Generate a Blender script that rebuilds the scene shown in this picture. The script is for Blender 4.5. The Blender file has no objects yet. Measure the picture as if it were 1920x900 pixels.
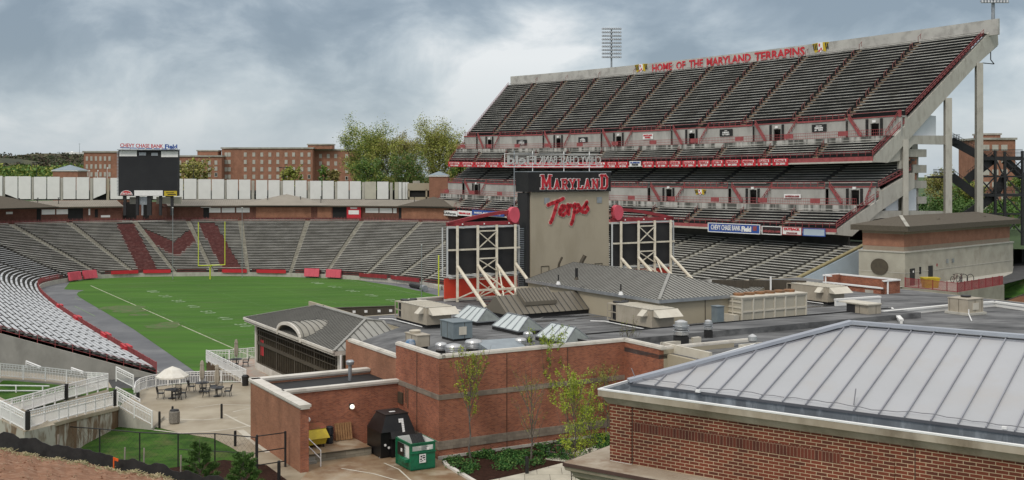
import bpy, math, random
from mathutils import Vector, Matrix
R = math.radians
random.seed(7)
scene = bpy.context.scene
COL = scene.collection
# ---------------------------------------------------------------- camera
F, CX, HY, CZ = 2120.0, 960.0, 323.0, 22.7
cd = bpy.data.cameras.new('camera'); cam = bpy.data.objects.new('camera', cd); COL.objects.link(cam)
cam.location = (0, 0, CZ); cam.rotation_euler = (R(90), 0, 0)
cd.sensor_width = 36; cd.lens = F/1920*36; cd.shift_y = -(450-HY)/1920
cd.clip_start = 0.5; cd.clip_end = 6000
scene.camera = cam
# ---------------------------------------------------------------- world: broken overcast
w = bpy.data.worlds.new('World'); scene.world = w; w.use_nodes = True
nt = w.node_tree; nt.nodes.clear(); N = nt.nodes.new; L = nt.links.new
SUN_EL, SUN_ROT = R(48), R(-150)
out = N('ShaderNodeOutputWorld')
sky = N('ShaderNodeTexSky'); sky.sky_type = 'NISHITA'; sky.sun_disc = False
sky.sun_elevation = SUN_EL; sky.sun_rotation = SUN_ROT
bg1 = N('ShaderNodeBackground'); bg1.inputs[1].default_value = 0.10; L(sky.outputs[0], bg1.inputs[0])
tc = N('ShaderNodeTexCoord'); sep = N('ShaderNodeSeparateXYZ'); L(tc.outputs['Generated'], sep.inputs[0])
def M(op, a, b=None, c=None):
    n = N('ShaderNodeMath'); n.operation = op
    for i, x in enumerate((a, b, c)):
        if x is None: continue
        if isinstance(x, (int, float)): n.inputs[i].default_value = x
        else: L(x, n.inputs[i])
    return n.outputs[0]
cmb = N('ShaderNodeCombineXYZ')
L(sep.outputs[0], cmb.inputs[0]); L(sep.outputs[1], cmb.inputs[1]); L(M('MULTIPLY', sep.outputs[2], 1.7), cmb.inputs[2])
def noise(scale, detail, rough, off, dist=0.0):
    mp = N('ShaderNodeMapping'); mp.inputs['Location'].default_value = off; L(cmb.outputs[0], mp.inputs[0])
    n = N('ShaderNodeTexNoise'); n.inputs['Scale'].default_value = scale; n.inputs['Detail'].default_value = detail
    n.inputs['Roughness'].default_value = rough; n.inputs['Distortion'].default_value = dist
    L(mp.outputs[0], n.inputs['Vector']); return n.outputs['Fac']
n1 = noise(3.2, 2, 0.5, (3.1, 7.4, 0.35), 0.3); n2 = noise(8.5, 8, 0.56, (9.0, 1.2, 4), 0.35)
elev = M('MULTIPLY', sep.outputs[2], 6.6)                         # ~1 at the top of the picture
dark = M('MULTIPLY', M('MINIMUM', elev, 1.0), 0.13)
f = M('SUBTRACT', M('ADD', M('MULTIPLY', n1, 0.48), M('MULTIPLY', n2, 0.52)), dark)
f = M('ADD', M('MULTIPLY', M('SUBTRACT', f, 0.45), 1.55), 0.475)
cr = N('ShaderNodeValToRGB'); L(f, cr.inputs[0]); e = cr.color_ramp.elements
e[0].position = 0.32; e[0].color = (0.160, 0.198, 0.238, 1)
e[1].position = 0.64; e[1].color = (0.53, 0.54, 0.545, 1)
for p_, c_ in ((0.40, (0.20, 0.24, 0.28, 1)), (0.47, (0.275, 0.315, 0.35, 1)), (0.54, (0.36, 0.395, 0.42, 1))):
    q = e.new(p_); q.color = c_
# smooth pale band towards the horizon
mx = N('ShaderNodeMix'); mx.data_type = 'RGBA'; L(cr.outputs[0], mx.inputs['A'])
mx.inputs['B'].default_value = (0.30, 0.345, 0.385, 1)
L(M('MULTIPLY', M('SUBTRACT', 1.0, M('MINIMUM', M('MULTIPLY', M('MAXIMUM', sep.outputs[2], 0.0), 10.0), 1.0)), 0.9), mx.inputs['Factor'])
hi = N('ShaderNodeMix'); hi.data_type = 'RGBA'; L(mx.outputs['Result'], hi.inputs['A']); hi.inputs['B'].default_value = (0.385, 0.375, 0.36, 1)   # the bright grey cloud overhead
L(M('MULTIPLY', M('MINIMUM', M('MAXIMUM', M('MULTIPLY', M('SUBTRACT', sep.outputs[2], 0.17), 5.0), 0.0), 1.0), 0.85), hi.inputs['Factor'])
bg2 = N('ShaderNodeBackground'); L(hi.outputs['Result'], bg2.inputs[0])
# overcast: brighter towards the zenith
L(M('ADD', 1.0, M('MULTIPLY', M('MAXIMUM', M('SUBTRACT', sep.outputs[2], 0.16), 0.0), 1.5)), bg2.inputs[1])
ms = N('ShaderNodeMixShader'); ms.inputs[0].default_value = 0.9
L(bg1.outputs[0], ms.inputs[1]); L(bg2.outputs[0], ms.inputs[2]); L(ms.outputs[0], out.inputs[0])
sd = bpy.data.lights.new('sun', 'SUN'); sd.energy = 0.9; sd.angle = R(14); sd.color = (1, 0.93, 0.83)
so = bpy.data.objects.new('sun', sd); COL.objects.link(so)
# sky sun_rotation turns clockwise from +Y; the lamp is aimed from the same place
sdir = Vector((math.sin(SUN_ROT)*math.cos(SUN_EL), math.cos(SUN_ROT)*math.cos(SUN_EL), math.sin(SUN_EL)))
so.rotation_euler = (-sdir).to_track_quat('-Z', 'Y').to_euler()
vs = scene.view_settings; vs.view_transform = 'Standard'; vs.look = 'None'; vs.gamma = 1; vs.exposure = 0.62
vs.use_curve_mapping = False
scene.render.engine = 'CYCLES'

# ---------------------------------------------------------------- coordinates
def P(px, py, D): return Vector(((px-CX)/F*D, D, CZ-(py-HY)/F*D))
def G(px, py, z):
    D = F*(CZ-z)/(py-HY); return Vector(((px-CX)/F*D, D, z))
def proj(p): return (CX+F*p[0]/p[1], HY+F*(CZ-p[2])/p[1])
class Frame:
    def __init__(s, o, th): s.o = Vector((o[0], o[1])); s.r = Vector((math.cos(R(th)), math.sin(R(th)))); s.d = Vector((-s.r.y, s.r.x))
    def __call__(s, a, b, z=0.0): q = s.o+s.r*a+s.d*b; return Vector((q.x, q.y, z))
    def inv(s, p): q = Vector((p[0], p[1]))-s.o; return q.dot(s.r), q.dot(s.d)
far_goal = G(397, 524.5, 0)
class FieldFrame(Frame):          # u runs up the field, v to the right of it
    def __call__(s, u, v, z=0.0): q = s.o+s.d*u+s.r*v; return Vector((q.x, q.y, z))
FF = FieldFrame(far_goal.xy - Vector((-math.sin(R(31)), math.cos(R(31))))*54.9, 31)
BF = Frame(G(823, 862, 4.6).xy, 30)                                                # team house

# ---------------------------------------------------------------- materials
MATS = {}
def mat(name, col, rough=0.8, col2=None, ns=1.0, det=5, lo=0.35, hi=0.65, metal=0.0, bump=0.0, bs=None, stretch=(1, 1, 1), spec=0.4, alpha=None, col3=None, ns3=0.2, emit=0):
    if name in MATS: return MATS[name]
    m = bpy.data.materials.new(name); m.use_nodes = True; t = m.node_tree; b = t.nodes['Principled BSDF']
    b.inputs['Roughness'].default_value = rough; b.inputs['Metallic'].default_value = metal
    b.inputs['Specular IOR Level'].default_value = spec
    b.inputs['Base Color'].default_value = (*col, 1)
    g = t.nodes.new('ShaderNodeNewGeometry'); mp = t.nodes.new('ShaderNodeMapping'); mp.inputs['Scale'].default_value = stretch
    t.links.new(g.outputs['Position'], mp.inputs[0])
    def nz(sc, d=det):
        n = t.nodes.new('ShaderNodeTexNoise'); n.inputs['Scale'].default_value = sc; n.inputs['Detail'].default_value = d
        n.inputs['Roughness'].default_value = 0.62
        t.links.new(mp.outputs[0], n.inputs['Vector']); return n.outputs['Fac']
    def ramp(src, a, c):
        r = t.nodes.new('ShaderNodeMapRange'); r.inputs['From Min'].default_value = a; r.inputs['From Max'].default_value = c
        t.links.new(src, r.inputs['Value']); return r.outputs['Result']
    last = None
    if col2 is None: col2 = tuple(c*0.82 for c in col)
    x = t.nodes.new('ShaderNodeMix'); x.data_type = 'RGBA'; x.inputs['A'].default_value = (*col, 1); x.inputs['B'].default_value = (*col2, 1)
    t.links.new(ramp(nz(ns), lo, hi), x.inputs['Factor']); last = x.outputs['Result']
    if col3 is not None:
        y = t.nodes.new('ShaderNodeMix'); y.data_type = 'RGBA'; t.links.new(last, y.inputs['A']); y.inputs['B'].default_value = (*col3, 1)
        t.links.new(ramp(nz(ns3), 0.5, 0.68), y.inputs['Factor']); last = y.outputs['Result']
    t.links.new(last, b.inputs['Base Color'])
    if bump:
        bp = t.nodes.new('ShaderNodeBump'); bp.inputs['Strength'].default_value = bump; bp.inputs['Distance'].default_value = 0.05
        t.links.new(nz(bs or ns*6), bp.inputs['Height']); t.links.new(bp.outputs[0], b.inputs['Normal'])
    if emit:
        b.inputs['Emission Color'].default_value = (*col, 1); b.inputs['Emission Strength'].default_value = emit
    MATS[name] = m; return m
def brick(name, c1, c2, mortar, bw=0.213, bh=0.0677, ms=0.012, bump=0.4, dirt=0.5, var=0.0):
    if name in MATS: return MATS[name]
    m = bpy.data.materials.new(name); m.use_nodes = True; t = m.node_tree; b = t.nodes['Principled BSDF']
    b.inputs['Roughness'].default_value = 0.85; b.inputs['Specular IOR Level'].default_value = 0.25
    uv = t.nodes.new('ShaderNodeUVMap'); br = t.nodes.new('ShaderNodeTexBrick'); t.links.new(uv.outputs[0], br.inputs[0])
    br.inputs['Scale'].default_value = 1; br.inputs['Brick Width'].default_value = bw; br.inputs['Row Height'].default_value = bh
    br.inputs['Mortar Size'].default_value = ms*0.5; br.inputs['Mortar Smooth'].default_value = 0.2; br.inputs['Bias'].default_value = var
    br.inputs['Color1'].default_value = (*c1, 1); br.inputs['Color2'].default_value = (*c2, 1); br.inputs['Mortar'].default_value = (*mortar, 1)
    n = t.nodes.new('ShaderNodeTexNoise'); n.inputs['Scale'].default_value = 0.9; n.inputs['Detail'].default_value = 7; t.links.new(uv.outputs[0], n.inputs[0])
    r = t.nodes.new('ShaderNodeMapRange'); r.inputs['From Min'].default_value = 0.3; r.inputs['From Max'].default_value = 0.75
    r.inputs['To Min'].default_value = 1.12; r.inputs['To Max'].default_value = 1.0-dirt*0.5; t.links.new(n.outputs['Fac'], r.inputs['Value'])
    mp2 = t.nodes.new('ShaderNodeMapping'); mp2.inputs['Scale'].default_value = (0.7, 0.3, 1); t.links.new(uv.outputs[0], mp2.inputs[0])
    n3 = t.nodes.new('ShaderNodeTexNoise'); n3.inputs['Scale'].default_value = 0.8; n3.inputs['Detail'].default_value = 6; t.links.new(mp2.outputs[0], n3.inputs[0])
    r3 = t.nodes.new('ShaderNodeMapRange'); r3.inputs['From Min'].default_value = 0.38; r3.inputs['From Max'].default_value = 0.66; r3.inputs['To Min'].default_value = 1.08; r3.inputs['To Max'].default_value = 0.86; t.links.new(n3.outputs['Fac'], r3.inputs['Value'])
    pm = t.nodes.new('ShaderNodeMath'); pm.operation = 'MULTIPLY'; t.links.new(r.outputs['Result'], pm.inputs[0]); t.links.new(r3.outputs['Result'], pm.inputs[1]); r = pm; rout = pm.outputs[0]
    mu = t.nodes.new('ShaderNodeVectorMath'); mu.operation = 'SCALE'; t.links.new(br.outputs['Color'], mu.inputs[0]); t.links.new(rout, mu.inputs['Scale'])
    t.links.new(mu.outputs[0], b.inputs['Base Color'])
    if bump:
        bp = t.nodes.new('ShaderNodeBump'); bp.inputs['Strength'].default_value = bump; bp.inputs['Distance'].default_value = 0.008; bp.invert = True
        t.links.new(br.outputs['Fac'], bp.inputs['Height']); t.links.new(bp.outputs[0], b.inputs['Normal'])
    MATS[name] = m; return m
conc = mat('concrete', (0.44, 0.425, 0.375), 0.9, (0.33, 0.32, 0.28), 0.6, col3=(0.24, 0.23, 0.20), ns3=0.25, stretch=(1, 1, .6))
conc_lt = mat('pale_concrete', (0.50, 0.485, 0.43), 0.9, (0.44, 0.425, 0.38), 0.5, col3=(0.38, 0.36, 0.315), ns3=1.3, stretch=(1, 1, .4))
conc_st = mat('streaked_concrete', (0.50, 0.49, 0.46), 0.9, (0.10, 0.10, 0.09), 0.55, det=4, lo=0.42, hi=0.56, stretch=(1.2, 1.2, 0.12))
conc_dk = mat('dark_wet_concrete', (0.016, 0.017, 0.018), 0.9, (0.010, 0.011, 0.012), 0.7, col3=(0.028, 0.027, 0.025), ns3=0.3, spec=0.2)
deck_old = mat('weathered_terrace', (0.07, 0.068, 0.060), 0.95, (0.028, 0.027, 0.024), 0.5, lo=.3, col3=(0.12, 0.115, 0.10), ns3=0.10)
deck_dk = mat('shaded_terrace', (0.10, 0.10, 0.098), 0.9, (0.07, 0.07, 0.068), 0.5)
aisle_m = mat('aisle_concrete', (0.34, 0.325, 0.27), 0.9, (0.20, 0.19, 0.155), 1.2)
aisle_b = mat('brown_stair', (0.26, 0.20, 0.14), 0.9, (0.15, 0.11, 0.08), 1.5)
bench_g = mat('weathered_bench', (0.66, 0.65, 0.60), 0.7, (0.38, 0.37, 0.33), 0.35, lo=0.35, hi=0.65)
bench_a = mat('aluminium_bench', (0.62, 0.635, 0.65), 0.45, (0.48, 0.495, 0.51), 0.6, metal=0.3)
bench_u = mat('upper_bench', (0.60, 0.59, 0.55), 0.6, (0.34, 0.33, 0.30), 0.22, lo=.4, hi=.6)
maroon = mat('maroon_paint', (0.15, 0.050, 0.046), 0.85, (0.105, 0.036, 0.034), 0.8, col3=(0.19, 0.09, 0.08), ns3=1.4)
red = mat('red_paint', (0.33, 0.035, 0.045), 0.55, (0.22, 0.03, 0.035), 1.2)
red_f = mat('faded_red_paint', (0.36, 0.085, 0.09), 0.7, (0.24, 0.06, 0.06), 1.5)
red_b = mat('bright_red_paint', (0.58, 0.03, 0.045), 0.5, (0.50, 0.028, 0.04), 1.0)
red_or = mat('orange_red_panel', (0.66, 0.065, 0.03), 0.55, (0.56, 0.05, 0.028), 0.6)
pink = mat('pink_red_plastic', (0.66, 0.10, 0.14), 0.5, (0.56, 0.085, 0.12), 1)
white = mat('white_paint', (0.84, 0.84, 0.83), 0.5, (0.76, 0.76, 0.75), 1.5)
white_p = mat('off_white_panel', (0.80, 0.80, 0.78), 0.6, (0.74, 0.74, 0.72), 0.5)
white_y = mat('cream_white_panel', (0.55, 0.53, 0.44), 0.6, (0.48, 0.46, 0.38), 0.5)
cream = mat('cream_steel', (0.74, 0.69, 0.58), 0.5, (0.60, 0.54, 0.42), 2.0)
coping = mat('stone_coping', (0.66, 0.63, 0.58), 0.8, (0.58, 0.55, 0.49), 0.8, col3=(0.48, 0.45, 0.40), ns3=0.9)
beige = mat('beige_stucco', (0.42, 0.37, 0.275), 0.9, (0.38, 0.335, 0.25), 0.3)
beige_t = mat('tower_stucco', (0.415, 0.365, 0.275), 0.9, (0.37, 0.325, 0.245), 0.35, stretch=(1, 1, .35), col3=(0.35, 0.305, 0.225), ns3=.5)
hvac = mat('beige_sheet_metal', (0.46, 0.41, 0.33), 0.5, (0.38, 0.335, 0.265), 1.3, metal=0.1)
hvac_l = mat('pale_sheet_metal', (0.62, 0.585, 0.50), 0.5, (0.54, 0.50, 0.42), 1.3)
hvac_b = mat('blue_grey_sheet_metal', (0.20, 0.245, 0.265), 0.45, (0.155, 0.19, 0.21), 1.2)
louver = mat('louvre_beige', (0.46, 0.43, 0.35), 0.6, (0.42, 0.39, 0.32), 8)
galv = mat('galvanised_steel', (0.42, 0.44, 0.46), 0.4, (0.30, 0.32, 0.34), 1.6, metal=0.6)
alu = mat('spun_aluminium', (0.62, 0.63, 0.63), 0.35, (0.5, 0.5, 0.5), 3, metal=0.7)
black = mat('black_paint', (0.014, 0.014, 0.015), 0.6, (0.022, 0.021, 0.02), 2)
black_s = mat('black_steel', (0.022, 0.022, 0.024), 0.5, (0.03, 0.03, 0.032), 2)
black_p = mat('black_plastic', (0.008, 0.008, 0.009), 0.35, (0.013, 0.013, 0.013), 2)
screen = mat('screen_black', (0.012, 0.013, 0.016), 0.6, (0.018, 0.019, 0.022), 0.3)
screen2 = mat('board_black', (0.022, 0.022, 0.024), 0.7, (0.03, 0.03, 0.03), 0.7)
dark_in = mat('dark_interior', (0.02, 0.02, 0.02), 0.9)  # near-black, stands in for the shade inside openings and passages
roof_mem = mat('roof_membrane', (0.115, 0.117, 0.12), 0.8, (0.18, 0.182, 0.184), 0.7, det=10, lo=0.44, hi=0.56, col3=(0.045, 0.046, 0.048), ns3=0.55, stretch=(0.35, 0.9, 1), bump=0.2, spec=0.3)
roof_blk = mat('black_flashing', (0.018, 0.018, 0.019), 0.7)
seam_g = mat('grey_seam_roof', (0.33, 0.325, 0.295), 0.5, (0.28, 0.275, 0.25), 0.5, metal=0.25)
seam_rib = mat('dark_seam', (0.105, 0.104, 0.097), 0.6)
seam_br = mat('brown_seam_roof', (0.185, 0.165, 0.13), 0.55, (0.155, 0.138, 0.11), 0.5, metal=0.2)
tan_roof = mat('tan_seam_roof', (0.29, 0.26, 0.215), 0.6, (0.25, 0.225, 0.185), 0.4)
roof_w = mat('white_seam_roof', (0.415, 0.425, 0.445), 0.42, (0.385, 0.395, 0.41), 0.4, metal=0.1, col3=(0.40, 0.395, 0.395), ns3=0.7, bump=0.25, bs=1.1)
rib_w = mat('grey_seam_rib', (0.33, 0.34, 0.37), 0.45, (0.28, 0.28, 0.31), 1, metal=0.3)
brown_sh = mat('brown_shingle', (0.115, 0.098, 0.075), 0.95, (0.085, 0.072, 0.055), 4)
grass = mat('stadium_grass', (0.072, 0.168, 0.026), 0.95, (0.050, 0.125, 0.020), 0.16, det=10, lo=0.38, hi=0.62, col3=(0.075, 0.135, 0.034), ns3=0.35, stretch=(0.25, 1.5, 1), spec=0.15)
grass_l = mat('lawn_grass', (0.055, 0.125, 0.018), 0.95, (0.026, 0.07, 0.011), 0.8, det=10, lo=.38, hi=.62, bump=0.8, bs=9, col3=(0.10, 0.12, 0.04), ns3=0.45, spec=0.15)
track_m = mat('track_asphalt', (0.135, 0.14, 0.15), 0.7, (0.095, 0.10, 0.11), 0.25, det=8, col3=(0.185, 0.19, 0.195), ns3=0.12, spec=0.5)
asph = mat('asphalt', (0.07, 0.07, 0.072), 0.8, (0.05, 0.05, 0.05), 0.5)
pave = mat('plaza_concrete', (0.41, 0.36, 0.27), 0.6, (0.27, 0.22, 0.15), 0.28, det=7, col3=(0.235, 0.185, 0.12), ns3=0.10, spec=0.5)
pave_j = mat('pale_paving_strip', (0.60, 0.57, 0.49), 0.8, (0.48, 0.44, 0.36), 0.7)
pave_w = mat('wet_stained_concrete', (0.33, 0.245, 0.155), 0.45, (0.20, 0.12, 0.065), 0.33, det=7, lo=0.4, hi=0.62, col3=(0.42, 0.36, 0.27), ns3=0.42, spec=0.6)
paver_r = mat('reddish_pavers', (0.42, 0.31, 0.25), 0.8, (0.40, 0.36, 0.31), 1.2, lo=0.45, hi=0.55)
dirt = mat('bare_dirt', (0.30, 0.165, 0.105), 0.98, (0.21, 0.11, 0.068), 0.9, det=10, bump=0.9, bs=5, col3=(0.36, 0.235, 0.165), ns3=2.5, spec=0.1)
mulch = mat('bark_mulch', (0.050, 0.024, 0.017), 0.98, (0.028, 0.014, 0.010), 5, det=8, bump=1, bs=14, spec=0.1)
wood = mat('pallet_wood', (0.36, 0.20, 0.09), 0.85, (0.24, 0.13, 0.06), 6)
yellow = mat('yellow_paint', (0.60, 0.46, 0.03), 0.6, (0.45, 0.33, 0.03), 2)
goal_y = mat('goal_yellow', (0.66, 0.72, 0.06), 0.5, (0.6, 0.66, 0.06), 2)
green_d = mat('green_steel', (0.008, 0.16, 0.075), 0.45, (0.006, 0.12, 0.058), 1.5, col3=(0.012, 0.10, 0.05), ns3=3)
blue_s = mat('blue_sign', (0.03, 0.085, 0.33), 0.6, (0.03, 0.08, 0.3), 2)
pale_bl = mat('pale_blue_paint', (0.42, 0.50, 0.57), 0.8, (0.36, 0.43, 0.49), 0.4)
glass_l = mat('sky_reflection_glass', (0.55, 0.60, 0.60), 0.12, (0.48, 0.54, 0.54), 0.8, spec=0.9)  # pale colour stands in for the sky reflected in the panes
glass_d = mat('dark_glass', (0.018, 0.02, 0.02), 0.06, (0.03, 0.032, 0.03), 2, spec=0.9)
glass_c = mat('gable_glass', (0.20, 0.23, 0.22), 0.1, (0.14, 0.16, 0.15), 2, spec=0.9)
bronze = mat('bronze_mullion', (0.085, 0.07, 0.048), 0.5, (0.065, 0.054, 0.04), 2)
canvas = mat('cream_canvas', (0.74, 0.72, 0.66), 0.9, (0.66, 0.63, 0.56), 3)
canvas_t = mat('tan_canvas', (0.40, 0.355, 0.285), 0.9, (0.32, 0.28, 0.225), 5)
bark = mat('tree_bark', (0.16, 0.14, 0.12), 0.95, (0.10, 0.088, 0.075), 6)
bark_d = mat('dark_bark', (0.055, 0.046, 0.036), 0.95, (0.035, 0.03, 0.024), 3)
leaf_y = mat('young_leaf', (0.38, 0.46, 0.04), 0.7, (0.20, 0.27, 0.025), 2.5, lo=0.4, hi=0.6, spec=0.3)
leaf_o = mat('bronze_leaf', (0.21, 0.17, 0.05), 0.7, (0.13, 0.115, 0.03), 2.5)
leaf_b = mat('big_tree_leaf', (0.36, 0.39, 0.085), 0.8, (0.25, 0.28, 0.06), 0.35, lo=0.4, hi=0.6)
leaf_c = mat('big_tree_olive_leaf', (0.34, 0.30, 0.10), 0.8, (0.25, 0.22, 0.08), 0.35)
leaf_g = mat('fresh_green_leaf', (0.12, 0.22, 0.045), 0.8, (0.08, 0.15, 0.035), 0.3)
leaf_p = mat('pine_needle', (0.06, 0.13, 0.03), 0.8, (0.09, 0.18, 0.04), 2.0)
leaf_gc = mat('ground_cover_leaf', (0.035, 0.12, 0.02), 0.8, (0.022, 0.07, 0.014), 1.2)
hill_m = mat('wooded_hill', (0.095, 0.098, 0.055), 0.95, (0.055, 0.062, 0.045), 0.045, det=9, lo=0.4, hi=0.6, col3=(0.11, 0.085, 0.055), ns3=0.02)
lawn_far = mat('far_ground', (0.06, 0.11, 0.03), 0.95, (0.05, 0.08, 0.03), 0.02)
globe_m = mat('lamp_globe', (0.9, 0.86, 0.72), 0.4, (0.85, 0.8, 0.66), 1, emit=0.8)
orange = mat('orange_tape', (0.85, 0.14, 0.02), 0.6)
line_w = mat('field_paint', (0.30, 0.38, 0.25), 0.9, (0.08, 0.17, 0.05), 3, lo=0.35, hi=0.7)
line_s = mat('sideline_paint', (0.50, 0.50, 0.40), 0.9, (0.22, 0.25, 0.13), 1.5)
bk_near = brick('near_brick', (0.19, 0.050, 0.028), (0.07, 0.028, 0.02), (0.50, 0.38, 0.25), ms=0.015, dirt=0.6, var=-0.3)
bk_dark = brick('dark_header_brick', (0.16, 0.045, 0.028), (0.08, 0.03, 0.022), (0.33, 0.22, 0.15), bw=0.07, bh=0.213, ms=0.010, dirt=0.7, var=-0.2)
bk = brick('red_brick', (0.37, 0.125, 0.066), (0.21, 0.064, 0.040), (0.40, 0.26, 0.19), dirt=0.4, bump=0.2)
bk_b = brick('brown_brick', (0.34, 0.155, 0.09), (0.26, 0.115, 0.07), (0.35, 0.22, 0.155), dirt=0.35, bump=0.2)
bk_f = brick('far_brick', (0.35, 0.165, 0.105), (0.29, 0.135, 0.088), (0.31, 0.19, 0.14), dirt=0.3, bump=0)
bk_c = brick('concourse_brick', (0.17, 0.068, 0.048), (0.12, 0.052, 0.04), (0.18, 0.11, 0.08), dirt=0.4, bump=0)
blockb = brick('stone_block_band', (0.30, 0.25, 0.20), (0.22, 0.18, 0.145), (0.17, 0.14, 0.11), bw=0.4, bh=0.2, ms=0.012, bump=0.2)
sidewalk = brick('sidewalk_slab', (0.55, 0.52, 0.44), (0.49, 0.455, 0.37), (0.16, 0.14, 0.11), bw=1.5, bh=1.5, ms=0.035, bump=0, dirt=0.35)

# ---------------------------------------------------------------- mesh helpers
ZV = Vector((0, 0, 1))
class MB:
    def __init__(s): s.v = []; s.f = []; s.m = []
    def poly(s, pts, m=0):
        i = len(s.v); s.v += [Vector(p) for p in pts]; s.f.append(list(range(i, i+len(pts)))); s.m.append(m)
    def hexa(s, c, m=0):          # c: 4 bottom points then 4 top points, both counter-clockwise from above
        i = len(s.v); s.v += [Vector(p) for p in c]
        for q in ((3, 2, 1, 0), (4, 5, 6, 7), (0, 1, 5, 4), (1, 2, 6, 5), (2, 3, 7, 6), (3, 0, 4, 7)):
            s.f.append([i+k for k in q]); s.m.append(m)
    def prism(s, base, z0, z1, m=0, mt=None):
        n = len(base); b = [Vector((p[0], p[1], z0)) for p in base]; t = [Vector((p[0], p[1], z1)) for p in base]
        area = sum(base[k][0]*base[(k+1) % n][1]-base[(k+1) % n][0]*base[k][1] for k in range(n))
        if area < 0: b.reverse(); t.reverse()
        s.loft(b, t, m, mt)
    def loft(s, b, t, m=0, mt=None):
        n = len(b); i = len(s.v); s.v += [Vector(p) for p in b]+[Vector(p) for p in t]
        s.f.append([i+k for k in reversed(range(n))]); s.m.append(m)
        s.f.append([i+n+k for k in range(n)]); s.m.append(m if mt is None else mt)
        for k in range(n):
            k2 = (k+1) % n; s.f.append([i+k, i+k2, i+n+k2, i+n+k]); s.m.append(m)
    def fbox(s, fr, a0, a1, b0, b1, z0, z1, m=0):
        s.prism([fr(a0, b0), fr(a1, b0), fr(a1, b1), fr(a0, b1)], z0, z1, m)
    def box(s, c, sz, m=0, rz=0):
        x, y, z = sz[0]/2, sz[1]/2, sz[2]/2; cr_, sr_ = math.cos(rz), math.sin(rz)
        pts = []
        for dz in (-z, z):
            for dx, dy in ((-x, -y), (x, -y), (x, y), (-x, y)):
                pts.append((c[0]+dx*cr_-dy*sr_, c[1]+dx*sr_+dy*cr_, c[2]+dz))
        s.hexa(pts, m)
    def beam(s, p, q, w_, h_=None, m=0, up=ZV):
        p = Vector(p); q = Vector(q); h_ = h_ or w_; d = (q-p)
        if d.length < 1e-6: return
        d.normalize(); u = Vector(up)
        if abs(d.dot(u)) > 0.98: u = Vector((0, 1, 0))
        sd_ = d.cross(u).normalized(); u2 = sd_.cross(d).normalized(); a = sd_*w_/2; b = u2*h_/2
        s.loft([p-a-b, p-a+b, p+a+b, p+a-b], [q-a-b, q-a+b, q+a+b, q+a-b], m)
    def tube(s, p, q, r0, r1=None, n=8, m=0):
        p = Vector(p); q = Vector(q); r1 = r0 if r1 is None else r1; d = (q-p)
        if d.length < 1e-6: return
        d.normalize(); u = Vector((0, 0, 1)) if abs(d.z) < 0.95 else Vector((1, 0, 0))
        a = d.cross(u).normalized(); b = d.cross(a)
        c0 = [p+(a*math.cos(t)+b*math.sin(t))*r0 for t in (2*math.pi*k/n for k in range(n))]
        c1 = [q+(a*math.cos(t)+b*math.sin(t))*r1 for t in (2*math.pi*k/n for k in range(n))]
        s.loft(c0, c1, m)
    def lathe(s, c, prof, n=20, m=0):
        i = len(s.v); c = Vector(c)
        for r, z in prof:
            for k in range(n):
                t = 2*math.pi*k/n; s.v.append(c+Vector((r*math.cos(t), r*math.sin(t), z)))
        for j in range(len(prof)-1):
            for k in range(n):
                k2 = (k+1) % n; s.f.append([i+j*n+k, i+j*n+k2, i+(j+1)*n+k2, i+(j+1)*n+k]); s.m.append(m)
        s.f.append([i+k for k in reversed(range(n))]); s.m.append(m)
        s.f.append([i+(len(prof)-1)*n+k for k in range(n)]); s.m.append(m)
    def pieces(s):
        par = list(range(len(s.f)))
        def fd(x):
            while par[x] != x: par[x] = par[par[x]]; x = par[x]
            return x
        own = {}
        for i, fc in enumerate(s.f):
            for v in fc:
                if v in own: par[fd(i)] = fd(own[v])
                else: own[v] = i
        gr = {}
        for i in range(len(s.f)): gr.setdefault(fd(i), []).append(i)
        gr = list(gr.values())
        if not 2 <= len(gr) <= 420: return None
        bb = []
        for g in gr:
            ps = [s.v[v] for i in g for v in s.f[i]]; bb.append([min(p[a] for p in ps)-.02 for a in range(3)]+[max(p[a] for p in ps)+.02 for a in range(3)])
        q = list(range(len(gr)))
        def f2(x):
            while q[x] != x: x = q[x]
            return x
        for i in range(len(gr)):
            for j in range(i):
                if all(bb[i][a] <= bb[j][a+3] and bb[j][a] <= bb[i][a+3] for a in range(3)): q[f2(i)] = f2(j)
        out_ = {}
        for i in range(len(gr)): out_.setdefault(f2(i), []).extend(gr[i])
        return list(out_.values()) if 2 <= len(out_) <= 14 else None
    def build(s, name, mats, parent=None, local=False, smooth=False):
        if parent is not None and not any(k_ in name for k_ in ('letter', 'seam', 'numeral', 'print', 'spoke', 'picket', 'script', 'crown', 'stripe', 'mark', 'mullion', 'joint', 'mesh')):
            g_ = s.pieces()
            if g_:
                first_ = None
                for fs_ in g_:
                    t_ = MB(); mp_ = {}
                    for i in fs_:
                        nf = []
                        for v in s.f[i]:
                            if v not in mp_: mp_[v] = len(t_.v); t_.v.append(s.v[v])
                            nf.append(mp_[v])
                        t_.f.append(nf); t_.m.append(s.m[i])
                    o_1 = t_.build1(name, mats, parent, local, smooth); first_ = first_ or o_1
                return first_
        return s.build1(name, mats, parent, local, smooth)
    def build1(s, name, mats, parent=None, local=False, smooth=False):
        if not isinstance(mats, (list, tuple)): mats = [mats]
        if parent is None and not local:
            xs = [p.x for p in s.v]; ys = [p.y for p in s.v]; zs = [p.z for p in s.v]
            o = Vector(((min(xs)+max(xs))/2, (min(ys)+max(ys))/2, min(zs)))
        elif local: o = Vector((0, 0, 0))
        else:
            o = parent.location.copy()
            if parent.parent is not None: o += parent.parent.location
        me = bpy.data.meshes.new(name); me.from_pydata([tuple(p-o) for p in s.v], [], s.f)
        for m_ in mats: me.materials.append(m_)
        me.polygons.foreach_set('material_index', s.m)
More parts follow.
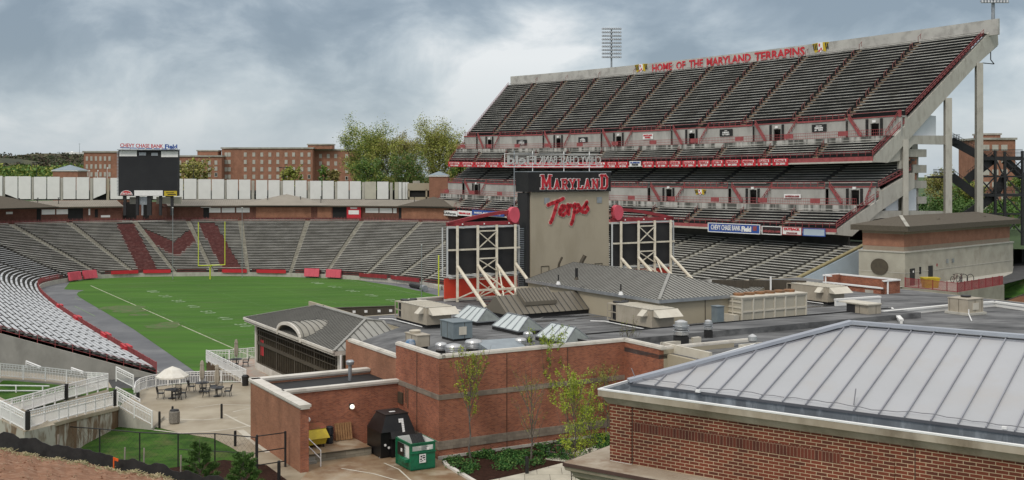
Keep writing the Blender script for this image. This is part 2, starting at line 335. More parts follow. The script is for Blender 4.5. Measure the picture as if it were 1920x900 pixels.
        uv = me.uv_layers.new(name='UVMap'); buf = [0.0]*(2*len(me.loops)); li = 0
        for fc in s.f:
            n = len(fc); a = s.v[fc[0]]; nr = Vector((0, 0, 0))
            for k in range(1, n-1): nr += (s.v[fc[k]]-a).cross(s.v[fc[k+1]]-a)
            if nr.length > 0: nr.normalize()
            T = ZV.cross(nr)
            if T.length < 0.15: T = Vector((1, 0, 0))
            T.normalize(); B = nr.cross(T)
            if abs(nr.z) < 0.02: B = ZV
            for k in fc:
                p = s.v[k]; buf[li] = p.dot(T); buf[li+1] = p.dot(B); li += 2
        uv.data.foreach_set('uv', buf)
        if smooth: me.polygons.foreach_set('use_smooth', [True]*len(me.polygons))
        me.update()
        ob = bpy.data.objects.new(name, me); COL.objects.link(ob)
        if parent is None: ob.location = o
        else: ob.parent = parent
        return ob
def tag(o, label=None, cat=None, group=None, kind=None):
    if label: o['label'] = label
    if cat: o['category'] = cat
    if group: o['group'] = group
    if kind: o['kind'] = kind
    return o
def thing(name, label, cat, loc=(0, 0, 0), rz=0, group=None):
    o = bpy.data.objects.new(name, None); COL.objects.link(o); o.location = loc; o.rotation_euler = (0, 0, rz)
    o.empty_display_size = 0.2
    return tag(o, label, cat, group)
def struct(o): o['kind'] = 'structure'; return o
def dup(root, loc, rz=0, label=None, scale=None):
    r = root.copy(); COL.objects.link(r); r.location = loc; r.rotation_euler = (0, 0, rz)
    if label: r['label'] = label
    if scale: r.scale = scale
    for ch in list(root.children):
        c = ch.copy(); COL.objects.link(c); c.parent = r
        for g in ch.children:
            d = g.copy(); COL.objects.link(d); d.parent = c
    return r
FONTC = {}
def text(s, size, depth=0.02, bold=0.0, shear=0.0, sx=1.0):
    """mesh of the words, lying in x (reading) / z (up), thickness along y, starting at 0"""
    cu = bpy.data.curves.new('t', 'FONT'); cu.body = s; cu.size = size; cu.extrude = depth/2; cu.offset = bold; cu.shear = shear
    cu.resolution_u = 2
    ob = bpy.data.objects.new('t', cu); COL.objects.link(ob); bpy.context.view_layer.update()
    me = bpy.data.meshes.new_from_object(ob.evaluated_get(bpy.context.evaluated_depsgraph_get()))
    v = [Vector((p.co.x*sx, -p.co.z, p.co.y)) for p in me.vertices]; f = [list(p.vertices) for p in me.polygons]
    bpy.data.objects.remove(ob); bpy.data.curves.remove(cu); bpy.data.meshes.remove(me)
    return v, f
def add_text(mb, s, p0, p1, height, bold=0.0, shear=0.0, depth=0.05, m=0, nrm=None, mirror=False, upv=ZV):
    """words stretched from p0 to p1 (baseline); letters face nrm"""
    v, f = text(s, 1.0, 0.02, bold, shear)
    xs = [q.x for q in v]; zs = [q.z for q in v]; x0, x1 = min(xs), max(xs); z0 = 0.0; z1 = max(zs)
    p0 = Vector(p0); p1 = Vector(p1); ax = p1-p0; n = Vector(nrm) if nrm is not None else Vector((ax.y, -ax.x, 0)).normalized()
    i = len(mb.v)
    for q in v:
        t = (q.x-x0)/(x1-x0)
        if mirror: t = 1-t
        mb.v.append(p0+ax*t+Vector(upv)*((q.z-z0)/(z1-z0)*height)+n*(q.y/0.01*depth/2*-1+depth/2))
    for fc in f: mb.f.append([i+k for k in fc]); mb.m.append(m)
def seams(mb, pts, sp, w_=0.04, h_=0.05, m=0, off=0.0, horiz=None):
    """standing seams running down the slope of a planar convex polygon"""
    pts = [Vector(p) for p in pts]; n = Vector((0, 0, 0))
    for k in range(1, len(pts)-1): n += (pts[k]-pts[0]).cross(pts[k+1]-pts[0])
    n.normalize()
    if n.z < 0: n = -n
    T = Vector(horiz).normalized() if horiz is not None else ZV.cross(n).normalized()
    B = n.cross(T)
    us = [p.dot(T) for p in pts]; u = min(us)+sp/2+off
    while u < max(us):
        hit = []
        for k in range(len(pts)):
            a, b = pts[k], pts[(k+1) % len(pts)]; ua, ub = a.dot(T), b.dot(T)
            if (ua-u)*(ub-u) < 0: hit.append(a+(b-a)*((u-ua)/(ub-ua)))
        if len(hit) == 2 and (hit[0]-hit[1]).length > 0.15: mb.beam(hit[0]+n*h_*0.45, hit[1]+n*h_*0.45, w_, h_, m, up=n)
        u += sp
def gp(poly, z): return [G(x, y, z) for x, y in poly]
def flat(name, poly3, m, parent=None):
    mb = MB(); p = [Vector(q) for q in poly3]
    ar = sum(p[k].x*p[(k+1) % len(p)].y-p[(k+1) % len(p)].x*p[k].y for k in range(len(p)))
    if ar < 0: p.reverse()
    mb.poly(p); return mb.build(name, m, parent)
# ================================================================ GROUND, FIELD, BOWL
CP = [((-56.5, -38.3), (-56.5, -66)), ((-25, -38.4), (-25, -66)), ((0, -38.2), (0, -65.5)), ((20, -37.6), (20, -65)), ((38, -36.4), (42, -64)),
      ((54, -34), (64, -59)), ((63, -29), (80, -49)), ((69, -22), (92, -38)), ((69.8, -13), (96, -22)), ((66.5, -4), (93.5, -6)),
      ((60.5, 7), (87.5, 12)), ((53, 16), (78, 29)), ((43, 24), (65, 44)), ((28, 30.5), (45, 57)), ((12, 33), (20, 63)), ((-5, 34.5), (-5, 65.5)), ((-30, 35), (-30, 66.5)), ((-62, 35), (-62, 67))]
def cr_(p0, p1, p2, p3, t):
    return tuple(0.5*((2*b)+(-a+c)*t+(2*a-5*b+4*c-d)*t*t+(-a+3*b-3*c+d)*t**3) for a, b, c, d in zip(p0, p1, p2, p3))
dense = []
for i in range(len(CP)-1):
    g = lambda k, j: CP[max(0, min(len(CP)-1, k))][j]
    for s_ in range(24):
        t = s_/24; dense.append((cr_(g(i-1, 0), g(i, 0), g(i+1, 0), g(i+2, 0), t), cr_(g(i-1, 1), g(i, 1), g(i+1, 1), g(i+2, 1), t)))
dense.append(CP[-1])
arc = [0.0]
for i in range(1, len(dense)):
    a, b = dense[i-1][0], dense[i][0]; arc.append(arc[-1]+math.hypot(b[0]-a[0], b[1]-a[1]))
ARC = arc[-1]
def bowl_uv(s):
    s = max(0, min(ARC, s)); lo_, hi_ = 0, len(arc)-1
    while hi_-lo_ > 1:
        mid = (lo_+hi_)//2
        if arc[mid] <= s: lo_ = mid
        else: hi_ = mid
    t = (s-arc[lo_])/(arc[hi_]-arc[lo_]); A, B = dense[lo_], dense[hi_]
    return (tuple(x+(y-x)*t for x, y in zip(A[0], B[0])), tuple(x+(y-x)*t for x, y in zip(A[1], B[1])))
def bowl(s, t, z=0.0):
    a, b = bowl_uv(s); return FF(a[0]+(b[0]-a[0])*t, a[1]+(b[1]-a[1])*t, z)
def s_at(px, lo_=0.25, hi_=0.75):        # arc position whose foot of the wall is seen at px
    best = min((abs(proj(bowl(ARC*k/2000, 0, 0))[0]-px), k) for k in range(int(2000*lo_), int(2000*hi_)))
    return ARC*best[1]/2000
Z0, ZR, NR = 0.85, 10.1, 33              # top of field wall, rise, rows
def rz(t): return Z0+ZR*t
# far ground, sunk area
def ringpt(s, d): a, b = bowl_uv(s); q = Vector((b[0]-a[0], b[1]-a[1])).normalized()*d; return FF(b[0]+q.x, b[1]+q.y)
struct(flat('ground', [(-3500, -60, -0.4), (3500, -60, -0.4), (3500, 5200, -0.4), (-3500, 5200, -0.4)], lawn_far))
mb = MB(); prev = None
for k in range(0, 121):
    s = ARC*k/120; row = [ringpt(s, 0.2), ringpt(s, 14), ringpt(s, 40), ringpt(s, 420)]
    for q, z in zip(row, (10.9, 10.8, 9.5, 9.5)): q.z = z
    if prev:
        for j in range(3): mb.poly([prev[j], prev[j+1], row[j+1], row[j]], 1 if j == 0 else 0)
    prev = row
struct(mb.build('surrounding_ground', [lawn_far, conc]))
# track, grass
ring = [bowl(ARC*k/160, 0) for k in range(161)]
track = flat('track', [(p.x, p.y, 0.0) for p in ring]+[FF(-80, 35, 0), FF(-80, -37, 0)], track_m); struct(track)
gpx = [(366, 697), (250, 617), (196, 585), (165, 567), (149, 557.5), (143.5, 552), (147, 547.5), (158, 544.3)]
edge = [G(x, y, 0) for x, y in gpx]+[G(120, 542.5, 0)]
a1, a2 = s_at(118), s_at(672)
edge += [bowl(a1+(a2-a1)*k/30, -0.004) for k in range(1, 31)]
edge += [G(x, y, 0) for x, y in ((690, 528.5), (740, 536), (790, 546.5), (835, 558), (900, 580), (985, 620), (1090, 700))]
edge += [FF(-78, 24, 0), FF(-78, -30, 0)]
for q in edge: q.z = 0.02
gf = struct(flat('grass_field', edge, grass))
lm = MB()
def fline(u0, v0, u1, v1, w_, m=0):
    a, b = FF(u0, v0, 0.03), FF(u1, v1, 0.03); n = (b-a).normalized(); s_ = Vector((-n.y, n.x, 0))*w_/2
    lm.poly([a-s_, b-s_, b+s_, a+s_], m)
fline(-54.9, -24.4, 54.9, -24.4, 0.22, 1); fline(-54.9, 24.4, 54.9, 24.4, 0.12)
for y in range(-50, 51, 5): fline(y*0.9144, -24.2, y*0.9144, 24.2, 0.045)
for y in range(-50, 51):
    for v in (-6.1, 6.1, -23.3, 23.3): fline(y*0.9144, v-0.3, y*0.9144, v+0.3, 0.06)
fline(54.9, -24.4, 54.9, 24.4, 0.10); fline(20, -33.5, 4, -33.2, 0.14); fline(34, -31, 28, -31, 0.1)
lm.build('yard_line_markings', [line_w, line_s], gf)
wp = MB(); rgw = random.Random(3)
for (px, py, rx, ry) in ((232, 577, 4.5, 2.0), (246, 583, 3.0, 1.3), (305, 611, 3.2, 1.6), (318, 606, 2.0, 1.0), (262, 590, 2.0, .8)):
    c = G(px, py, 0.026+px*0.00003); wp.poly([c+Vector((rx*math.cos(t)*rgw.uniform(.6, 1.1), ry*2*math.sin(t)*rgw.uniform(.6, 1.1), 0)) for t in [2*math.pi*k/18 for k in range(18)]])
wp.build('worn_patches', mat('worn_turf', (0.11, 0.125, 0.055), .95, (0.06, 0.14, 0.026), .9, det=9, lo=.42, hi=.58), gf)
nm = MB()
for k, t in zip(range(-4, 5), ('10', '20', '30', '40', '50', '40', '30', '20', '10')):
    for side in (-1, 1):
        u = k*9.144; v = side*16.4
        d_ = FF(0, 0)-FF(1, 0)                      # reading direction across the yard lines
        fd = Vector((FF.d.x, FF.d.y, 0)); fr_ = Vector((FF.r.x, FF.r.y, 0)); rd = fd*side; upv = fr_*-side
        for ch, off in ((t[0], -1.2), (t[1], 1.2)):
            c0 = FF(u, v, 0.035)+rd*off-upv*0.9
            add_text(nm, ch, c0-rd*0.7, c0+rd*0.7, 1.8, bold=0.02, depth=0.004, nrm=(0, 0, 1), upv=upv)
nm.build('yard_numbers', line_w, gf)
# ---- the bowl
def inpoly(x, y, poly):
    c = False; n = len(poly)
    for i in range(n):
        x0, y0 = poly[i]; x1, y1 = poly[(i+1) % n]
        if (y0 > y) != (y1 > y) and x < (x1-x0)*(y-y0)/(y1-y0)+x0: c = not c
    return c
LETTER = [[(217, 418), (250, 418), (295, 506), (259, 506)],
          [(264, 425), (326, 453), (361, 425), (369, 449), (335, 478), (318, 475), (277, 448)],
          [(371, 418), (403, 418), (452, 502), (416, 502)]]
ais = [s_at(p) for p in (185, 250, 327, 397, 465, 545, 612, 685, 745)]
s = ais[0]-8.6
while s > 3: ais.append(s); s -= 8.4
s = ais[8]+8.6
while s < ARC-3: ais.append(s); s += 8.6
ais.sort()
SS = []                                           # (s0, s1, is_aisle)
edges = [0.0]+[x for a in ais for x in (a-0.4, a+0.4)]+[ARC]
for i in range(len(edges)-1):
    mid_ = (edges[i]+edges[i+1])/2; n = 1 if i % 2 else max(1, int((edges[i+1]-edges[i])/(0.35 if ais[0]+6 < mid_ < s_at(500) and ais[0] > 0 and s_at(200) < mid_ else 0.8)))
    for k in range(n): SS.append((edges[i]+(edges[i+1]-edges[i])*k/n, edges[i]+(edges[i+1]-edges[i])*(k+1)/n, bool(i % 2)))
s_left = s_at(128)                                 # left stand ends, bare aluminium benches before it
bw = thing('bowl_grandstand', 'horseshoe bowl of open bench seating round the grass field', 'grandstand', FF(0, 0, 0))
dk = MB(); benches = [MB() for _ in range(NR)]
def painted(s, t):
    if not ais: return False
    x, y = proj(bowl(s, t, rz(t)+0.3)); return any(inpoly(x, y, q) for q in LETTER)
for (s0, s1, aisle) in SS:
    for j in range(NR):
        t0, t1 = j/NR, (j+1)/NR; za, zb = rz(t0), rz(t1); sm = (s0+s1)/2
        pa, pb, pc, pd = bowl(s0, t0, zb), bowl(s1, t0, zb), bowl(s1, t1, zb), bowl(s0, t1, zb)
        pnt = (not aisle) and 40 < sm < ARC*0.7 and painted(sm, (t0+t1)/2)
        m = 1 if aisle else (2 if pnt else 0)
        if aisle and sm < s_left: m = 0
        dk.poly([bowl(s1, t0, za), bowl(s0, t0, za), pa, pb], m)
        dk.poly([pb, pa, pd, pc], m)
        if not aisle:
            B = benches[j]; bm = 1 if sm < s_left else (2 if pnt else 0)
            q0, q1 = t0+0.30/NR, t0+0.72/NR; h = zb+(0.30 if not pnt else 0.22); th_ = 0.06
            a, b, c, d = bowl(s0, q0, h), bowl(s1, q0, h), bowl(s1, q1, h), bowl(s0, q1, h)
            dn = Vector((0, 0, -th_))
            B.poly([b, a, d, c], bm); B.poly([b+dn, a+dn, a, b][::-1], bm)
            B.poly([a+dn, b+dn, c+dn, d+dn], bm)
            if pnt: B.poly([a, b, b+Vector((0, 0, -0.22)), a+Vector((0, 0, -0.22))], bm)
dk.build('terrace_deck', [deck_old, aisle_m, maroon], bw)
for B in benches: B.build('bench_row', [bench_g, bench_a, maroon], bw)
# field wall with coping, outer rim wall
fw = MB(); cp = MB(); rm = MB(); np_ = 170
for k in range(np_):
    sa, sb = ARC*k/np_, ARC*(k+1)/np_
    fw.hexa([bowl(sa, -0.012, -0.2), bowl(sb, -0.012, -0.2), bowl(sb, 0.0, -0.2), bowl(sa, 0.0, -0.2)] + [bowl(sa, -0.012, Z0), bowl(sb, -0.012, Z0), bowl(sb, 0.0, Z0), bowl(sa, 0.0, Z0)])
    rm.poly([bowl(sa, 1.0, rz(1)), bowl(sb, 1.0, rz(1)), ringpt(sb, 0.25)+Vector((0, 0, 10.96)), ringpt(sa, 0.25)+Vector((0, 0, 10.96))])
    rm.poly([ringpt(sa, 0.25)+Vector((0, 0, 10.96)), ringpt(sb, 0.25)+Vector((0, 0, 10.96)), ringpt(sb, 0.25)+Vector((0, 0, 9)), ringpt(sa, 0.25)+Vector((0, 0, 9))])
fw.build('field_wall', conc_lt, bw); rm.build('rim_walkway', conc, bw)
# end walls of the horseshoe (left end bare concrete, right end painted pale blue)
def endwall(s, name, m, out):
    e_ = MB(); d3 = Vector((FF.d.x, FF.d.y, 0))*out
    off_ = -0.3 if s == 0 else 0.6
    top = [bowl(s, t, rz(t)+off_)+d3*0.0 for t in (0, 0.5, 1.0)]; bot = [Vector((p.x, p.y, -0.2)) for p in top]
    P_ = top+bot[::-1]; e_.loft([p for p in P_], [p+d3*0.5 for p in P_]) if out < 0 else e_.loft([p+d3*0.5 for p in P_], P_)
    e_.build(name, m, bw)
endwall(0.0, 'end_wall', conc, -1); endwall(ARC, 'end_wall', pale_bl, -1)
c_ = MB(); c_.beam(bowl(ARC, 0, Z0+0.85), bowl(ARC, 1, rz(1)+0.85), 0.7, 0.2); c_.build('end_wall_coping', mat('mossy_coping', (0.30, 0.25, 0.13), 0.9, (0.2, 0.18, 0.1), 2), bw)
# dashes of stair edges on the left stand aisles
st = MB()
for a in [x for x in ais if x < s_left]:
    for j in range(1, NR, 1):
        t = (j+0.02)/NR; st.beam(bowl(a-0.45, t, rz(t)+0.05), bowl(a+0.45, t, rz(t)+0.05), 0.3, 0.08)
st.build('stair_edges', black, bw)
# red rail down the left stand's near end
er = thing('end_railing', 'red pipe railing following the sloping near end of the left stand', 'railing', FF(-56.5, -40, 1))
ra = MB(); q0 = [bowl(0.0, t, rz(t)-0.3) for t in [k/16 for k in range(17)]]
for k in range(16):
    for h in (0.35, 0.8): ra.beam(q0[k]+ZV*h, q0[k+1]+ZV*h, 0.05)
    ra.beam(q0[k], q0[k]+ZV*0.85, 0.05)
ra.build('rail', red_f, er)
# red fence on top of the field wall, along the left stand and round the far end
fence = thing('field_fence', 'long red picket fence between left stand and running track', 'fence', bowl(30, 0, Z0))
rl = MB(); pk = MB(); s_end = s_at(112)
n = int(s_end/1.0)
for k in range(n):
    a, b = bowl(s_end*k/n, 0.0, Z0), bowl(s_end*(k+1)/n, 0.0, Z0)
    rl.beam(a+ZV*1.05, b+ZV*1.05, 0.07); rl.beam(a+ZV*0.12, b+ZV*0.12, 0.06)
    for q in range(5): c = a+(b-a)*q/5; pk.beam(c+ZV*0.1, c+ZV*1.05, 0.035)
rl.build('rail', red_f, fence); pk.build('pickets', red_f, fence)
for k in range(0, n, 3):
    a = bowl(s_end*k/n, 0.0, Z0); pm = MB(); pm.beam(a, a+ZV*1.15, 0.09); pm.build('post', red_f, fence)
# bright cloths on that fence
for (px, py, lab) in ((110.5, 583, 'small bright red cloth tied to field fence at its far bend'), (144, 600, 'bright red cloth on field fence beside the gate gap'), (197, 634, 'bright red cloth on field fence halfway down the track'), (235, 661, 'large bright red cloth on field fence near its near end')):
    sA = min((abs(proj(bowl(ARC*0.45*k/900, 0, Z0+0.6))[0]-px)+abs(proj(bowl(ARC*0.45*k/900, 0, Z0+0.6))[1]-py)*0.3, ARC*0.45*k/900) for k in range(900))[1]
    b_ = MB(); w_ = 1.3 if px > 140 else 0.8
    b_.loft([bowl(sA-w_, -0.02, Z0+0.1), bowl(sA+w_, -0.02, Z0+0.1), bowl(sA+w_, -0.02, Z0+1.0), bowl(sA-w_, -0.02, Z0+1.0)], [bowl(sA-w_, 0.012, Z0+0.1), bowl(sA+w_, 0.012, Z0+0.1), bowl(sA+w_, 0.012, Z0+1.1), bowl(sA-w_, 0.012, Z0+1.0)])
    tag(b_.build('fence_cloth', red_b), lab, 'cloth', 'red cloths tied to the field fence')
# low red board wall round the far end with advertising banners
rb = thing('end_zone_barrier', 'low dark red barrier on the field wall round the far end zone', 'barrier', bowl(ARC*0.5, 0, Z0))
bb = MB(); sA, sB = s_end, ARC*0.80; n = 90
for k in range(n):
    a, b = bowl(sA+(sB-sA)*k/n, 0.0, Z0), bowl(sA+(sB-sA)*(k+1)/n, 0.0, Z0)
    if any(abs(sA+(sB-sA)*(k+0.5)/n-x) < 0.8 for x in ais): continue
    bb.beam(a+ZV*0.62, b+ZV*0.62, 0.06, 0.24); bb.beam(a+ZV*0.2, b+ZV*0.2, 0.06, 0.16)
bb.build('board', maroon, rb)
def banner(p0, p1, label, cells, h=0.75):
    a, b = s_at(p0), s_at(p1); o = thing('field_banner', label, 'banner', bowl((a+b)/2, -0.03, Z0), 0, 'advertising banners on the far field wall')
    for i, (f0, f1, m) in enumerate(cells):
        q = MB(); A, B = bowl(a+(b-a)*f0, -0.022, Z0-0.05), bowl(a+(b-a)*f1, -0.022, Z0-0.05); q.beam(A+ZV*h/2, B+ZV*h/2, 0.04+0.01*i, h*(1 if i == 0 else 0.62))
        q.build('banner_cloth' if i == 0 else 'lettering', m, o)
banner(205, 257, 'red banner with white and blue patches left of the far maroon painted leg', [(0, 1, red_b), (0.12, 0.38, white), (0.6, 0.85, blue_s)])
banner(266, 318, 'red banner with blue end below the painted maroon letter', [(0, 1, red_b), (0.58, 0.82, blue_s), (0.1, 0.2, white)])
banner(415, 463, 'red banner with white left part just right of the far goal', [(0, 1, red_b), (0.02, 0.42, white)])
banner(481, 536, 'red banner with pale ends right of the brown centre aisle', [(0, 1, red_b), (0.05, 0.3, white), (0.62, 0.92, blue_s)])
banner(676, 728, 'dark red banner with small white emblem at the right curve', [(0, 1, red), (0.15, 0.2, white)])
banner(736, 790, 'dark red banner with white badge beside the equipment pile', [(0, 1, red), (0.45, 0.52, white)])
for (x0, x1, y0, y1, lab) in ((124, 145, 522, 537, 'leftmost pink crash mat against far field wall, slightly tilted'), (151, 176, 519, 533, 'second pink crash mat from the left on far field wall'),
                              (572, 601, 507, 520, 'pink padded mat on far wall, left one of the right pair'), (614, 642, 509, 522, 'pink padded mat on far wall, right one of the right pair')):
    a, b = s_at(x0), s_at(x1); q = MB(); sx = thing('crash_mat', lab, 'mat', bowl((a+b)/2, -0.06, 0), 0, 'pink mats on the far field wall')
    for k in range(3):
        s0_, s1_ = a+(b-a)*k/3, a+(b-a)*(k+1)/3; q = MB()
        q.hexa([bowl(s0_, -0.045, 0.35), bowl(s1_-0.03, -0.045, 0.35), bowl(s1_-0.03, -0.025, 0.35), bowl(s0_, -0.025, 0.35), bowl(s0_, -0.03, 2.0), bowl(s1_-0.03, -0.03, 2.0), bowl(s1_-0.03, -0.012, 2.0), bowl(s0_, -0.012, 2.0)])
        q.build('pad', pink, sx)
# equipment lying by the right curve
pl = thing('equipment_pile', 'dark rolled covers piled on the track by the right curve of the wall', 'equipment', G(785, 536, 0))
mb = MB(); mb.tube(G(771, 534, 0.5), G(792, 538.5, 0.5), 0.5, n=10); mb.build('roll', black_s, pl)
mb = MB(); mb.tube(G(792, 539.5, 0.6), G(797, 541, 0.6), 0.6, n=10); mb.build('roll', galv, pl)
mb = MB(); mb.prism([G(803, 538, 0), G(826, 544, 0), G(833, 540, 0), G(812, 535.5, 0)], 0, 0.7); mb.build('cover', conc_lt, pl)
# ---- goal posts
def goal(c, label):
    o = thing('goal_post', label, 'goal post', c, 0, 'yellow football goal posts'); rr = Vector((FF.r.x, FF.r.y, 0)); dd = Vector((FF.d.x, FF.d.y, 0))
    b = Vector(c); s_ = 1 if 'far' in label else -1
    q = MB(); q.tube(b+dd*1.2*s_, b+dd*1.2*s_+ZV*2.4, 0.16, n=12); q.tube(b+dd*1.2*s_+ZV*2.4, b+ZV*3.05, 0.13, n=12); q.build('base_post', goal_y, o)
    q = MB(); q.tube(b-rr*2.86+ZV*3.05, b+rr*2.86+ZV*3.05, 0.10, n=10); q.build('crossbar', goal_y, o)
    for k in (-1, 1):
        q = MB(); q.tube(b+rr*2.82*k+ZV*3.05, b+rr*2.82*k+ZV*12.2, 0.085, n=10); q.build('upright', goal_y, o)
goal(FF(54.9, 0, 0), 'yellow goal post at the far end of the field'); goal(FF(-54.9, 0, 0), 'yellow goal post at near end, half behind the left scoreboard frame')
for px, yt, yb, lab in ((324, 390, 524, 'tall thin grey net pole left of the far goal'), (454, 390, 521, 'tall thin grey net pole right of the far goal'), (790.5, 460, 557, 'thin grey pole at the near goal, left of the yellow upright')):
    b = G(px, yb, 0); t = CZ-(yt-HY)/F*b.y; o = thing('net_pole', lab, 'pole', b); q = MB(); q.tube(b, b+ZV*t, 0.09, 0.06, n=8); q.build('shaft', galv, o)
    q = MB(); q.box((b.x, b.y, t+0.08), (0.24, 0.24, 0.16)); q.build('pulley_head', white, o)
# ================================================================ CONCOURSE, PANELS, MAIN SCOREBOARD
def s_rim(px, t=1.05, z=12.0):
    return min((abs(proj(bowl(ARC*k/3000, t, z))[0]-px), ARC*k/3000) for k in range(400, 2300))[1]
cn = thing('concourse_building', 'long low brick concourse building with tan roof along the bowl rim', 'building', bowl(ARC*0.45, 1.05, 11.8))
WT = 14.45; sA, sB = s_rim(-70), s_rim(862)
def cpt(s, d, z): p = ringpt(s, d); p.z = z; return p
wl = MB(); rf = MB(); fs = MB(); n = 70; B0 = 2.2
GA, GB = s_rim(228), s_rim(318)
for k in range(n):
    a, b = sA+(sB-sA)*k/n, sA+(sB-sA)*(k+1)/n
    if GA < (a+b)/2 < GB: continue
    wl.poly([cpt(b, B0+0.3, 10.4), cpt(a, B0+0.3, 10.4), cpt(a, B0+0.3, WT), cpt(b, B0+0.3, WT)])
    wl.poly([cpt(a, B0+8.2, 11.3), cpt(b, B0+8.2, 11.3), cpt(b, B0+8.2, WT), cpt(a, B0+8.2, WT)])
    for (d0, z0, d1, z1) in ((B0-0.9, WT+0.15, B0+4.2, WT+1.55), (B0+4.2, WT+1.55, B0+9.3, WT+0.15)):
        rf.poly([cpt(a, d0, z0), cpt(a, d1, z1), cpt(b, d1, z1), cpt(b, d0, z0)])
    rf.poly([cpt(a, B0-0.9, WT-0.05), cpt(b, B0-0.9, WT-0.05), cpt(b, B0+9.3, WT-0.05), cpt(a, B0+9.3, WT-0.05)])
    fs.poly([cpt(b, B0-0.92, WT-0.15), cpt(a, B0-0.92, WT-0.15), cpt(a, B0-0.92, WT+0.17), cpt(b, B0-0.92, WT+0.17)])
    for j in range(4):
        s_ = a+(b-a)*j/4; rf.beam(cpt(s_, B0-0.9, WT+0.17), cpt(s_, B0+4.2, WT+1.57), 0.05, 0.05, 1)
wl.build('wall', bk_c, cn); rf.build('roof', [tan_roof, seam_br], cn); fs.build('fascia', bronze, cn)
def bay(p0, p1, z0, z1, m, name, proud=0.0, par=None):
    a, b = s_rim(p0), s_rim(p1); q = MB(); d0 = B0+0.24-proud; c = [cpt(a, d0, z0), cpt(b, d0, z0), cpt(b, B0+0.29, z0), cpt(a, B0+0.29, z0)]
    q.hexa(c+[p+ZV*(z1-z0) for p in c]); return q.build(name, m, par or cn)
for p0, p1 in ((74, 82), (131, 160), (383, 393), (622, 648), (672, 676), (745, 750)): bay(p0, p1, 11.0, WT-0.1, dark_in, 'opening_shade')  # dark panels on the wall; shade of the open bays is in their colour
for p0, p1 in ((83, 108), (111, 131), (393, 414), (417, 441), (444, 468), (683, 707), (710, 733), (735, 741), (169, 173)): bay(p0, p1, 12.9 if p0 != 169 else 12.6, WT-0.4, white_p, 'shutter', 0.05)
for p0, p1 in ((480, 582), (594, 620), (750, 838)): bay(p0, p1, 11.6, WT-0.3, bk_b, 'shutter', 0.04)
bay(181, 187, 12, 13.9, dark_in, 'door'); bay(193, 210, 12.0, 12.5, white_p, 'counter'); bay(17, 30, 13.2, 13.7, white_p, 'sign'); bay(378, 396, 14.15, 14.5, white_p, 'sign', 0.9)
kio = thing('ticket_kiosk', 'bright red kiosk with white window in the rim concourse', 'kiosk', cpt(s_rim(663), B0-0.4, 11.8))
bay(649, 676, 11.1, WT+0.1, red_b, 'frame', 0.5, kio); bay(653, 672, 12.5, 13.5, white_p, 'window', 0.58, kio); bay(656, 669, 13.85, 14.2, white_p, 'sign', 0.58, kio)
for px, hgt, wd, gh in ((535, 1.3, 6.5, 0), (18, 1.6, 6, 0), (798, 0.8, 5, 0)):      # cross gables
    s_ = s_rim(px); q = MB(); a, b = cpt(s_-wd, B0-1.0, WT+0.2), cpt(s_+wd, B0-1.0, WT+0.2); c, d = cpt(s_+wd, B0+9.3, WT+0.2), cpt(s_-wd, B0+9.3, WT+0.2)
    ap = cpt(s_, B0+4.2, WT+1.55+hgt)
    for x, y in ((a, b), (b, c), (c, d), (d, a)): q.poly([x, y, ap])
    q.build('gable_roof', brown_sh if px != 535 else tan_roof, cn)
q = MB()
for k in range(8): a, b = GA+(GB-GA)*k/8, GA+(GB-GA)*(k+1)/8; q.poly([cpt(b, B0+7.6, 10.4), cpt(a, B0+7.6, 10.4), cpt(a, B0+7.6, 15.4), cpt(b, B0+7.6, 15.4)], 1 if k in (2, 3, 5) else 0)
q.build('court_back_wall', [bk_c, dark_in], cn)
for g_, sg_ in ((GA, -1), (GB, 1)): q = MB(); q.poly([cpt(g_, B0+.3, 10.4), cpt(g_, B0+8.2, 10.4), cpt(g_, B0+8.2, WT+.2), cpt(g_, B0+4.2, WT+1.5), cpt(g_, B0+.3, WT+.2)]); q.build('court_side_wall', bk_c, cn)
rr_ = thing('rim_railing', 'dark red rail with boards along the top row of the far bowl', 'railing', cpt(ARC*0.45, 1, 11.8))
q = MB(); q2 = MB()
for k in range(n*2):
    a, b = sA+(sB-sA)*k/(2*n), sA+(sB-sA)*(k+1)/(2*n)
    if abs(k-70) > 3: q.beam(cpt(a, 0.1, 11.45), cpt(b, 0.1, 11.45), 0.05, 0.35); 
    q.beam(cpt(a, 0.1, 11.85), cpt(b, 0.1, 11.85), 0.04); q2.beam(cpt(a, 0.1, 10.9), cpt(a, 0.1, 11.9), 0.05)
q.build('board', maroon, rr_); q2.build('post', red_f, rr_)
for px, lab in ((48, 'thin lamp pole on the concourse roof at far left'), (81, 'short pole on concourse roof above the white shutters'), (119, 'lamp pole on concourse roof left of the screen'), (501, 'short pole on the concourse roof left of the hipped gable'), (561, 'short pole on concourse roof right of the hipped gable'), (599, 'short pole on concourse roof below the white panels'), (771, 'short pole on the concourse roof at its right end')):
    b = cpt(s_rim(px), B0+1.5, WT+0.5); q = MB(); q.tube(b, b+ZV*1.7, 0.08, n=6); q.box(b+ZV*1.75, (0.3, 0.3, 0.16)); tag(q.build('roof_pole', black_s), lab, 'pole', 'short poles on the concourse roof')
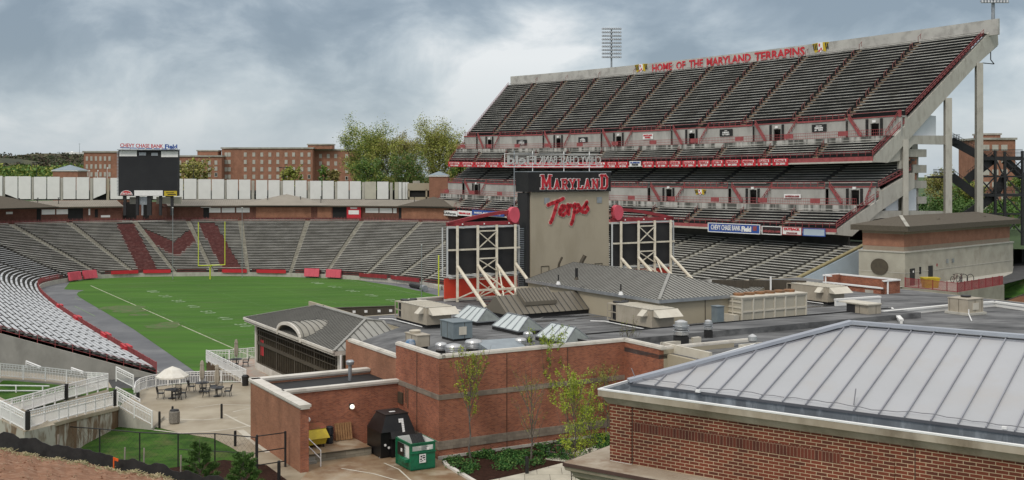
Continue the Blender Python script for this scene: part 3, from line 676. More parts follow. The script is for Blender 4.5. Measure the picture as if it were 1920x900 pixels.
# ---- wall of white panels behind
pw = thing('panel_screen', 'long row of tall white panels between grey piers behind the bowl', 'screen wall', P(380, 372, 300))
x = -42.0
def ztop(px): return CZ-((330.5+px*0.0148)-HY)/F*300
def pbox(p0, p1, zb, zt, D, th_, m, name, par, cut=None):
    a, b = P(p0, 300, D), P(p1, 300, D); q = MB()
    if cut: 
        f = [Vector((a.x, D, zb+cut[0])), Vector((b.x, D, zb+cut[1])), Vector((b.x, D, zt)), Vector((a.x, D, zt))]
        q.loft([v+Vector((0, th_, 0)) for v in f][::-1], f[::-1])
    else: q.box(((a.x+b.x)/2, D+th_/2, (zb+zt)/2), (b.x-a.x, th_, zt-zb))
    return q.build(name, m, par)
starts = [-44, 9.5, 63.5, 118.5, 175, 207, 262, 320, 372, 425, 480, 530.5, 581.5, 632.5, 684]
for i, x in enumerate(starts):
    pitch = 25.0 if x < 400 else 23.2; wd = 23 if x < 400 else 21
    for k in (0, 1):
        if x == 175 and k == 1: continue
        m = white_y if (x == 684 and k == 0) else white_p
        cut = (1.4, 0.1) if (x == 9.5 and k == 0) else ((0.1, 1.5) if x == 175 else None)
        pbox(x+k*pitch, x+k*pitch+wd, 15.6, ztop(x), 300, 0.25, m, 'panel', pw, cut)
for k, (a, b, m) in enumerate(((740, 747, white_y), (747.5, 753, white_p), (754.5, 760, white_p), (760.5, 766.5, white_p))): pbox(a, b, 15.6, ztop(a), 300, 0.25, m, 'panel', pw)
for x in (3.5, 57.5, 112.5, 168.5, 199.5, 367.5, 419, 471.5, 525, 576.5, 627.5, 678.5, 731): pbox(x, x+5, 15.3, ztop(x)-0.15, 300.4, 0.5, conc_lt if x != 199.5 else beige, 'pier', pw)
q = MB(); a, b = P(-60, 372, 301.2), P(770, 372, 301.2); q.beam(Vector((a.x, 301.4, 16.6)), Vector((b.x, 301.4, 16.6)), 0.4, 2.6); q.build('back_wall', dark_in, pw)
# ---- main scoreboard on the rim
DS = 266.0; sb = thing('video_scoreboard', 'large black video scoreboard with white panels on black posts above the far bowl', 'scoreboard', P(278, 408, DS))
def sbox(x0, x1, y0, y1, m, name, d=0.0, th_=0.3, par=None):
    a = P(x0, y1, DS); b = P(x1, y0, DS); q = MB(); q.box(((a.x+b.x)/2, DS+d+th_/2, (a.z+b.z)/2), (b.x-a.x, th_, b.z-a.z)); return q.build(name, m, par or sb)
sbox(222, 333, 281, 367.5, screen, 'screen', 0, 1.6)
sbox(224.3, 256.8, 282.3, 293, white, 'white_panel', -0.12, 0.12); sbox(302.5, 334, 283.5, 294.5, white, 'white_panel', -0.12, 0.12)
sbox(252, 305.5, 357, 367, white, 'white_panel', -0.12, 0.12)
sbox(308, 332, 358, 367.3, yellow, 'yellow_sign', -0.12, 0.12)
q = MB(); q.beam(P(311, 361.2, DS-0.15), P(326, 361.2, DS-0.15), 0.03, 0.14)
q.beam(P(314, 364.6, DS-0.15), P(330, 364.6, DS-0.15), 0.03, 0.2); q.build('lettering', black, sb)
q = MB(); c = P(236.8, 366.5, DS-0.15); pts = [c+Vector((1.45*math.cos(t), 0, 1.15*math.sin(t)+0.05)) for t in [math.pi*k/12 for k in range(13)]]
q.loft([p+Vector((0, 0.1, 0)) for p in pts], pts); q.build('crest', white, sb)
q = MB(); pts = [c+Vector((1.3*math.cos(t), -0.04, 0.98*math.sin(t)+0.12)) for t in [math.pi*k/12 for k in range(13)]]; q.loft([p+Vector((0, 0.03, 0)) for p in pts], pts); q.build('crest_field', red_b, sb)
q = MB(); add_text(q, 'Old Line', c+Vector((-1.2, -0.1, 0.25)), c+Vector((1.2, -0.1, 0.25)), 0.5, bold=0.02, depth=0.03, nrm=(0, -1, 0)); q.build('lettering', white, sb)
q = MB()
for k in range(30): q.beam(P(221, 285+k*2.75, DS+0.1), P(221, 286.4+k*2.75, DS+0.1), 0.4, 0.3)
q.build('side_lights', galv, sb)
sbox(257.5, 302, 284, 292.5, screen2, 'catwalk_recess', -0.05, 0.05); sbox(261, 274, 286, 291.5, galv, 'louvre', -0.1, 0.06); sbox(284, 296, 286.5, 292, galv, 'louvre', -0.1, 0.06)
sbox(222, 338, 280.3, 281.6, galv, 'lamp_rail', -1.0, 1.0)
q = MB()
for k in range(8): q.box(P(229+k*14.5, 279.2, DS-0.9), (0.35, 0.35, 0.25))
q.build('lamps', white, sb)
nq = (0, -1, 0)
q = MB(); add_text(q, 'CHEVY CHASE BANK', P(225.5, 275.5, DS-0.3), P(306, 277.5, DS-0.3), 0.86, bold=0.015, depth=0.12, nrm=nq); q.build('sign_letters', red_b, sb)
q = MB(); add_text(q, 'Field', P(309.5, 278, DS-0.3), P(332.5, 278.5, DS-0.3), 0.95, bold=0.035, depth=0.12, nrm=nq); q.build('sign_letters', blue_s, sb)
q = MB(); q.beam(P(225.5, 276.9, DS-0.2), P(333, 280, DS-0.2), 0.15, 0.2); q.build('sign_bar', blue_s, sb)
for x in (232.5, 256, 278.5, 299.5, 321): sbox(x-2.4 if x != 278.5 else x-4, x+2.4 if x != 278.5 else x+4, 366, 404, black_s, 'post', 0.4, 0.6)
sbox(258, 275, 369, 384, galv, 'equipment_box', 0.9, 1.0); sbox(262.5, 266, 383, 404, galv, 'equipment_post', 1.0, 0.3); sbox(237, 254, 370, 383, conc, 'equipment_box', 2.2, 0.8); sbox(283, 330, 370, 383, white_y, 'equipment_box', 4, 0.8)
# ================================================================ DISTANT BUILDINGS
def far_building(name, label, px0, px1, yt, D, rows, cols, storey, zb=9.0, depth=14, penth=None, m=bk_f, yt2=None, wm=None, wside=True, skip=lambda i, j: False, ww=0.75):
    a, b = P(px0, yt, D), P(px1, yt, D); o = thing(name, label, 'building', ((a.x+b.x)/2, D, zb))
    q = MB(); q.box(((a.x+b.x)/2, D+depth/2, (zb+a.z)/2), (b.x-a.x, depth, a.z-zb)); q.build('wall', m, o)
    q = MB(); q.box(((a.x+b.x)/2, D+depth/2, a.z+0.3), (b.x-a.x+0.8, depth+0.8, 0.6)); q.build('roof', conc, o)
    for j in range(rows):
        for i, c in enumerate(cols):
            if skip(i, j): continue
            z = a.z-2.3-j*storey; xx = P(c, 0, D).x
            f = MB(); f.box((xx, D-0.04, z), (ww*1.5, 0.16, 1.65)); fo = f.build('window', conc_lt, o)
            g_ = MB(); g_.box((xx, D-0.13, z+0.05), (ww*1.0, 0.06, 1.2))
    g_.build('pane', glass_d, fo)
    if penth:
        for (x0, x1, y) in penth:
            p_, q_ = P(x0, y, D+3), P(x1, y, D+3); r_ = MB(); r_.box(((p_.x+q_.x)/2, D+6, (p_.z+a.z)/2), (q_.x-p_.x, 6, p_.z-a.z)); r_.build('penthouse', m, o)
            r_ = MB(); r_.box(((p_.x+q_.x)/2, D+6, p_.z+0.25), (q_.x-p_.x+0.6, 6.6, 0.5)); r_.build('penthouse_roof', conc, o)
    return o
far_building('brick_dormitory', 'large red brick dormitory with small white windows and rooftop penthouse', 416, 586, 279, 452, 4, [424, 430, 460, 476, 491, 506, 521, 536.5, 550.5, 566, 579.5], 2.95, penth=[(577, 623, 272)])
far_building('brick_dormitory', 'right wing of the brick dormitory partly hidden by leafy trees', 586.5, 668, 282, 458, 4, [601, 615.5, 629.5, 650], 3.0)
far_building('brick_dormitory', 'lower brick dormitory wing seen just right of the video scoreboard', 325, 415.5, 294, 448, 3, [337, 351, 361, 380, 392.5, 405], 2.4, penth=[(370, 408, 283.5)])
o = far_building('brick_dormitory', 'plain brick dormitory block standing left of the video scoreboard', 157, 221, 286, 430, 4, [163, 171.5, 180, 188.5, 197, 205.5], 3.0, ww=0.55)
far_building('brick_dormitory', 'brick dormitory seen behind the black stair tower at the right', 1838, 1904, 262, 330, 7, [1849, 1866, 1883], 3.6, zb=2, penth=[(1841, 1876, 253)], ww=1.2, depth=16)
# small hip roofed houses
def hip_house(name, label, px0, px1, ye, yr, D, zb, mw, mr, dep=None, frieze=True):
    a, b = P(px0, ye, D), P(px1, ye, D); W = b.x-a.x; dep = dep or W; o = thing(name, label, 'building', ((a.x+b.x)/2, D, zb))
    q = MB(); q.box(((a.x+b.x)/2, D+dep/2, (zb+a.z)/2), (W*0.92, dep*0.92, a.z-zb)); q.build('wall', mw, o)
    q = MB(); c = [Vector((a.x, D, a.z)), Vector((b.x, D, a.z)), Vector((b.x, D+dep, a.z)), Vector((a.x, D+dep, a.z))]; zr = P(0, yr, D+dep/2).z
    ap = Vector(((a.x+b.x)/2, D+dep/2, zr)); 
    for k in range(4): q.poly([c[k], c[(k+1) % 4], ap])
    q.poly(c[::-1]); q.build('roof', mr, o)
    if frieze:
        q = MB(); q.box(((a.x+b.x)/2, D+dep/2, a.z-0.2), (W*0.99, dep*0.99, 0.3)); q.build('cornice', white_p, o)
    return o
bluroof = mat('pale_slate_roof', (0.25, 0.31, 0.35), 0.6, (0.21, 0.26, 0.30), 0.5)
hip_house('brick_pavilion', 'small square brick tower with pale blue hip roof left of the dormitory', 96, 147, 319, 309, 380, 9, bk_f, bluroof)
hip_house('brick_pavilion', 'brick stair tower with pale blue pyramid roof beside the grandstand', 803, 841, 328.5, 321, 292, 9, bk_f, bluroof, dep=6)
gr = thing('parking_garage', 'cream concrete parking deck with open slots left of the grandstand', 'building', P(795, 372, 296))
pbox(764, 824, 14.3, 19.8, 296.5, 8, dark_in, 'interior', gr)
pbox(764, 824, CZ-(357-HY)/F*296, CZ-(343.5-HY)/F*296, 296, 0.4, beige, 'parapet', gr); pbox(764, 824, 15.2, 16.2, 296, 0.4, beige, 'parapet', gr)
for x in (765, 798, 822): pbox(x, x+3, 15.2, 18.2, 296, 0.4, beige, 'column', gr)
pbox(764, 824, 13, 15.2, 295.6, 0.4, bk_f, 'base_wall', gr); pbox(774, 787, CZ-(343.5-HY)/F*296, CZ-(342-HY)/F*296+0.4, 296.5, 1, conc, 'roof_box', gr)
# campus hall on the ridge, dome and mast
hall = thing('white_hall', 'long pale hall on the wooded ridge at far left', 'building', P(110, 293, 1500))
q = MB(); q.box(P(118, 291.2, 1500), (56, 10, 3.0)); q.build('wall', white_p, hall)
q = MB(); q.box(P(141, 289.6, 1500), (26, 10, 6.0)); q.build('wing', white_p, hall)
q = MB(); q.box(P(105, 292.6, 1496), (44, 5, 1.6)); q.build('annex', white_p, hall)
dm = MB(); c = P(135, 288.5, 1500); dm.lathe(c, [(2.9*math.cos(t), 2.9*math.sin(t)+0.4) for t in [math.pi/2*k/6 for k in range(6)]]+[(0.05, 3.3)], 14); tag(dm.build('white_dome', white, smooth=True), 'small white dome on the pale hall on the ridge', 'dome')
ms_ = thing('antenna_mast', 'thin antenna mast on the wooded ridge right of the white dome', 'mast', P(149, 288, 1490)); q = MB(); b = P(149, 290, 1490); q.tube(b, P(149, 268.5, 1490), 0.35, 0.15, n=5); q.build('pole', galv, ms_)
q = MB(); q.beam(P(147, 270, 1490), P(151, 270, 1490), 0.3); q.build('antenna_arm', galv, ms_)
# ================================================================ THE BIG GRANDSTAND
N0 = Vector((50.2, 175)); RP = Vector((0.813, 0.582)); DP = Vector((-0.582, 0.813))
def near_t(px):                     # distance back from the lower front edge, on the near end plane
    k = (px-CX)/F; return (k*N0.y-N0.x)/(RP.x-k*RP.y)
def tz(px, py):
    t = near_t(px); D = N0.y+RP.y*t; return t, CZ-(py-HY)/F*D
def S(t, z, k, out=0.0):
    Lk = (120.6+0.59*max(t, 0))*k; q = N0+RP*(t-out)+DP*Lk
    sag = (0.35+0.5*(z-13)/36)*4*k*(1-k)
    return Vector((q.x, q.y, z-sag))
gs = thing('grandstand', 'tall double deck concrete grandstand with dark bench rows and red railings', 'grandstand', S(10, 9, 0.5))
U = dict(A=tz(1637, 304), B=tz(1637, 293), C=tz(1661, 264), D=tz(1664, 254), E=tz(1690, 253), E2=tz(1700, 217), T=tz(1849, 63), Pt=tz(1869, 39))
Lw = dict(A=tz(1567, 439), B=tz(1569, 429), C=tz(1606, 397), D=tz(1609, 385), E=tz(1633, 384), E2=tz(1648, 351), T=tz(1702, 313))
print('upper', U); print('lower', Lw)
NK = 44; NS = 11
def strip(mb, p, q, m=0, k0=0.0, k1=1.0, n=NK):
    for i in range(n):
        a, b = k0+(k1-k0)*i/n, k0+(k1-k0)*(i+1)/n
        mb.poly([S(*p, a), S(*q, a), S(*q, b), S(*p, b)], m)
def kbox(mb, t0, t1, z0, z1, k0, k1, m=0, n=1):
    for i in range(n):
        a, b = k0+(k1-k0)*i/n, k0+(k1-k0)*(i+1)/n
        mb.hexa([S(t0, z0, b), S(t0, z0, a), S(t1, z0, a), S(t1, z0, b), S(t0, z1, b), S(t0, z1, a), S(t1, z1, a), S(t1, z1, b)], m)
def ktop(px, t, z):
    lo_, hi_ = 0.0, 1.0
    for _ in range(40):
        m_ = (lo_+hi_)/2
        if proj(S(t, z, m_))[0] > px: lo_ = m_
        else: hi_ = m_
    return (lo_+hi_)/2
def rows(p, q, n, bench, name_deck, par, deck_m, kk0=0.004, kk1=0.996):
    """seating between profile points p (front, low) and q (rear, high)"""
    dkm = MB(); t0, z0 = p; t1, z1 = q; dt, dz = (t1-t0)/n, (z1-z0)/n
    for j in range(n):
        ta, za = t0+dt*j, z0+dz*j
        strip(dkm, (ta, za), (ta, za+dz)); strip(dkm, (ta, za+dz), (ta+dt, za+dz))
        B = MB(); zb = za+dz+0.36
        for s_ in range(NS):
            ka, kb = s_/NS+0.0052, (s_+1)/NS-0.0052
            for i in range(4):
                a, b = ka+(kb-ka)*i/4, ka+(kb-ka)*(i+1)/4
                kbox(B, ta+0.12*dt, ta+0.48*dt, zb-0.08, zb+0.02, a, b)
        B.build('bench_row', bench, par)
    dkm.build(name_deck, deck_m, par)
rows(U['E2'], U['T'], 25, bench_u, 'upper_deck', gs, conc_dk)
rows(U['B'], U['C'], 6, bench_u, 'upper_front_deck', gs, conc_dk)
rows(Lw['B'], Lw['C'], 6, bench_u, 'lower_front_deck', gs, conc_dk)
rows(Lw['E2'], (Lw['T'][0]+3, Lw['T'][1]+1.4), 11, bench_g, 'lower_rear_deck', gs, deck_dk)
# stairs between the blocks, with dashes of red handrail
stq = MB(); hr = MB()
for (p, q, n, f) in ((U['E2'], U['T'], 25, 1), (U['B'], U['C'], 6, 1), (Lw['B'], Lw['C'], 6, 1), (Lw['E2'], Lw['T'], 10, 0)):
    for s_ in range(1, NS):
        k = s_/NS; w_ = 0.0046
        for j in range(n):
            t = p[0]+(q[0]-p[0])*j/n; z = p[1]+(q[1]-p[1])*j/n; dt, dz = (q[0]-p[0])/n, (q[1]-p[1])/n
            kbox(stq, t-0.05, t+dt*0.5, z+0.02, z+dz*0.55, k-w_, k+w_); kbox(stq, t+dt*0.5, t+dt, z+dz*0.5, z+dz+0.03, k-w_, k+w_)
            if f and j % 3 == 0:
                a, b = S(t, z+dz+0.85, k), S(t+dt*1.25, z+dz*2.25+0.85, k); hr.beam(a, b, 0.06, 0.06)
                hr.beam(S(t+0.1, z+dz, k), S(t+0.1, z+dz+0.9, k), 0.08); hr.beam(S(t+dt, z+dz*2, k), S(t+dt, z+dz*2+0.9, k), 0.08)
stq.build('stairs', aisle_b, gs); hr.build('handrails', mat('dull_red_rail', (0.25, 0.085, 0.075), .7), gs)
# fasciae, walkways, vomitory walls
fx = MB(); wk = MB()
for Q, drop in ((U, 0.0), (Lw, 0.0)):
    strip(fx, Q['A'], (Q['A'][0], Q['A'][1]+0.25)); kbox(fx, Q['A'][0]-0.35, Q['B'][0]+0.2, Q['A'][1]-0.05, Q['A'][1]+0.22, 0, 1, n=22)
    strip(wk, Q['C'], (Q['C'][0], Q['D'][1]), 1); strip(wk, (Q['C'][0], Q['D'][1]), (Q['E'][0], Q['D'][1]), 0)
fx.build('fascia_slab', conc_lt, gs); wk.build('walkway', [conc, conc_st], gs)
fr = MB()
for Q in (U, Lw):
    z0, z1 = Q['A'][1]+0.22, Q['B'][1]+0.15
    kbox(fr, Q['B'][0]-0.12, Q['B'][0]-0.02, z0, z1-0.15, 0, 1, n=22)
    for h in (0.45, 0.75): kbox(fr, Q['B'][0]-0.1, Q['B'][0]-0.04, z1+h-0.05, z1+h, 0, 1, n=22)
    for i in range(90): fr.beam(S(Q['B'][0]-0.07, z1, i/90), S(Q['B'][0]-0.07, z1+0.75, i/90), 0.06)
fr.build('front_railing', red_f, gs)
mr = MB(); mp = MB()
for Q in (U, Lw):
    t, z = Q['C'][0]-0.05, Q['D'][1]
    for h in (0.1, 0.55, 1.05): kbox(mr, t-0.03, t+0.03, z+h-0.03, z+h+0.03, 0, 1, n=22)
    for i in range(330): mp.beam(S(t, z, i/330), S(t, z+1.05, i/330), 0.035)
    for s_ in range(NS):
        k = (s_+0.72)/NS; kbox(mp, t-0.08, t-0.03, z+0.25, z+1.0, k-0.008, k+0.008)
mr.build('walkway_railing', red_f, gs); mp.build('railing_pickets', red_f, gs)
vw = MB(); vd = MB(); vp = MB(); dg = MB(); vi = MB(); sg = MB(); cap = MB()
for Q in (U, Lw):
    t0, z0, t1, z1 = Q['E'][0], Q['D'][1], Q['E2'][0], Q['E2'][1]
    tw = (t0+t1)/2
    dpx = (1640, 1457, 1297, 1160, 1047, 918) if Q is U else (1603, 1412, 1254, 1120, 1010, 893)
    dk_s = [ktop(x_, tw, z0+1) for x_ in dpx]; bays = []
    for i_, kd in enumerate(dk_s): bays.append((max(0, kd-.040), min(1, kd+.042), kd))
    full = []; last_ = 0.0
    for b_ in bays: full.append((last_, b_[0], None)) if b_[0] > last_ else None; full.append(b_); last_ = b_[1]
    if last_ < 1: full.append((last_, 1.0, None))
    for s_, (ka, kb, kd) in enumerate(full):
        kd0, kd1 = (kd-.0065, kd+.0065) if kd is not None else (0, 0)
        if kd is not None:
            kbox(vw, tw, tw+0.3, z0, z1+0.05, ka, kd0); kbox(vw, tw, tw+0.3, z0, z1+0.05, kd1, kb); kbox(vw, tw, tw+0.3, z0+2.35, z1+0.05, kd0, kd1)
            kbox(vi, tw+1.6, tw+1.7, z0, z1, kd0-.01, kd1+.01); kbox(vp, tw-0.3, tw-0.02, z0, z1-0.2, kd0-0.006, kd0-0.003); kbox(vp, tw-0.3, tw-0.02, z0, z1-0.2, kd1+0.003, kd1+0.006)
            kbox(sg, tw-0.25, tw-0.05, z0+2.5, z0+2.9, kd0+0.004, kd1-0.004)
            # stairs and red rails running down to the walkway on either side
            for (e0, e1) in ((ka+0.003, kd0-0.012), (kb-0.003, kd1+0.012)):
                for h in ((0.45, 0.85) if e0 < e1 else (0.15, 0.45, 0.85)): dg.beam(S(tw-0.25, z1+h, e0), S(tw-0.5, z0+h, e1), 0.12 if h < .3 else 0.08, 0.30 if h < .3 else 0.09)
                for u in (0, .25, .5, .75, 1): kk = e0+(e1-e0)*u; zz = z1+(z0-z1)*u; dg.beam(S(tw-0.3, zz, kk), S(tw-0.3, zz+0.9, kk), 0.08)
        else:
            kbox(vw, t0+0.0, t0+0.3, z0, z1+0.05, ka, kb, n=2); kbox(vw, t0, t1, z1-0.25, z1+0.03, ka, kb, n=2)
            kbox(cap, t0-0.12, t0+0.05, z1-0.2, z1+0.1, ka, kb, n=2); kbox(cap, t0-0.08, t0, z1+0.85, z1+0.93, ka, kb, n=2); kbox(cap, t0-0.08, t0, z1+0.45, z1+0.5, ka, kb, n=2)
            for u in range(9): kk = ka+(kb-ka)*u/8; cap.beam(S(t0-0.04, z1, kk), S(t0-0.04, z1+0.9, kk), 0.07)
        if kd is not None:
            kbox(cap, tw-0.1, tw+0.3, z1-0.02, z1+0.16, ka, kb, n=2); kbox(cap, tw, tw+0.08, z1+0.82, z1+0.9, ka, kb, n=2)
pale_w = mat('grey_painted_wall', (0.43, 0.425, 0.40), 0.9, (0.34, 0.335, 0.315), 0.4, col3=(0.27, 0.265, 0.25), ns3=0.3, stretch=(1, 1, 0.5))
vw.build('walkway_wall', pale_w, gs); vi.build('passage', dark_in, gs); vp.build('door_post', black, gs); dg.build('stair_railing', red_f, gs)
sg.build('exit_sign', white, gs); cap.build('wall_railing', red_f, gs)
# little signs hanging on the walkway wall
def wall_sign(px0, px1, py0, py1, t, mb_m, label, words=(), wm=white, name='wall_sign', trim=None):
    k0, k1 = ktop(px0, t, 25), ktop(px1, t, 25); D = S(t, 25, (k0+k1)/2).y; z0, z1 = CZ-(py1-HY)/F*D, CZ-(py0-HY)/F*D
    sg_ = (0.35+0.5*(z0-13)/36)*4*((k0+k1)/2)*(1-(k0+k1)/2); z0 += sg_; z1 += sg_
    o = thing(name, label, 'sign', S(t, z0, (k0+k1)/2), 0, 'signs hanging on the big grandstand')
    q = MB(); kbox(q, t-0.14, t-0.04, z0, z1, k1, k0); q.build('panel', mb_m, o)
    nr = Vector((-RP.x, -RP.y, 0)); n_ = len(words)
    for i, wd_ in enumerate(words):
        hh = (z1-z0)/(n_+0.4); zz = z1-(i+1)*hh; q = MB(); f = 0.08 if i == 0 or n_ == 1 else 0.22
        fa = wd_.get('f', (f, 1-f)); ka, kb = k0+(k1-k0)*fa[0], k0+(k1-k0)*fa[1]
        add_text(q, wd_['t'], S(t-0.16, zz, ka), S(t-0.16, zz, kb), hh*0.72*wd_.get('h', 1), bold=wd_.get('b', 0.03), depth=0.06, nrm=nr); q.build('lettering', wd_.get('m', wm), o)
    if trim:
        q = MB()
        for za in (z0, z1-0.12): kbox(q, t-0.17, t-0.13, za, za+0.12, k1, k0)
        for ka in (k0, k1): kbox(q, t-0.17, t-0.13, z0, z1, ka-0.0007, ka+0.0007)
        q.build('frame', trim, o)
    return o
tU = U['E'][0]-0.05
for (a, b, y0, y1, lab, wd_, mm, wm) in ((1523, 1550, 233, 247, 'small black sign with white lettering on upper walkway wall, nearest to camera', ({'t': 'HEAD COACH', 'f': (.3, .7), 'h': .6}, {'t': 'FRIEDGEN', 'b': .05}, {'t': '#1  TERPS'}), black, white),
        (1350, 1374, 242, 255, 'small black sign with white lettering on upper walkway wall, second from right', ({'t': 'GO', 'f': (.4, .6), 'h': .6}, {'t': 'HEAD', 'b': .05, 'f': (.25, .75)}, {'t': 'TO TERPS'}), black, white),
        (1206, 1225, 251, 261, 'white sign with red lettering on the upper walkway wall', ({'t': 'MARYLAND', 'm': red_b}, {'t': 'FOOTBALL', 'm': red_b}), white, red_b),
        (1085, 1102, 257, 267, 'small black sign with white lettering near the upper wall middle', ({'t': 'GO', 'f': (.35, .65), 'h': .6}, {'t': 'RIGBIER'}, {'t': '11 TERPS'}), black, white),
        (969, 988, 262, 272, 'small black sign with white lettering at far left of the upper wall', ({'t': 'GO', 'f': (.35, .65), 'h': .6}, {'t': 'TURTLE'}, {'t': '10 TERPS'}), black, white)):
    wall_sign(a, b, y0, y1, tU, mm, lab, wd_, wm)
wall_sign(1471, 1502, 364, 372, Lw['E'][0]-0.05, white, 'thin white web address sign on the lower walkway wall', ({'t': 'umterps.com', 'm': red_f},))
# red banner strip on the upper fascia, one per name
tF = U['A'][0]-0.36; names = ['KOZLOV', 'NOVAK', 'GUEDRY', 'HOLLAND', 'SCARBATH', 'COSTA', 'WARD', 'PELLINI', 'WALKER', 'COLTERI', 'MODZEL', 'OGLESBY', 'GILL', 'WHITE', 'CLAYTON']
xs = [(840, 864), (865, 889), (890, 914), (915, 937), (938, 959), (960, 981), (982, 1003), (1004, 1024), (1025, 1045), (1046, 1067), (1068, 1089), (1090, 1112), (1113, 1137), (1138, 1157), (1158, 1178)]
xs2 = [(1205, 1226, 'WILSON', '81 1980'), (1230, 1252, 'JACKSON', '27 1984'), (1255, 1277, 'RENNER', '79 1963'), (1280, 1305, 'KOLLOCK', '7  2001'), (1309, 1331, 'PERRY', '28 1969'), (1335, 1357, 'BETTER', '57 1949'), (1360, 1387, 'FERGUSON', '80 2003'), (1390, 1417, 'MERRIMAN', '50 2004'), (1421, 1445, 'DAVIS', '35 1998'), (1449, 1478, 'SCHAUB', '23 2001')]
ord_ = ['first', 'second', 'third', 'fourth', 'fifth', 'sixth', 'seventh', 'eighth', 'ninth', 'tenth', 'eleventh', 'twelfth', 'thirteenth', 'fourteenth', 'fifteenth']
def fascia_banner(a, b, l1, l2, label):
    k0, k1 = ktop(a, tF, 25), ktop(b, tF, 25); z0, z1 = U['A'][1]-0.2, U['A'][1]+1.05
    o = thing('name_banner', label, 'banner', S(tF, z0, k0), 0, 'red name banners along the upper deck edge')
    q = MB(); kbox(q, tF-0.06, tF, z0, z1, k1, k0); q.build('banner_cloth', red_b, o); nr = Vector((-RP.x, -RP.y, 0))
    mid = lambda f: k0+(k1-k0)*f
    q = MB(); kbox(q, tF-0.09, tF-0.06, z0+0.66, z1-0.14, mid(.88), mid(.12)); q.build('name_plate', white, o)
    q = MB(); add_text(q, l1, S(tF-0.12, z0+0.72, mid(.16)), S(tF-0.12, z0+0.72, mid(.84)), 0.34, bold=0.02, depth=0.05, nrm=nr); q.build('lettering', red_b, o)
    q = MB(); add_text(q, l2, S(tF-0.10, z0+0.16, mid(.22)), S(tF-0.10, z0+0.16, mid(.82)), 0.34, bold=0.03, depth=0.05, nrm=nr); q.build('numerals', white, o)
for i, ((a, b), nm_) in enumerate(zip(xs, names)): fascia_banner(a, b, nm_, '%d %d' % (10+i*5, 1950+i*4), 'red name banner on upper deck edge, %s from its far left end' % ord_[i])
for i, (a, b, n1_, n2_) in enumerate(xs2): fascia_banner(a, b, n1_, n2_, 'red name banner on upper deck edge, %s right of the white sign' % ord_[i])
wall_sign(1181, 1202, 302, 312, tF, white, 'white sign with blue lettering between the red name banners', ({'t': 'ALL-AMERICANS', 'm': blue_s}, {'t': 'STARTERS', 'm': black_s}))
# advertising along the lower fascia
tL = Lw['A'][0]-0.36; dk_b = mat('dark_board', (0.03, 0.02, 0.02), 0.6)
wall_sign(1329, 1426, 419, 437, tL, blue_s, 'long blue board with white bank lettering on the lower deck edge', ({'t': 'CHEVY CHASE BANK', 'f': (.06, .64), 'b': .01}, ), white, 'advertising_board', white)
o_ = [o for o in bpy.data.objects if o.name.startswith('advertising_board')][-1]
def ad_text(o, px0, px1, py0, t, wd_, h, m, b=.03):
    k0, k1 = ktop(px0, t, 14), ktop(px1, t, 14); D = S(t, 14, k0).y; z = CZ-(py0-HY)/F*D+(0.35)*4*k0*(1-k0); q = MB()
    add_text(q, wd_, S(t-0.17, z, k0), S(t-0.17, z, k1), h, bold=b, depth=0.06, nrm=Vector((-RP.x, -RP.y, 0))); q.build('lettering', m, o)
ad_text(o_, 1392, 1410, 433.5, tL, 'Field', 0.85, white, .05)
q = MB(); ka, kb = ktop(1413, tL, 14), ktop(1420, tL, 14); kbox(q, tL-0.18, tL-0.12, 13.15, 13.9, kb, ka); q.build('emblem', red_f, o_)
wall_sign(1430, 1466, 424, 440, tL, dk_b, 'dark board with red lettering and white frame on the lower deck edge', ({'t': 'ledopizza.com', 'm': red_f, 'f': (.05, .95), 'h': .6},), white, 'advertising_board', white)
wall_sign(1468, 1504, 425, 441, tL, white_p, 'white board with red steakhouse lettering on the lower deck edge', ({'t': 'OUTBACK', 'm': red_b, 'b': .05, 'h': .9}, {'t': 'STEAKHOUSE', 'm': red_f, 'h': .6}), white, 'advertising_board', red_f)
wall_sign(1507, 1548, 428, 443, tL, pale_bl, 'blank pale blue board at near end of the lower deck edge', (), white, 'advertising_board', blue_s)
for (a, b, lab, wd_, mm, wm) in ((804, 829, 'black board with white lettering at far left of the lower deck edge', 'Sprint', black, white), (831, 858, 'white board with thin dark lettering left of the red framed lettering board', 'LAFarge', white, black),
                                 (859, 885, 'white board with bold red lettering on far lower deck edge', 'TERRAPIN CLUB', white, red_b), (886, 946, 'long blue board with white lettering on far lower deck edge', 'MARYLAND LOTTERY', blue_s, white)):
    wall_sign(a, b, 395, 404.5, tL, mm, lab, ({'t': wd_, 'h': .7},), wm, 'advertising_board')
# back parapet with lettering
pa = MB(); tP, zP = U['Pt'][0], U['Pt'][1]; zT = U['T'][1]
kbox(pa, U['T'][0]+0.9, U['T'][0]+1.35, zT-0.3, zP, -0.012, 1, n=22); strip(pa, (U['T'][0], zT), (U['T'][0]+1.0, zT))
pa.build('back_parapet', mat('parapet_concrete', (0.50, 0.49, 0.46), 0.9, (0.42, 0.41, 0.385), 0.25, col3=(0.34, 0.33, 0.31), ns3=0.5), gs)
tA = U['T'][0]+0.86; nr = Vector((-RP.x, -RP.y, 0))
def word(wd_, px0, px1):
    q = MB(); k0, k1 = ktop(px0, tA, 48), ktop(px1, tA, 48); zb = zT+0.42
    add_text(q, wd_, S(tA, zb, k0), S(tA, zb, k1), 1.75, bold=0.03, depth=0.06, nrm=nr); q.build('lettering', red_b, gs)
word('HOME', 1223, 1260); word('OF', 1268, 1285); word('THE', 1292, 1318); word('MARYLAND', 1325, 1408); word('TERRAPINS', 1415, 1509)
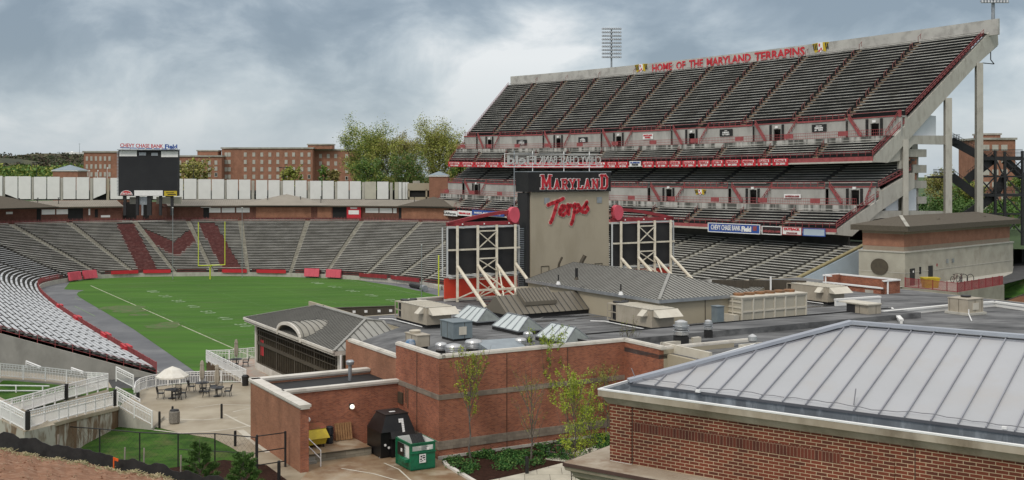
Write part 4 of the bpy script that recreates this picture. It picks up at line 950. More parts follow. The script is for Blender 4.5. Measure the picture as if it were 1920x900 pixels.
def emblem(px0, px1, t, zb, h, label):
    k0, k1 = ktop(px0, t, zb), ktop(px1, t, zb); o = thing('flag_emblem', label, 'emblem', S(t, zb, k0), 0, 'bow shaped state flag emblems on the big grandstand')
    def pt(f, g): return S(t-0.06, zb+g*h, k0+(k1-k0)*f)
    parts = [('flag_quarter', mat('gold_paint', (0.62, 0.45, 0.03), 0.6), [(0, .95), (.36, 1.0), (.42, .3), (.18, .05), (.1, .5)], 0), ('flag_quarter', MATS['gold_paint'], [(1, .95), (.64, 1.0), (.58, .3), (.82, .05), (.9, .5)], 0),
             ('flag_centre', white, [(.36, 1.0), (.64, 1.0), (.66, .35), (.5, 0), (.34, .35)], .03)]
    for n_, m_, ps, of in parts:
        q = MB(); v = [pt(*p_)+nr*of for p_ in ps]; q.loft([p_-nr*0.05 for p_ in v], v); q.build(n_, m_, o)
    q = MB()
    for f0 in (.05, .15, .25, .78, .88): q.loft([pt(f0, .9)+nr*.02, pt(f0+.05, .95)+nr*.02, pt(f0+.12, .35)+nr*.02, pt(f0+.06, .3)+nr*.02], [p_+nr*.02 for p_ in [pt(f0, .9)+nr*.02, pt(f0+.05, .95)+nr*.02, pt(f0+.12, .35)+nr*.02, pt(f0+.06, .3)+nr*.02]])
    q.build('dark_stripes', black, o); q = MB()
    for a_, b_, c_2, d_2 in ((.40, .9, .49, .62), (.51, .5, .60, .25), (.4, .35, .48, .12)): v = [pt(a_, b_)+nr*.05, pt(c_2, b_)+nr*.05, pt(c_2, d_2)+nr*.05, pt(a_, d_2)+nr*.05]; q.loft([p_-nr*.02 for p_ in v], v)
    q.build('red_cross', red_b, o)
emblem(1190, 1214, tA, zT+0.5, 2.1, 'black gold red and white flag emblem left of the parapet lettering'); emblem(1523, 1554, tA, zT+0.4, 2.2, 'black gold red and white flag emblem right of the parapet lettering')
emblem(1302, 1324, Lw['E'][0]-0.05, Lw['D'][1]+1.3, 1.1, 'small flag emblem on the lower walkway wall')
# end frames (rakers), soffits, columns
def raker(k, th_=0.6):
    q = MB()
    def poly(pp, m=0):
        a = [S(*tz(*p_), k) for p_ in pp]; off = Vector((DP.x, DP.y, 0))*(th_ if k < .5 else -th_); b = [v+off for v in a]
        (q.loft(a, b, m) if k >= .5 else q.loft(b[::-1], a[::-1], m))
    poly([(1637, 304), (1665, 305), (1704, 262), (1744, 217), (1831, 122), (1872, 84), (1870, 40), (1862, 52), (1846, 71), (1703, 222), (1697, 218), (1697, 236), (1640, 293)])
    poly([(1567, 440), (1598, 443), (1648, 398), (1715, 352), (1715, 324), (1709, 324), (1653, 358), (1649, 352), (1649, 374), (1570, 430)])
    return q
raker(0.0).build('end_frame', conc_lt, gs); raker(1.0).build('end_frame', conc_lt, gs)
# red railing along both sloping ends
rr2 = MB()
for k in (0.001, 0.999):
    for pts in (((1637, 293), (1697, 232)), ((1700, 217), (1846, 66)), ((1569, 429), (1648, 370)), ((1648, 352), (1709, 320))):
        (t0, z0), (t1, z1) = tz(*pts[0]), tz(*pts[1]); n = max(4, int((t1-t0)/0.9))
        for h in (0.25, 0.6, 1.0): rr2.beam(S(t0, z0+h, k), S(t1, z1+h, k), 0.07, 0.22 if h == .25 else 0.07)
        for i in range(n+1): t, z = t0+(t1-t0)*i/n, z0+(z1-z0)*i/n; rr2.beam(S(t, z, k), S(t, z+1.05, k), 0.06)
rr2.build('end_railing', red_f, gs)
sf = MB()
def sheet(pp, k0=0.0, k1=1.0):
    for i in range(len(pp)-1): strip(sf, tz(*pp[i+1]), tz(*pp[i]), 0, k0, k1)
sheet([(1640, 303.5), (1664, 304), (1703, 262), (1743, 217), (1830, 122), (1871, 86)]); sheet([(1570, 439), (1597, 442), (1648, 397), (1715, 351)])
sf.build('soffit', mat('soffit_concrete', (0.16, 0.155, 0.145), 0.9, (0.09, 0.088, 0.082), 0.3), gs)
bwl = MB(); t_, z_ = Lw['T']; kbox(bwl, t_+2.6, t_+3.0, 11, 27.2, 0.012, 0.992, n=22); kbox(bwl, 4.5, 4.9, 8.5, 14.2, 0.01, 0.992, n=22); bwl.build('back_wall', mat('shade_dark_concrete', (0.10, 0.095, 0.088), 0.9, (0.05, 0.048, 0.045), 0.25), gs)  # coloured dark to stand for the shaded gaps under both decks
pipe = MB()
for s_ in range(0, 23):
    k = s_/22; 
    for (px, y0, y1, wd_) in ((1697, 262, 452, 0.9), (1777, 184, 452, 1.1), (1835.5, 118, 420, 1.1)):
        if s_ > 0 and px < 1700: continue
        t, z1 = tz(px, y0); t, z0 = tz(px, y1); q = MB(); a = S(t, 6.0, k); b = Vector((a.x, a.y, z1-((0.85)*4*k*(1-k)))); q.beam(a, b, wd_, wd_*0.9)
        if s_ % 2 == 0: q.build('column', conc_lt, gs)
ar = MB()
for (pp) in ([(1703, 262), (1703, 284), (1716, 270), (1774, 271), (1774, 254), (1710, 254)], [(1598, 443), (1640, 412), (1655, 409), (1782, 412), (1782, 396), (1650, 395)], [(1664, 305), (1698, 300), (1698, 320), (1690, 320), (1690, 262), (1704, 262)]):
    a = [S(*tz(*p_), 0.002) for p_ in pp]; off = Vector((DP.x, DP.y, 0))*0.55
    ar.loft([v+off for v in a], a) if True else None
ar.build('bracket_beam', conc_lt, gs)
def npanel(x0, x1, y0, y1, k, m, name, th_=0.3, par=None):
    t0, z1 = tz(x0, y0); t1, _ = tz(x1, y0); _, z0 = tz((x0+x1)/2, y1); q = MB(); off = Vector((DP.x, DP.y, 0))*th_
    a = [S(t0, z0, k), S(t1, z0, k), S(t1, z1, k), S(t0, z1, k)]; q.loft([v+off for v in a], a); return q.build(name, m, par or gs)
whb = mat('bluish_white_panel', (0.62, 0.66, 0.70), 0.6, (0.56, 0.60, 0.64), 0.5)
q = MB(); a = [S(*tz(*p_), 0.006) for p_ in ((1704, 256), (1763, 256), (1763, 217), (1745, 215), (1712, 250))]; q.loft([v+Vector((DP.x, DP.y, 0))*0.3 for v in a], a); q.build('infill_panel', whb, gs)
npanel(1703, 1726, 352, 395, 0.006, whb, 'infill_panel'); npanel(1668, 1692, 366, 395, 0.006, whb, 'infill_panel')
# stair core with balconies behind the end frame
sc = thing('stair_core', 'brick and concrete stair core with grey balconies under the near grandstand end', 'stair tower', S(22, 6, 0.03))
npanel(1704, 1738, 285, 410, 0.012, conc, 'core_wall', 3, sc)
for y0, y1, x0, x1 in ((279, 294, 1705, 1744), (309, 324, 1718, 1744), (339, 353, 1717, 1744), (369, 382, 1728, 1744)): npanel(x0, x1, y0, y1, 0.005, conc, 'balcony', 1.4, sc)
npanel(1704, 1728, 295, 308, 0.007, bk_b, 'brick_panel', .4, sc); npanel(1716, 1728, 325, 337, 0.007, bk_b, 'brick_panel', .4, sc)
# ================================================================ LIGHT TOWERS
def light_tower(px, y0, y1, w0, D, rows_, cols, label, zb):
    b = P(px, 330, D); b.z = zb; o = thing('floodlight_tower', label, 'light tower', b, 0, 'floodlight towers behind the big grandstand'); top = P(px, y0, D); bot = P(px, y1, D)
    q = MB(); q.tube(b, top, 0.38, 0.25, n=8); q.build('pole', galv, o); W = w0/F*D
    for j in range(rows_):
        z = top.z+(bot.z-top.z)*j/(rows_-1); q = MB(); q.beam((b.x-W/2, D-0.4, z), (b.x+W/2, D-0.4, z), 0.16, 0.18)
        cb = q.build('crossarm', galv, o)
        for i in range(cols):
            x = b.x-W/2+W*(i+0.5)/cols; l_ = MB(); l_.lathe((x, D-0.75, z-0.30), [(0.12, 0.55), (0.24, 0.45), (0.33, 0.0), (0.3, -0.04)], 8); l_.build('floodlight', galv, cb)
light_tower(1146.5, 54, 107, 37, 345, 9, 9, 'grey floodlight tower rising behind the far half of the grandstand', 9)
light_tower(1862, -62, 3, 52, 202, 9, 9, 'floodlight tower at near top corner of the grandstand, cut by the picture edge', 47.5)
# conduit loop hanging off the top corner
q = MB(); pts = [P(1857.5, 94, 204), P(1857.5, 112, 204), P(1864, 120, 204), P(1842, 118, 204)]
for a, b in zip(pts, pts[1:]): q.tube(a, b, 0.09, n=6)
q.build('conduit', black_s, gs)
# ================================================================ BLACK STAIR TOWER (right edge)
stw = thing('steel_stair_tower', 'black steel exterior stair tower with switchback flights at the right edge', 'stair tower', P(1850, 440, 206))
def SP(x, y, d=0.0): return P(x, y, 204+d)
for x, y0 in ((1834, 285), (1866, 283), (1884, 284), (1917, 283)):
    for d in (0, 5):
        q = MB(); q.beam(Vector((SP(x, y0, d).x, 204+d, 6)), SP(x, y0, d), 0.42); q.build('column', black_s, stw)
q = MB()
for y in (298, 331, 366, 401): 
    for d in (0, 5): q.beam(SP(1830, y, d), SP(1920, y, d), 0.3, 0.5 if y in (298, 366) else 0.3)
q.build('beams', black_s, stw)
q = MB()
for (a, b) in (((1834, 298), (1866, 331)), ((1834, 401), (1866, 440)), ((1884, 300), (1917, 331)), ((1868, 300), (1882, 331)), ((1884, 331), (1917, 300)), ((1884, 331), (1917, 366)), ((1884, 366), (1917, 401)), ((1884, 401), (1917, 440)), ((1834, 331), (1866, 366)), ((1834, 366), (1866, 331)), ((1868, 366), (1884, 401)), ((1884, 440), (1917, 401))): q.beam(SP(*a), SP(*b), 0.2)
q.build('bracing', black_s, stw)
for (x0, y0, x1, y1) in ((1784, 264, 1848, 298), (1866, 296, 1812, 338), (1784, 331, 1838, 372), (1866, 366, 1800, 412), (1866, 366, 1884, 330), (1917, 331, 1884, 300), (1800, 412, 1860, 446)):
    q = MB(); 
    for d in (0.6, 2.2): q.beam(SP(x0, y0, d), SP(x1, y1, d), 0.12, 1.5)
    n = 14
    for k in range(n): f = (k+.5)/n; a = SP(x0+(x1-x0)*f, y0+(y1-y0)*f, 0.7); q.box((a.x, a.y+0.8, a.z), (0.5, 1.6, 0.1))
    q.build('stair_flight', black_s, stw)
    q = MB()
    for k in range(n): f = k/n; a = SP(x0+(x1-x0)*f, y0+(y1-y0)*f, 0.6); q.beam(a, a+ZV*1.5, 0.05)
    for h in (1.0, 1.5): q.beam(SP(x0, y0, .6)+ZV*h, SP(x1, y1, .6)+ZV*h, 0.06)
    q.build('handrail', black_s, stw)
for (x0, x1, y) in ((1750, 1790, 330), (1770, 1800, 265), (1840, 1917, 293), (1842, 1917, 363)):
    q = MB(); a, b = SP(x0, y), SP(x1, y); q.box(((a.x+b.x)/2, a.y+1.5, a.z-0.2), (b.x-a.x, 3, 0.35)); q.build('landing', black_s, stw)
    q = MB()
    for k in range(int((x1-x0)/2.2)+1): c = SP(x0+k*2.2, y); q.beam(c, c+ZV*1.2, 0.05)
    for h in (0.6, 1.2): q.beam(a+ZV*h, b+ZV*h, 0.07)
    q.build('landing_railing', black_s, stw)
# ================================================================ SERVICE BUILDING, TERRACE
svc = thing('service_building', 'low concrete and brick service building with brown hip roof beside the grandstand', 'building', G(1697, 537, 6.6))
VB = Frame(G(1697, 537, 6.6).xy, 43); W_, Dp = 35.5, 7.2
q = MB(); q.fbox(VB, 0, W_, 0, Dp, 5.0, 11.3); q.build('concrete_wall', mat('service_concrete', (0.44, 0.42, 0.35), 0.9, (0.35, 0.33, 0.275), 0.35, col3=(0.28, 0.25, 0.20), ns3=0.22), svc)
q = MB(); q.fbox(VB, -0.12, W_+0.12, -0.12, Dp+.1, 11.3, 11.48); q.fbox(VB, -0.05, W_+0.05, -0.05, Dp, 8.42, 8.5); q.build('string_course', conc_lt, svc)
q = MB(); q.fbox(VB, 0.4, W_-0.4, 0.4, Dp-.4, 11.48, 12.1); q.build('block_band', mat('tan_block', (0.33, 0.27, 0.205), 0.9, (0.29, 0.235, 0.18), 1.5), svc)
q = MB(); q.fbox(VB, 0.38, W_-0.38, 0.38, Dp-.38, 12.1, 13.9); q.build('brick_wall', bk_f, svc)
q = MB(); q.fbox(VB, 0.34, W_-0.34, 0.34, Dp-.34, 13.9, 14.35); q.build('block_band', MATS['tan_block'], svc)
q = MB(); o2 = 0.85; ze, zr_ = 14.35, 16.35
c4 = [VB(-o2, -o2, ze), VB(W_+o2, -o2, ze), VB(W_+o2, Dp+o2, ze), VB(-o2, Dp+o2, ze)]; q.loft(c4, [v+ZV*0.75 for v in c4])
c4 = [v+ZV*0.75 for v in c4]; r1, r2 = VB(5.5, Dp/2, zr_), VB(W_-5.5, Dp/2, zr_)
q.poly([c4[0], c4[1], r2, r1]); q.poly([c4[1], c4[2], r2]); q.poly([c4[2], c4[3], r1, r2]); q.poly([c4[3], c4[0], r1]); q.build('roof', brown_sh, svc)
q = MB(); q.beam(c4[0]+ZV*.03, r1+ZV*.03, 0.5, 0.06); q.build('hip_cap', conc, svc)
for a_ in (9.5, 25): 
    q = MB(); b0, b1, b2, b3 = VB(a_, 1.2, 15.5), VB(a_+3.4, 1.2, 15.5), VB(a_+3.4, 3.6, 16.0), VB(a_-1, 3.2, 15.9); q.loft([b0-ZV*.4, b1-ZV*.4, b2-ZV*.4, b3-ZV*.4], [b0, b1+ZV*.3, b2+ZV*.35, b3]); q.build('roof_vent', brown_sh, svc)
def vpanel(a0, a1, z0, z1, m, name, pr=0.06): q = MB(); q.fbox(VB, a0, a1, -pr, 0.05, z0, z1); return q.build(name, m, svc)
dr = vpanel(1.35, 2.75, 6.6, 9.0, black, 'door'); dr2 = vpanel(6.8, 8.1, 6.75, 9.1, black, 'door'); vpanel(4.1, 4.6, 8.1, 9.1, dark_in, 'window')
vpanel(2.1, 2.4, 8.4, 8.7, white, 'notice', 0.09); vpanel(9.3, 9.6, 8.9, 9.3, red_f, 'notice'); vpanel(12.3, 12.7, 9.2, 9.8, galv, 'vent_box', .2); vpanel(14.1, 14.5, 9.2, 9.8, galv, 'vent_box', .2)
q = MB(); cc = VB(-0.02, 3.9, 9.15); ax = Vector((VB.d.x, VB.d.y, 0)); nn = Vector((-VB.r.x, -VB.r.y, 0))
ci = [cc+ax*1.35*math.cos(t)+ZV*1.18*math.sin(t) for t in [2*math.pi*k/28 for k in range(28)]]; q.loft([p_ for p_ in ci], [p_+nn*0.12 for p_ in ci]); q.build('round_vent', bronze, svc)
# terrace in front, retaining wall and red mesh fence
ter = struct(flat('terrace', [G(1697, 537, 6.58), G(1795, 547, 6.58), G(1880, 533, 6.58), G(1925, 521, 6.58), G(1925, 500, 6.58), VB(W_+6, 14, 6.58), VB(-12, 14, 6.58), VB(-12, -1, 6.58)], conc_lt))
struct(flat('road', [G(1880, 533, 6.6), G(1990, 505, 6.6), G(1990, 480, 6.6), G(1902, 494, 6.6), G(1898, 512, 6.6), G(1862, 527, 6.6)], asph))
rw_ = MB(); wl_ = [G(1680, 536, 6.6), G(1697, 538, 6.6), G(1795, 548, 6.6), G(1881, 533.5, 6.6)]
for a, b in zip(wl_, wl_[1:]): rw_.beam(Vector((a.x, a.y, 3.4)), Vector((b.x, b.y, 3.4)), 0.3, 6.4)
tag(rw_.build('retaining_wall', mat('terrace_wall', (0.36, 0.34, 0.275), 0.9, (0.28, 0.26, 0.21), 0.5)), 'pale concrete retaining wall below the red mesh fence', 'wall')
rfx = thing('mesh_fence', 'red mesh fence on the retaining wall before the service building', 'fence', wl_[1]); q = MB(); q2 = MB(); q3 = MB()
for a, b in zip(wl_[1:], wl_[2:]):
    for h in (0.05, 1.25): q.beam(a+ZV*h, b+ZV*h, 0.06)
    n = int((b-a).length/0.16)
    for k in range(n): c = a+(b-a)*k/n; q2.beam(c, c+ZV*1.25, 0.045)
    for k in range(8): q2.beam(a+ZV*(0.15+k*.14), b+ZV*(0.15+k*.14), 0.035)
    for k in range(0, n, 14): c = a+(b-a)*k/n; q3.beam(c, c+ZV*1.35, 0.1)
q.build('rail', red, rfx); q2.build('mesh', red_f, rfx); q3.build('post', red, rfx)
q = MB(); c = G(1762, 544, 6.6); bx = thing('yellow_bin', 'yellow plastic bin behind the red mesh fence', 'bin', c+Vector((0, 3, 0)))
q.loft([c+Vector((-.9, 3, 0)), c+Vector((.9, 3, 0)), c+Vector((.9, 4.2, 0)), c+Vector((-.9, 4.2, 0))], [c+Vector((-1.1, 2.8, 1.3)), c+Vector((1.1, 2.8, 1.3)), c+Vector((1.1, 4.4, 1.3)), c+Vector((-1.1, 4.4, 1.3))]); q.build('tub', yellow, bx)
q = MB(); q.box(c+Vector((0, 3.6, 1.35)), (2.3, 1.7, 0.12)); q.build('lid', yellow, bx)
def bicycle(name, label, c, ang, s_=1.0, group=None):
    o = thing(name, label, 'bicycle', c, ang, group); 
    for x in (-0.52, 0.52):
        q = MB(); ring_ = [Vector((x+0.34*math.cos(t), 0, 0.34+0.34*math.sin(t))) for t in [2*math.pi*k/18 for k in range(19)]]
        for a, b in zip(ring_, ring_[1:]): q.beam(a, b, 0.045, 0.045, up=(0, 1, 0))
        w1 = q.build('wheel', black_p, o, local=True); q = MB()
        for k in range(0, 18, 3): q.beam(Vector((x, 0, 0.34)), ring_[k], 0.012)
        q.build('spokes', galv, w1, local=True)
    q = MB()
    for a, b in (((-.52, 0, .34), (-.1, 0, .3)), ((-.52, 0, .34), (-.2, 0, .8)), ((-.1, 0, .3), (-.22, 0, .86)), ((-.1, 0, .3), (.36, 0, .8)), ((-.2, 0, .78), (.36, 0, .82)), ((.36, 0, .95), (.52, 0, .34))): q.tube(a, b, 0.022, n=6)
    q.build('frame', mat('bike_frame', (0.12, 0.03, 0.03), 0.4), o, local=True); q = MB(); q.tube((.36, -.26, .97), (.36, .26, .97), 0.02, n=6); q.build('handlebar', black_p, o, local=True)
    q = MB(); q.box((-.23, 0, .9), (.26, .13, .06)); q.build('saddle', black_p, o, local=True); o.scale = (s_, s_, s_); return o
c = G(1791, 529, 6.6); bicycle('bicycle', 'dark bicycle leaning by the concrete service wall, left one', c, R(35), 1.3, 'bicycles parked by the service building')
c = G(1802, 529, 6.6); bicycle('bicycle', 'dark bicycle by the concrete service wall, next to the hoop rack', c, R(60), 1.3, 'bicycles parked by the service building')
q = MB(); c = G(1808, 528, 6.6)
for k in range(2):
    for t in range(8): a_, b_ = math.pi*t/8, math.pi*(t+1)/8; q.tube(c+Vector((k*.9+.5*math.cos(a_), 0, .5+.6*math.sin(a_))), c+Vector((k*.9+.5*math.cos(b_), 0, .5+.6*math.sin(b_))), 0.05, n=6)
    for s_ in (-.5, .5): q.tube(c+Vector((k*.9+s_, 0, 0)), c+Vector((k*.9+s_, 0, .5)), 0.05, n=6)
tag(q.build('bicycle_rack', black_s), 'black hoop bicycle rack by the service building wall', 'bicycle rack')
# ================================================================ HILLS AND TREES
rng = random.Random(11)
def leafcloud(mb, c, rad, n, size, rng, m=0, flat_=0.5, squash=1.0, shell=0.0):
    for _ in range(n):
        while True:
            v = Vector((rng.uniform(-1, 1), rng.uniform(-1, 1), rng.uniform(-1, 1)))
            if shell < v.length < 1: break
        p = Vector(c)+Vector((v.x*rad, v.y*rad, v.z*rad*squash)); s_ = size*rng.uniform(0.6, 1.4)
        a = Vector((rng.gauss(0, 1), rng.gauss(0, 1), rng.gauss(0, 1)*flat_)).normalized(); b = a.cross(Vector((rng.gauss(0, 1), rng.gauss(0, 1), rng.gauss(0, 1)))).normalized()
        mb.poly([p-a*s_, p-b*s_*0.55, p+a*s_, p+b*s_*0.55], m if isinstance(m, int) else rng.choice(m))
def tree(name, label, base, height, width, seed, leaf, trunk_m, lsize, nleaf, cb=0.25, group=None, lean=0.0, up=0.5, nb=11, trunk_r=None, sparse=1.0, clump=0.18):
    """tapered trunk, rising limbs, twigs, leaf clumps set on the twigs"""
    rg = random.Random(seed); o = thing(name, label, 'tree', base, 0, group); b = Vector(base); q = MB(); lf = MB()
    tr = trunk_r or height*0.016; pts = [b]; n = 7
    for k in range(1, n+1): f = k/n; pts.append(b+Vector((rg.uniform(-.02, .02)*height+lean*f*height, rg.uniform(-.02, .02)*height, height*0.9*f)))
    for k in range(n): q.tube(pts[k], pts[k+1], tr*(1-k/n*0.85), tr*(1-(k+1)/n*0.85), n=6)
    def at(f): x = f*n; k = min(n-1, int(x)); return pts[k].lerp(pts[k+1], x-k)
    W = width/2
    for i in range(nb):
        f = cb+(0.96-cb)*(i+rg.random()*.6)/nb; st_ = at(f*1.0); ang = i*2.4+rg.uniform(-.4, .4)
        prof = math.sin(math.pi*min(1, max(0.12, (f-cb)/(1-cb)*0.85+0.18)))**0.7; ln = W*prof*rg.uniform(0.75, 1.15)
        dr_ = Vector((math.cos(ang), math.sin(ang), 0)); e = st_+dr_*ln*0.6+ZV*(ln*up*1.1); e2 = e+dr_*ln*0.4+ZV*(ln*up*1.2)
        q.tube(st_, e, tr*0.42*(1-f*.6), tr*0.22, n=5); q.tube(e, e2, tr*0.22, tr*0.08, n=4)
        for j in range(5):
            g = rg.uniform(0.25, 1.0); s0 = st_.lerp(e, g/.6) if g < .6 else e.lerp(e2, (g-.6)/.4)
            tip = s0+(dr_*rg.uniform(-.1, .5)+Vector((rg.uniform(-.6, .6), rg.uniform(-.6, .6), rg.uniform(.2, .8)*(0.6+up))))*W*0.42
            q.tube(s0, tip, tr*0.12, tr*0.05, n=3)
            for _ in range(int(nleaf/(nb*5))):
                g2 = rg.uniform(0.1, 1.12); p = s0.lerp(tip, g2)+Vector((rg.gauss(0, 1), rg.gauss(0, 1), rg.gauss(0, 1)))*W*clump
                sz = lsize*rg.uniform(.6, 1.35); a = Vector((rg.gauss(0, 1), rg.gauss(0, 1), rg.gauss(0, .7))).normalized(); c = a.cross(Vector((rg.gauss(0, 1), rg.gauss(0, 1), rg.gauss(0, 1)))).normalized()
                lf.poly([p-a*sz, p-c*sz*.55, p+a*sz, p+c*sz*.55], 0 if rg.random() < .75 else 1)
    q.build('trunk', trunk_m, o)
    if lf.f: lf.build('crown', leaf, o)
    return o
# wooded ridge at the far left: one displaced slope with tree clumps
hm = MB(); HN = 60
for D, top, amp in ((900, 304, 2.0), (1250, 293, 2.0)):
    pr = None
    for k in range(HN+1):
        px = -140+k*(430/HN); zt = CZ-(top-HY)/F*D+amp*math.sin(px*.021+D)*1.6
        fall = max(0, (px-190)/100)*8
        col_ = [P(px, 340, D-90), P(px, 330, D-40), P(px, 310, D), P(px, 310, D+160)]
        for q_, z in zip(col_, (8, zt*.35+5, zt-fall, zt-fall-2)): q_.z = z
        if pr:
            for j in range(3): hm.poly([pr[j], pr[j+1], col_[j+1], col_[j]])
        pr = col_
struct(hm.build('hills', hill_m))
hw = MB(); rg = random.Random(5)
for _ in range(1500):
    D = rg.uniform(820, 1260); px = rg.uniform(-120, 260); base = 316-(D-820)/440*24; yy = base+rg.uniform(-1.5, 9)
    c = P(px, yy, D); leafcloud(hw, c, rg.uniform(3, 6), 26, 1.5, rg, m=[0, 0, 1, 2], squash=.75)
tag(hw.build('far_wood', [hill_m, mat('far_green', (0.07, 0.10, 0.035), 0.9, (0.045, 0.065, 0.03), .05), mat('far_russet', (0.12, 0.09, 0.06), 0.9, (0.09, 0.07, 0.05), .05)]), 'wooded ridge of bare and budding trees along the far left horizon', 'wood', kind='stuff')
gw = MB()
for _ in range(330):
    D = rg.uniform(430, 520); px = rg.uniform(-100, 156); c = P(px, rg.uniform(315, 338), D); leafcloud(gw, c, rg.uniform(1.8, 3.2), 40, .6, rg, m=[0, 0, 1], squash=.8)
tag(gw.build('green_scrub', [leaf_g, leaf_b]), 'bright green scrub behind the white panels at far left', 'bushes', kind='stuff')
bt = 'trees standing beyond the bowl'
def T(px0, px1, yt, yb, D, seed, label, leaf, n=9000, name='leafy_tree', up=.75, cb=.12, ls=.21, nb=18, clump=.115, trm=bark_d):
    c = P((px0+px1)/2, yb, D); c.z = 9; h = (CZ-(yt-HY)/F*D)-9; tree(name, label, c, h, (px1-px0)/F*D, seed, leaf, trm, ls, n, cb, bt, up=up, nb=nb, clump=clump)
T(640, 742, 259, 340, 335, 3, 'broad yellow green tree just right of the brick dormitory', [leaf_b, leaf_g], 24000, nb=30)
T(690, 762, 264, 340, 330, 13, 'narrow budding tree overlapping right side of the broad yellow green tree', [leaf_b, leaf_c], 9500)
T(722, 800, 266, 340, 345, 4, 'thin olive tree in the middle of the tree group', [leaf_c, leaf_b], 16000, nb=26)
T(772, 872, 254, 340, 330, 5, 'tall spreading yellow green tree touching the far end of the grandstand', [leaf_b, leaf_c], 24000, nb=30)
T(828, 880, 262, 345, 322, 9, 'budding tree half behind the far grandstand corner', [leaf_b, leaf_c], 8000)
T(660, 720, 300, 345, 318, 21, 'low fresh green tree below the broad yellow green tree', [leaf_g, leaf_b], 8000, cb=.05)
T(726, 800, 306, 348, 320, 22, 'low green tree growing between the tall tree trunks', [leaf_g, leaf_c], 9000, cb=.05)
T(845, 885, 296, 345, 310, 23, 'fresh green undergrowth tree behind the far end frame', [leaf_g, leaf_b], 8000, cb=.05)
T(330, 396, 308, 340, 420, 6, 'small olive tree before the low dormitory wing', [leaf_c, leaf_b], 3500, ls=.5, up=.5)
T(524, 566, 311, 340, 420, 7, 'small round yellow green tree before the brick dormitory', [leaf_b, leaf_c], 2600, ls=.5, up=.5)
T(598, 618, 306, 340, 425, 8, 'small narrow green tree at right wing of the dormitory', [leaf_g, leaf_b], 1500, ls=.5)
T(614, 640, 316, 340, 425, 31, 'small brown budding tree at right wing of the dormitory', [leaf_c, leaf_o], 1500, ls=.5)
T(1735, 1790, 328, 400, 290, 41, 'olive tree seen under the near grandstand frame', [leaf_c, leaf_b], 6000, cb=.05)
T(1782, 1832, 345, 400, 280, 42, 'green tree behind the foot of the stair tower', [leaf_g, leaf_b], 6000, cb=.05)
T(1812, 1850, 345, 400, 270, 43, 'budding tree between stair tower and brick dormitory', [leaf_b, leaf_c], 9500, cb=.05)
T(1893, 1935, 330, 420, 290, 44, 'green tree at the right edge beyond the stair tower', [leaf_g, leaf_b], 4500, cb=.05)
hg = MB(); rg2 = random.Random(9)
for _ in range(260): c = P(rg2.uniform(1725, 1930), rg2.uniform(375, 420), rg2.uniform(232, 262)); leafcloud(hg, c, 1.2, 30, .3, rg2, m=[0, 0, 1])
tag(hg.build('dark_hedge', [leaf_g, leaf_p]), 'dark hedge band behind the stair tower', 'hedge', kind='stuff')
for px, yt, yb, D, lab in ((69, 305, 335, 420, 'dark double headed lamp post above the green scrub at far left'), (363, 311, 338, 400, 'dark lamp post before the low dormitory wing'), (531, 314, 338, 405, 'dark lamp post before the brick dormitory'), (735, 322, 345, 330, 'slim lamp post among the tree trunks right of the dormitory')):
    b = P(px, yb, D); t = P(px, yt, D); o = thing('street_lamp', lab, 'lamp post', (b.x, b.y, 9), 0, 'lamp posts beyond the white panels'); q = MB(); q.tube((b.x, D, 9), t, .16, .1, n=6); q.build('pole', black_s, o)
    q = MB(); q.box((t.x-1.0, D, t.z), (1.1, .5, .3)); q.box((t.x+1.0, D, t.z), (1.1, .5, .3)); q.beam((t.x-1.2, D, t.z), (t.x+1.2, D, t.z), .12); q.build('lamp_head', black_s, o)
for px in (167, 183, 201):
    b = P(px, 340, 310); t = P(px, 320 if px != 201 else 315, 310); q = MB(); q.tube((b.x, 310, 15), t, .09, .06, n=6); q.box((t.x+.1, 310, t.z), (.3, .3, .3)); tag(q.build('flag_pole', white), {167: 'short white pole above the panels, left of three', 183: 'short white pole above the panels, middle of three', 201: 'white flag pole with a furled cloth beside the scoreboard'}[px], 'pole')
# ================================================================ TEAM HOUSE
ZB, ZF, ZP = 4.6, 10.6, 11.0            # paving, flat roof, parapet top
th = thing('team_house', 'red brick team house with flat grey roof and pale stone coping', 'building', BF(0, 0, ZB))
def fb(fr, a0, a1, b0, b1, z0, z1, m, name, par, **k): q = MB(); q.fbox(fr, a0, a1, b0, b1, z0, z1); return q.build(name, m, par)
q = MB()
AR = 14.3
q.fbox(BF, 0, AR, 0, 0.4, ZB, ZP); q.fbox(BF, 0, 0.4, 0.4, 6.6, ZB, ZP)
q.build('brick_wall', bk, th)
q = MB(); q.fbox(BF, 0.02, 0.4, 6.6, 15.8, ZB, 10.1); q.build('brick_wall', bk_b, th)
q = MB(); q.fbox(BF, AR, AR+0.4, -3.9, 0.4, ZB, ZP); q.build('brick_wall', bk, th)
def band(z0, z1, m=blockb):
    q = MB(); q.fbox(BF, -0.04, AR, -0.04, 0, z0, z1); q.fbox(BF, -0.04, 0, 0, 6.6, z0, z1); return q.build('stone_band', m, th)
band(8.35, 8.68); band(5.2, 5.75); 
q = MB(); q.fbox(BF, -0.08, AR, -0.08, 0, ZB, ZB+0.22); q.build('plinth', conc_lt, th)
def cope(pts, z, w_=0.5, name='coping', m=coping, par=None):
    q = MB()
    for a, b in zip(pts, pts[1:]):
        a, b = BF(*a, z), BF(*b, z); d = (b-a).normalized(); q.beam(a-d*w_*.0, b+d*w_*.5, w_, 0.16); q.beam(a, b+d*w_*.4, w_*.55, 0.28)
    return q.build(name, m, par or th)
cope([(0.2, 6.6), (0.2, 0.2), (AR+.2, 0.2), (AR+.2, -3.9)], ZP+.05)
cope([(0.2, 15.2), (0.2, 6.75)], 10.15)
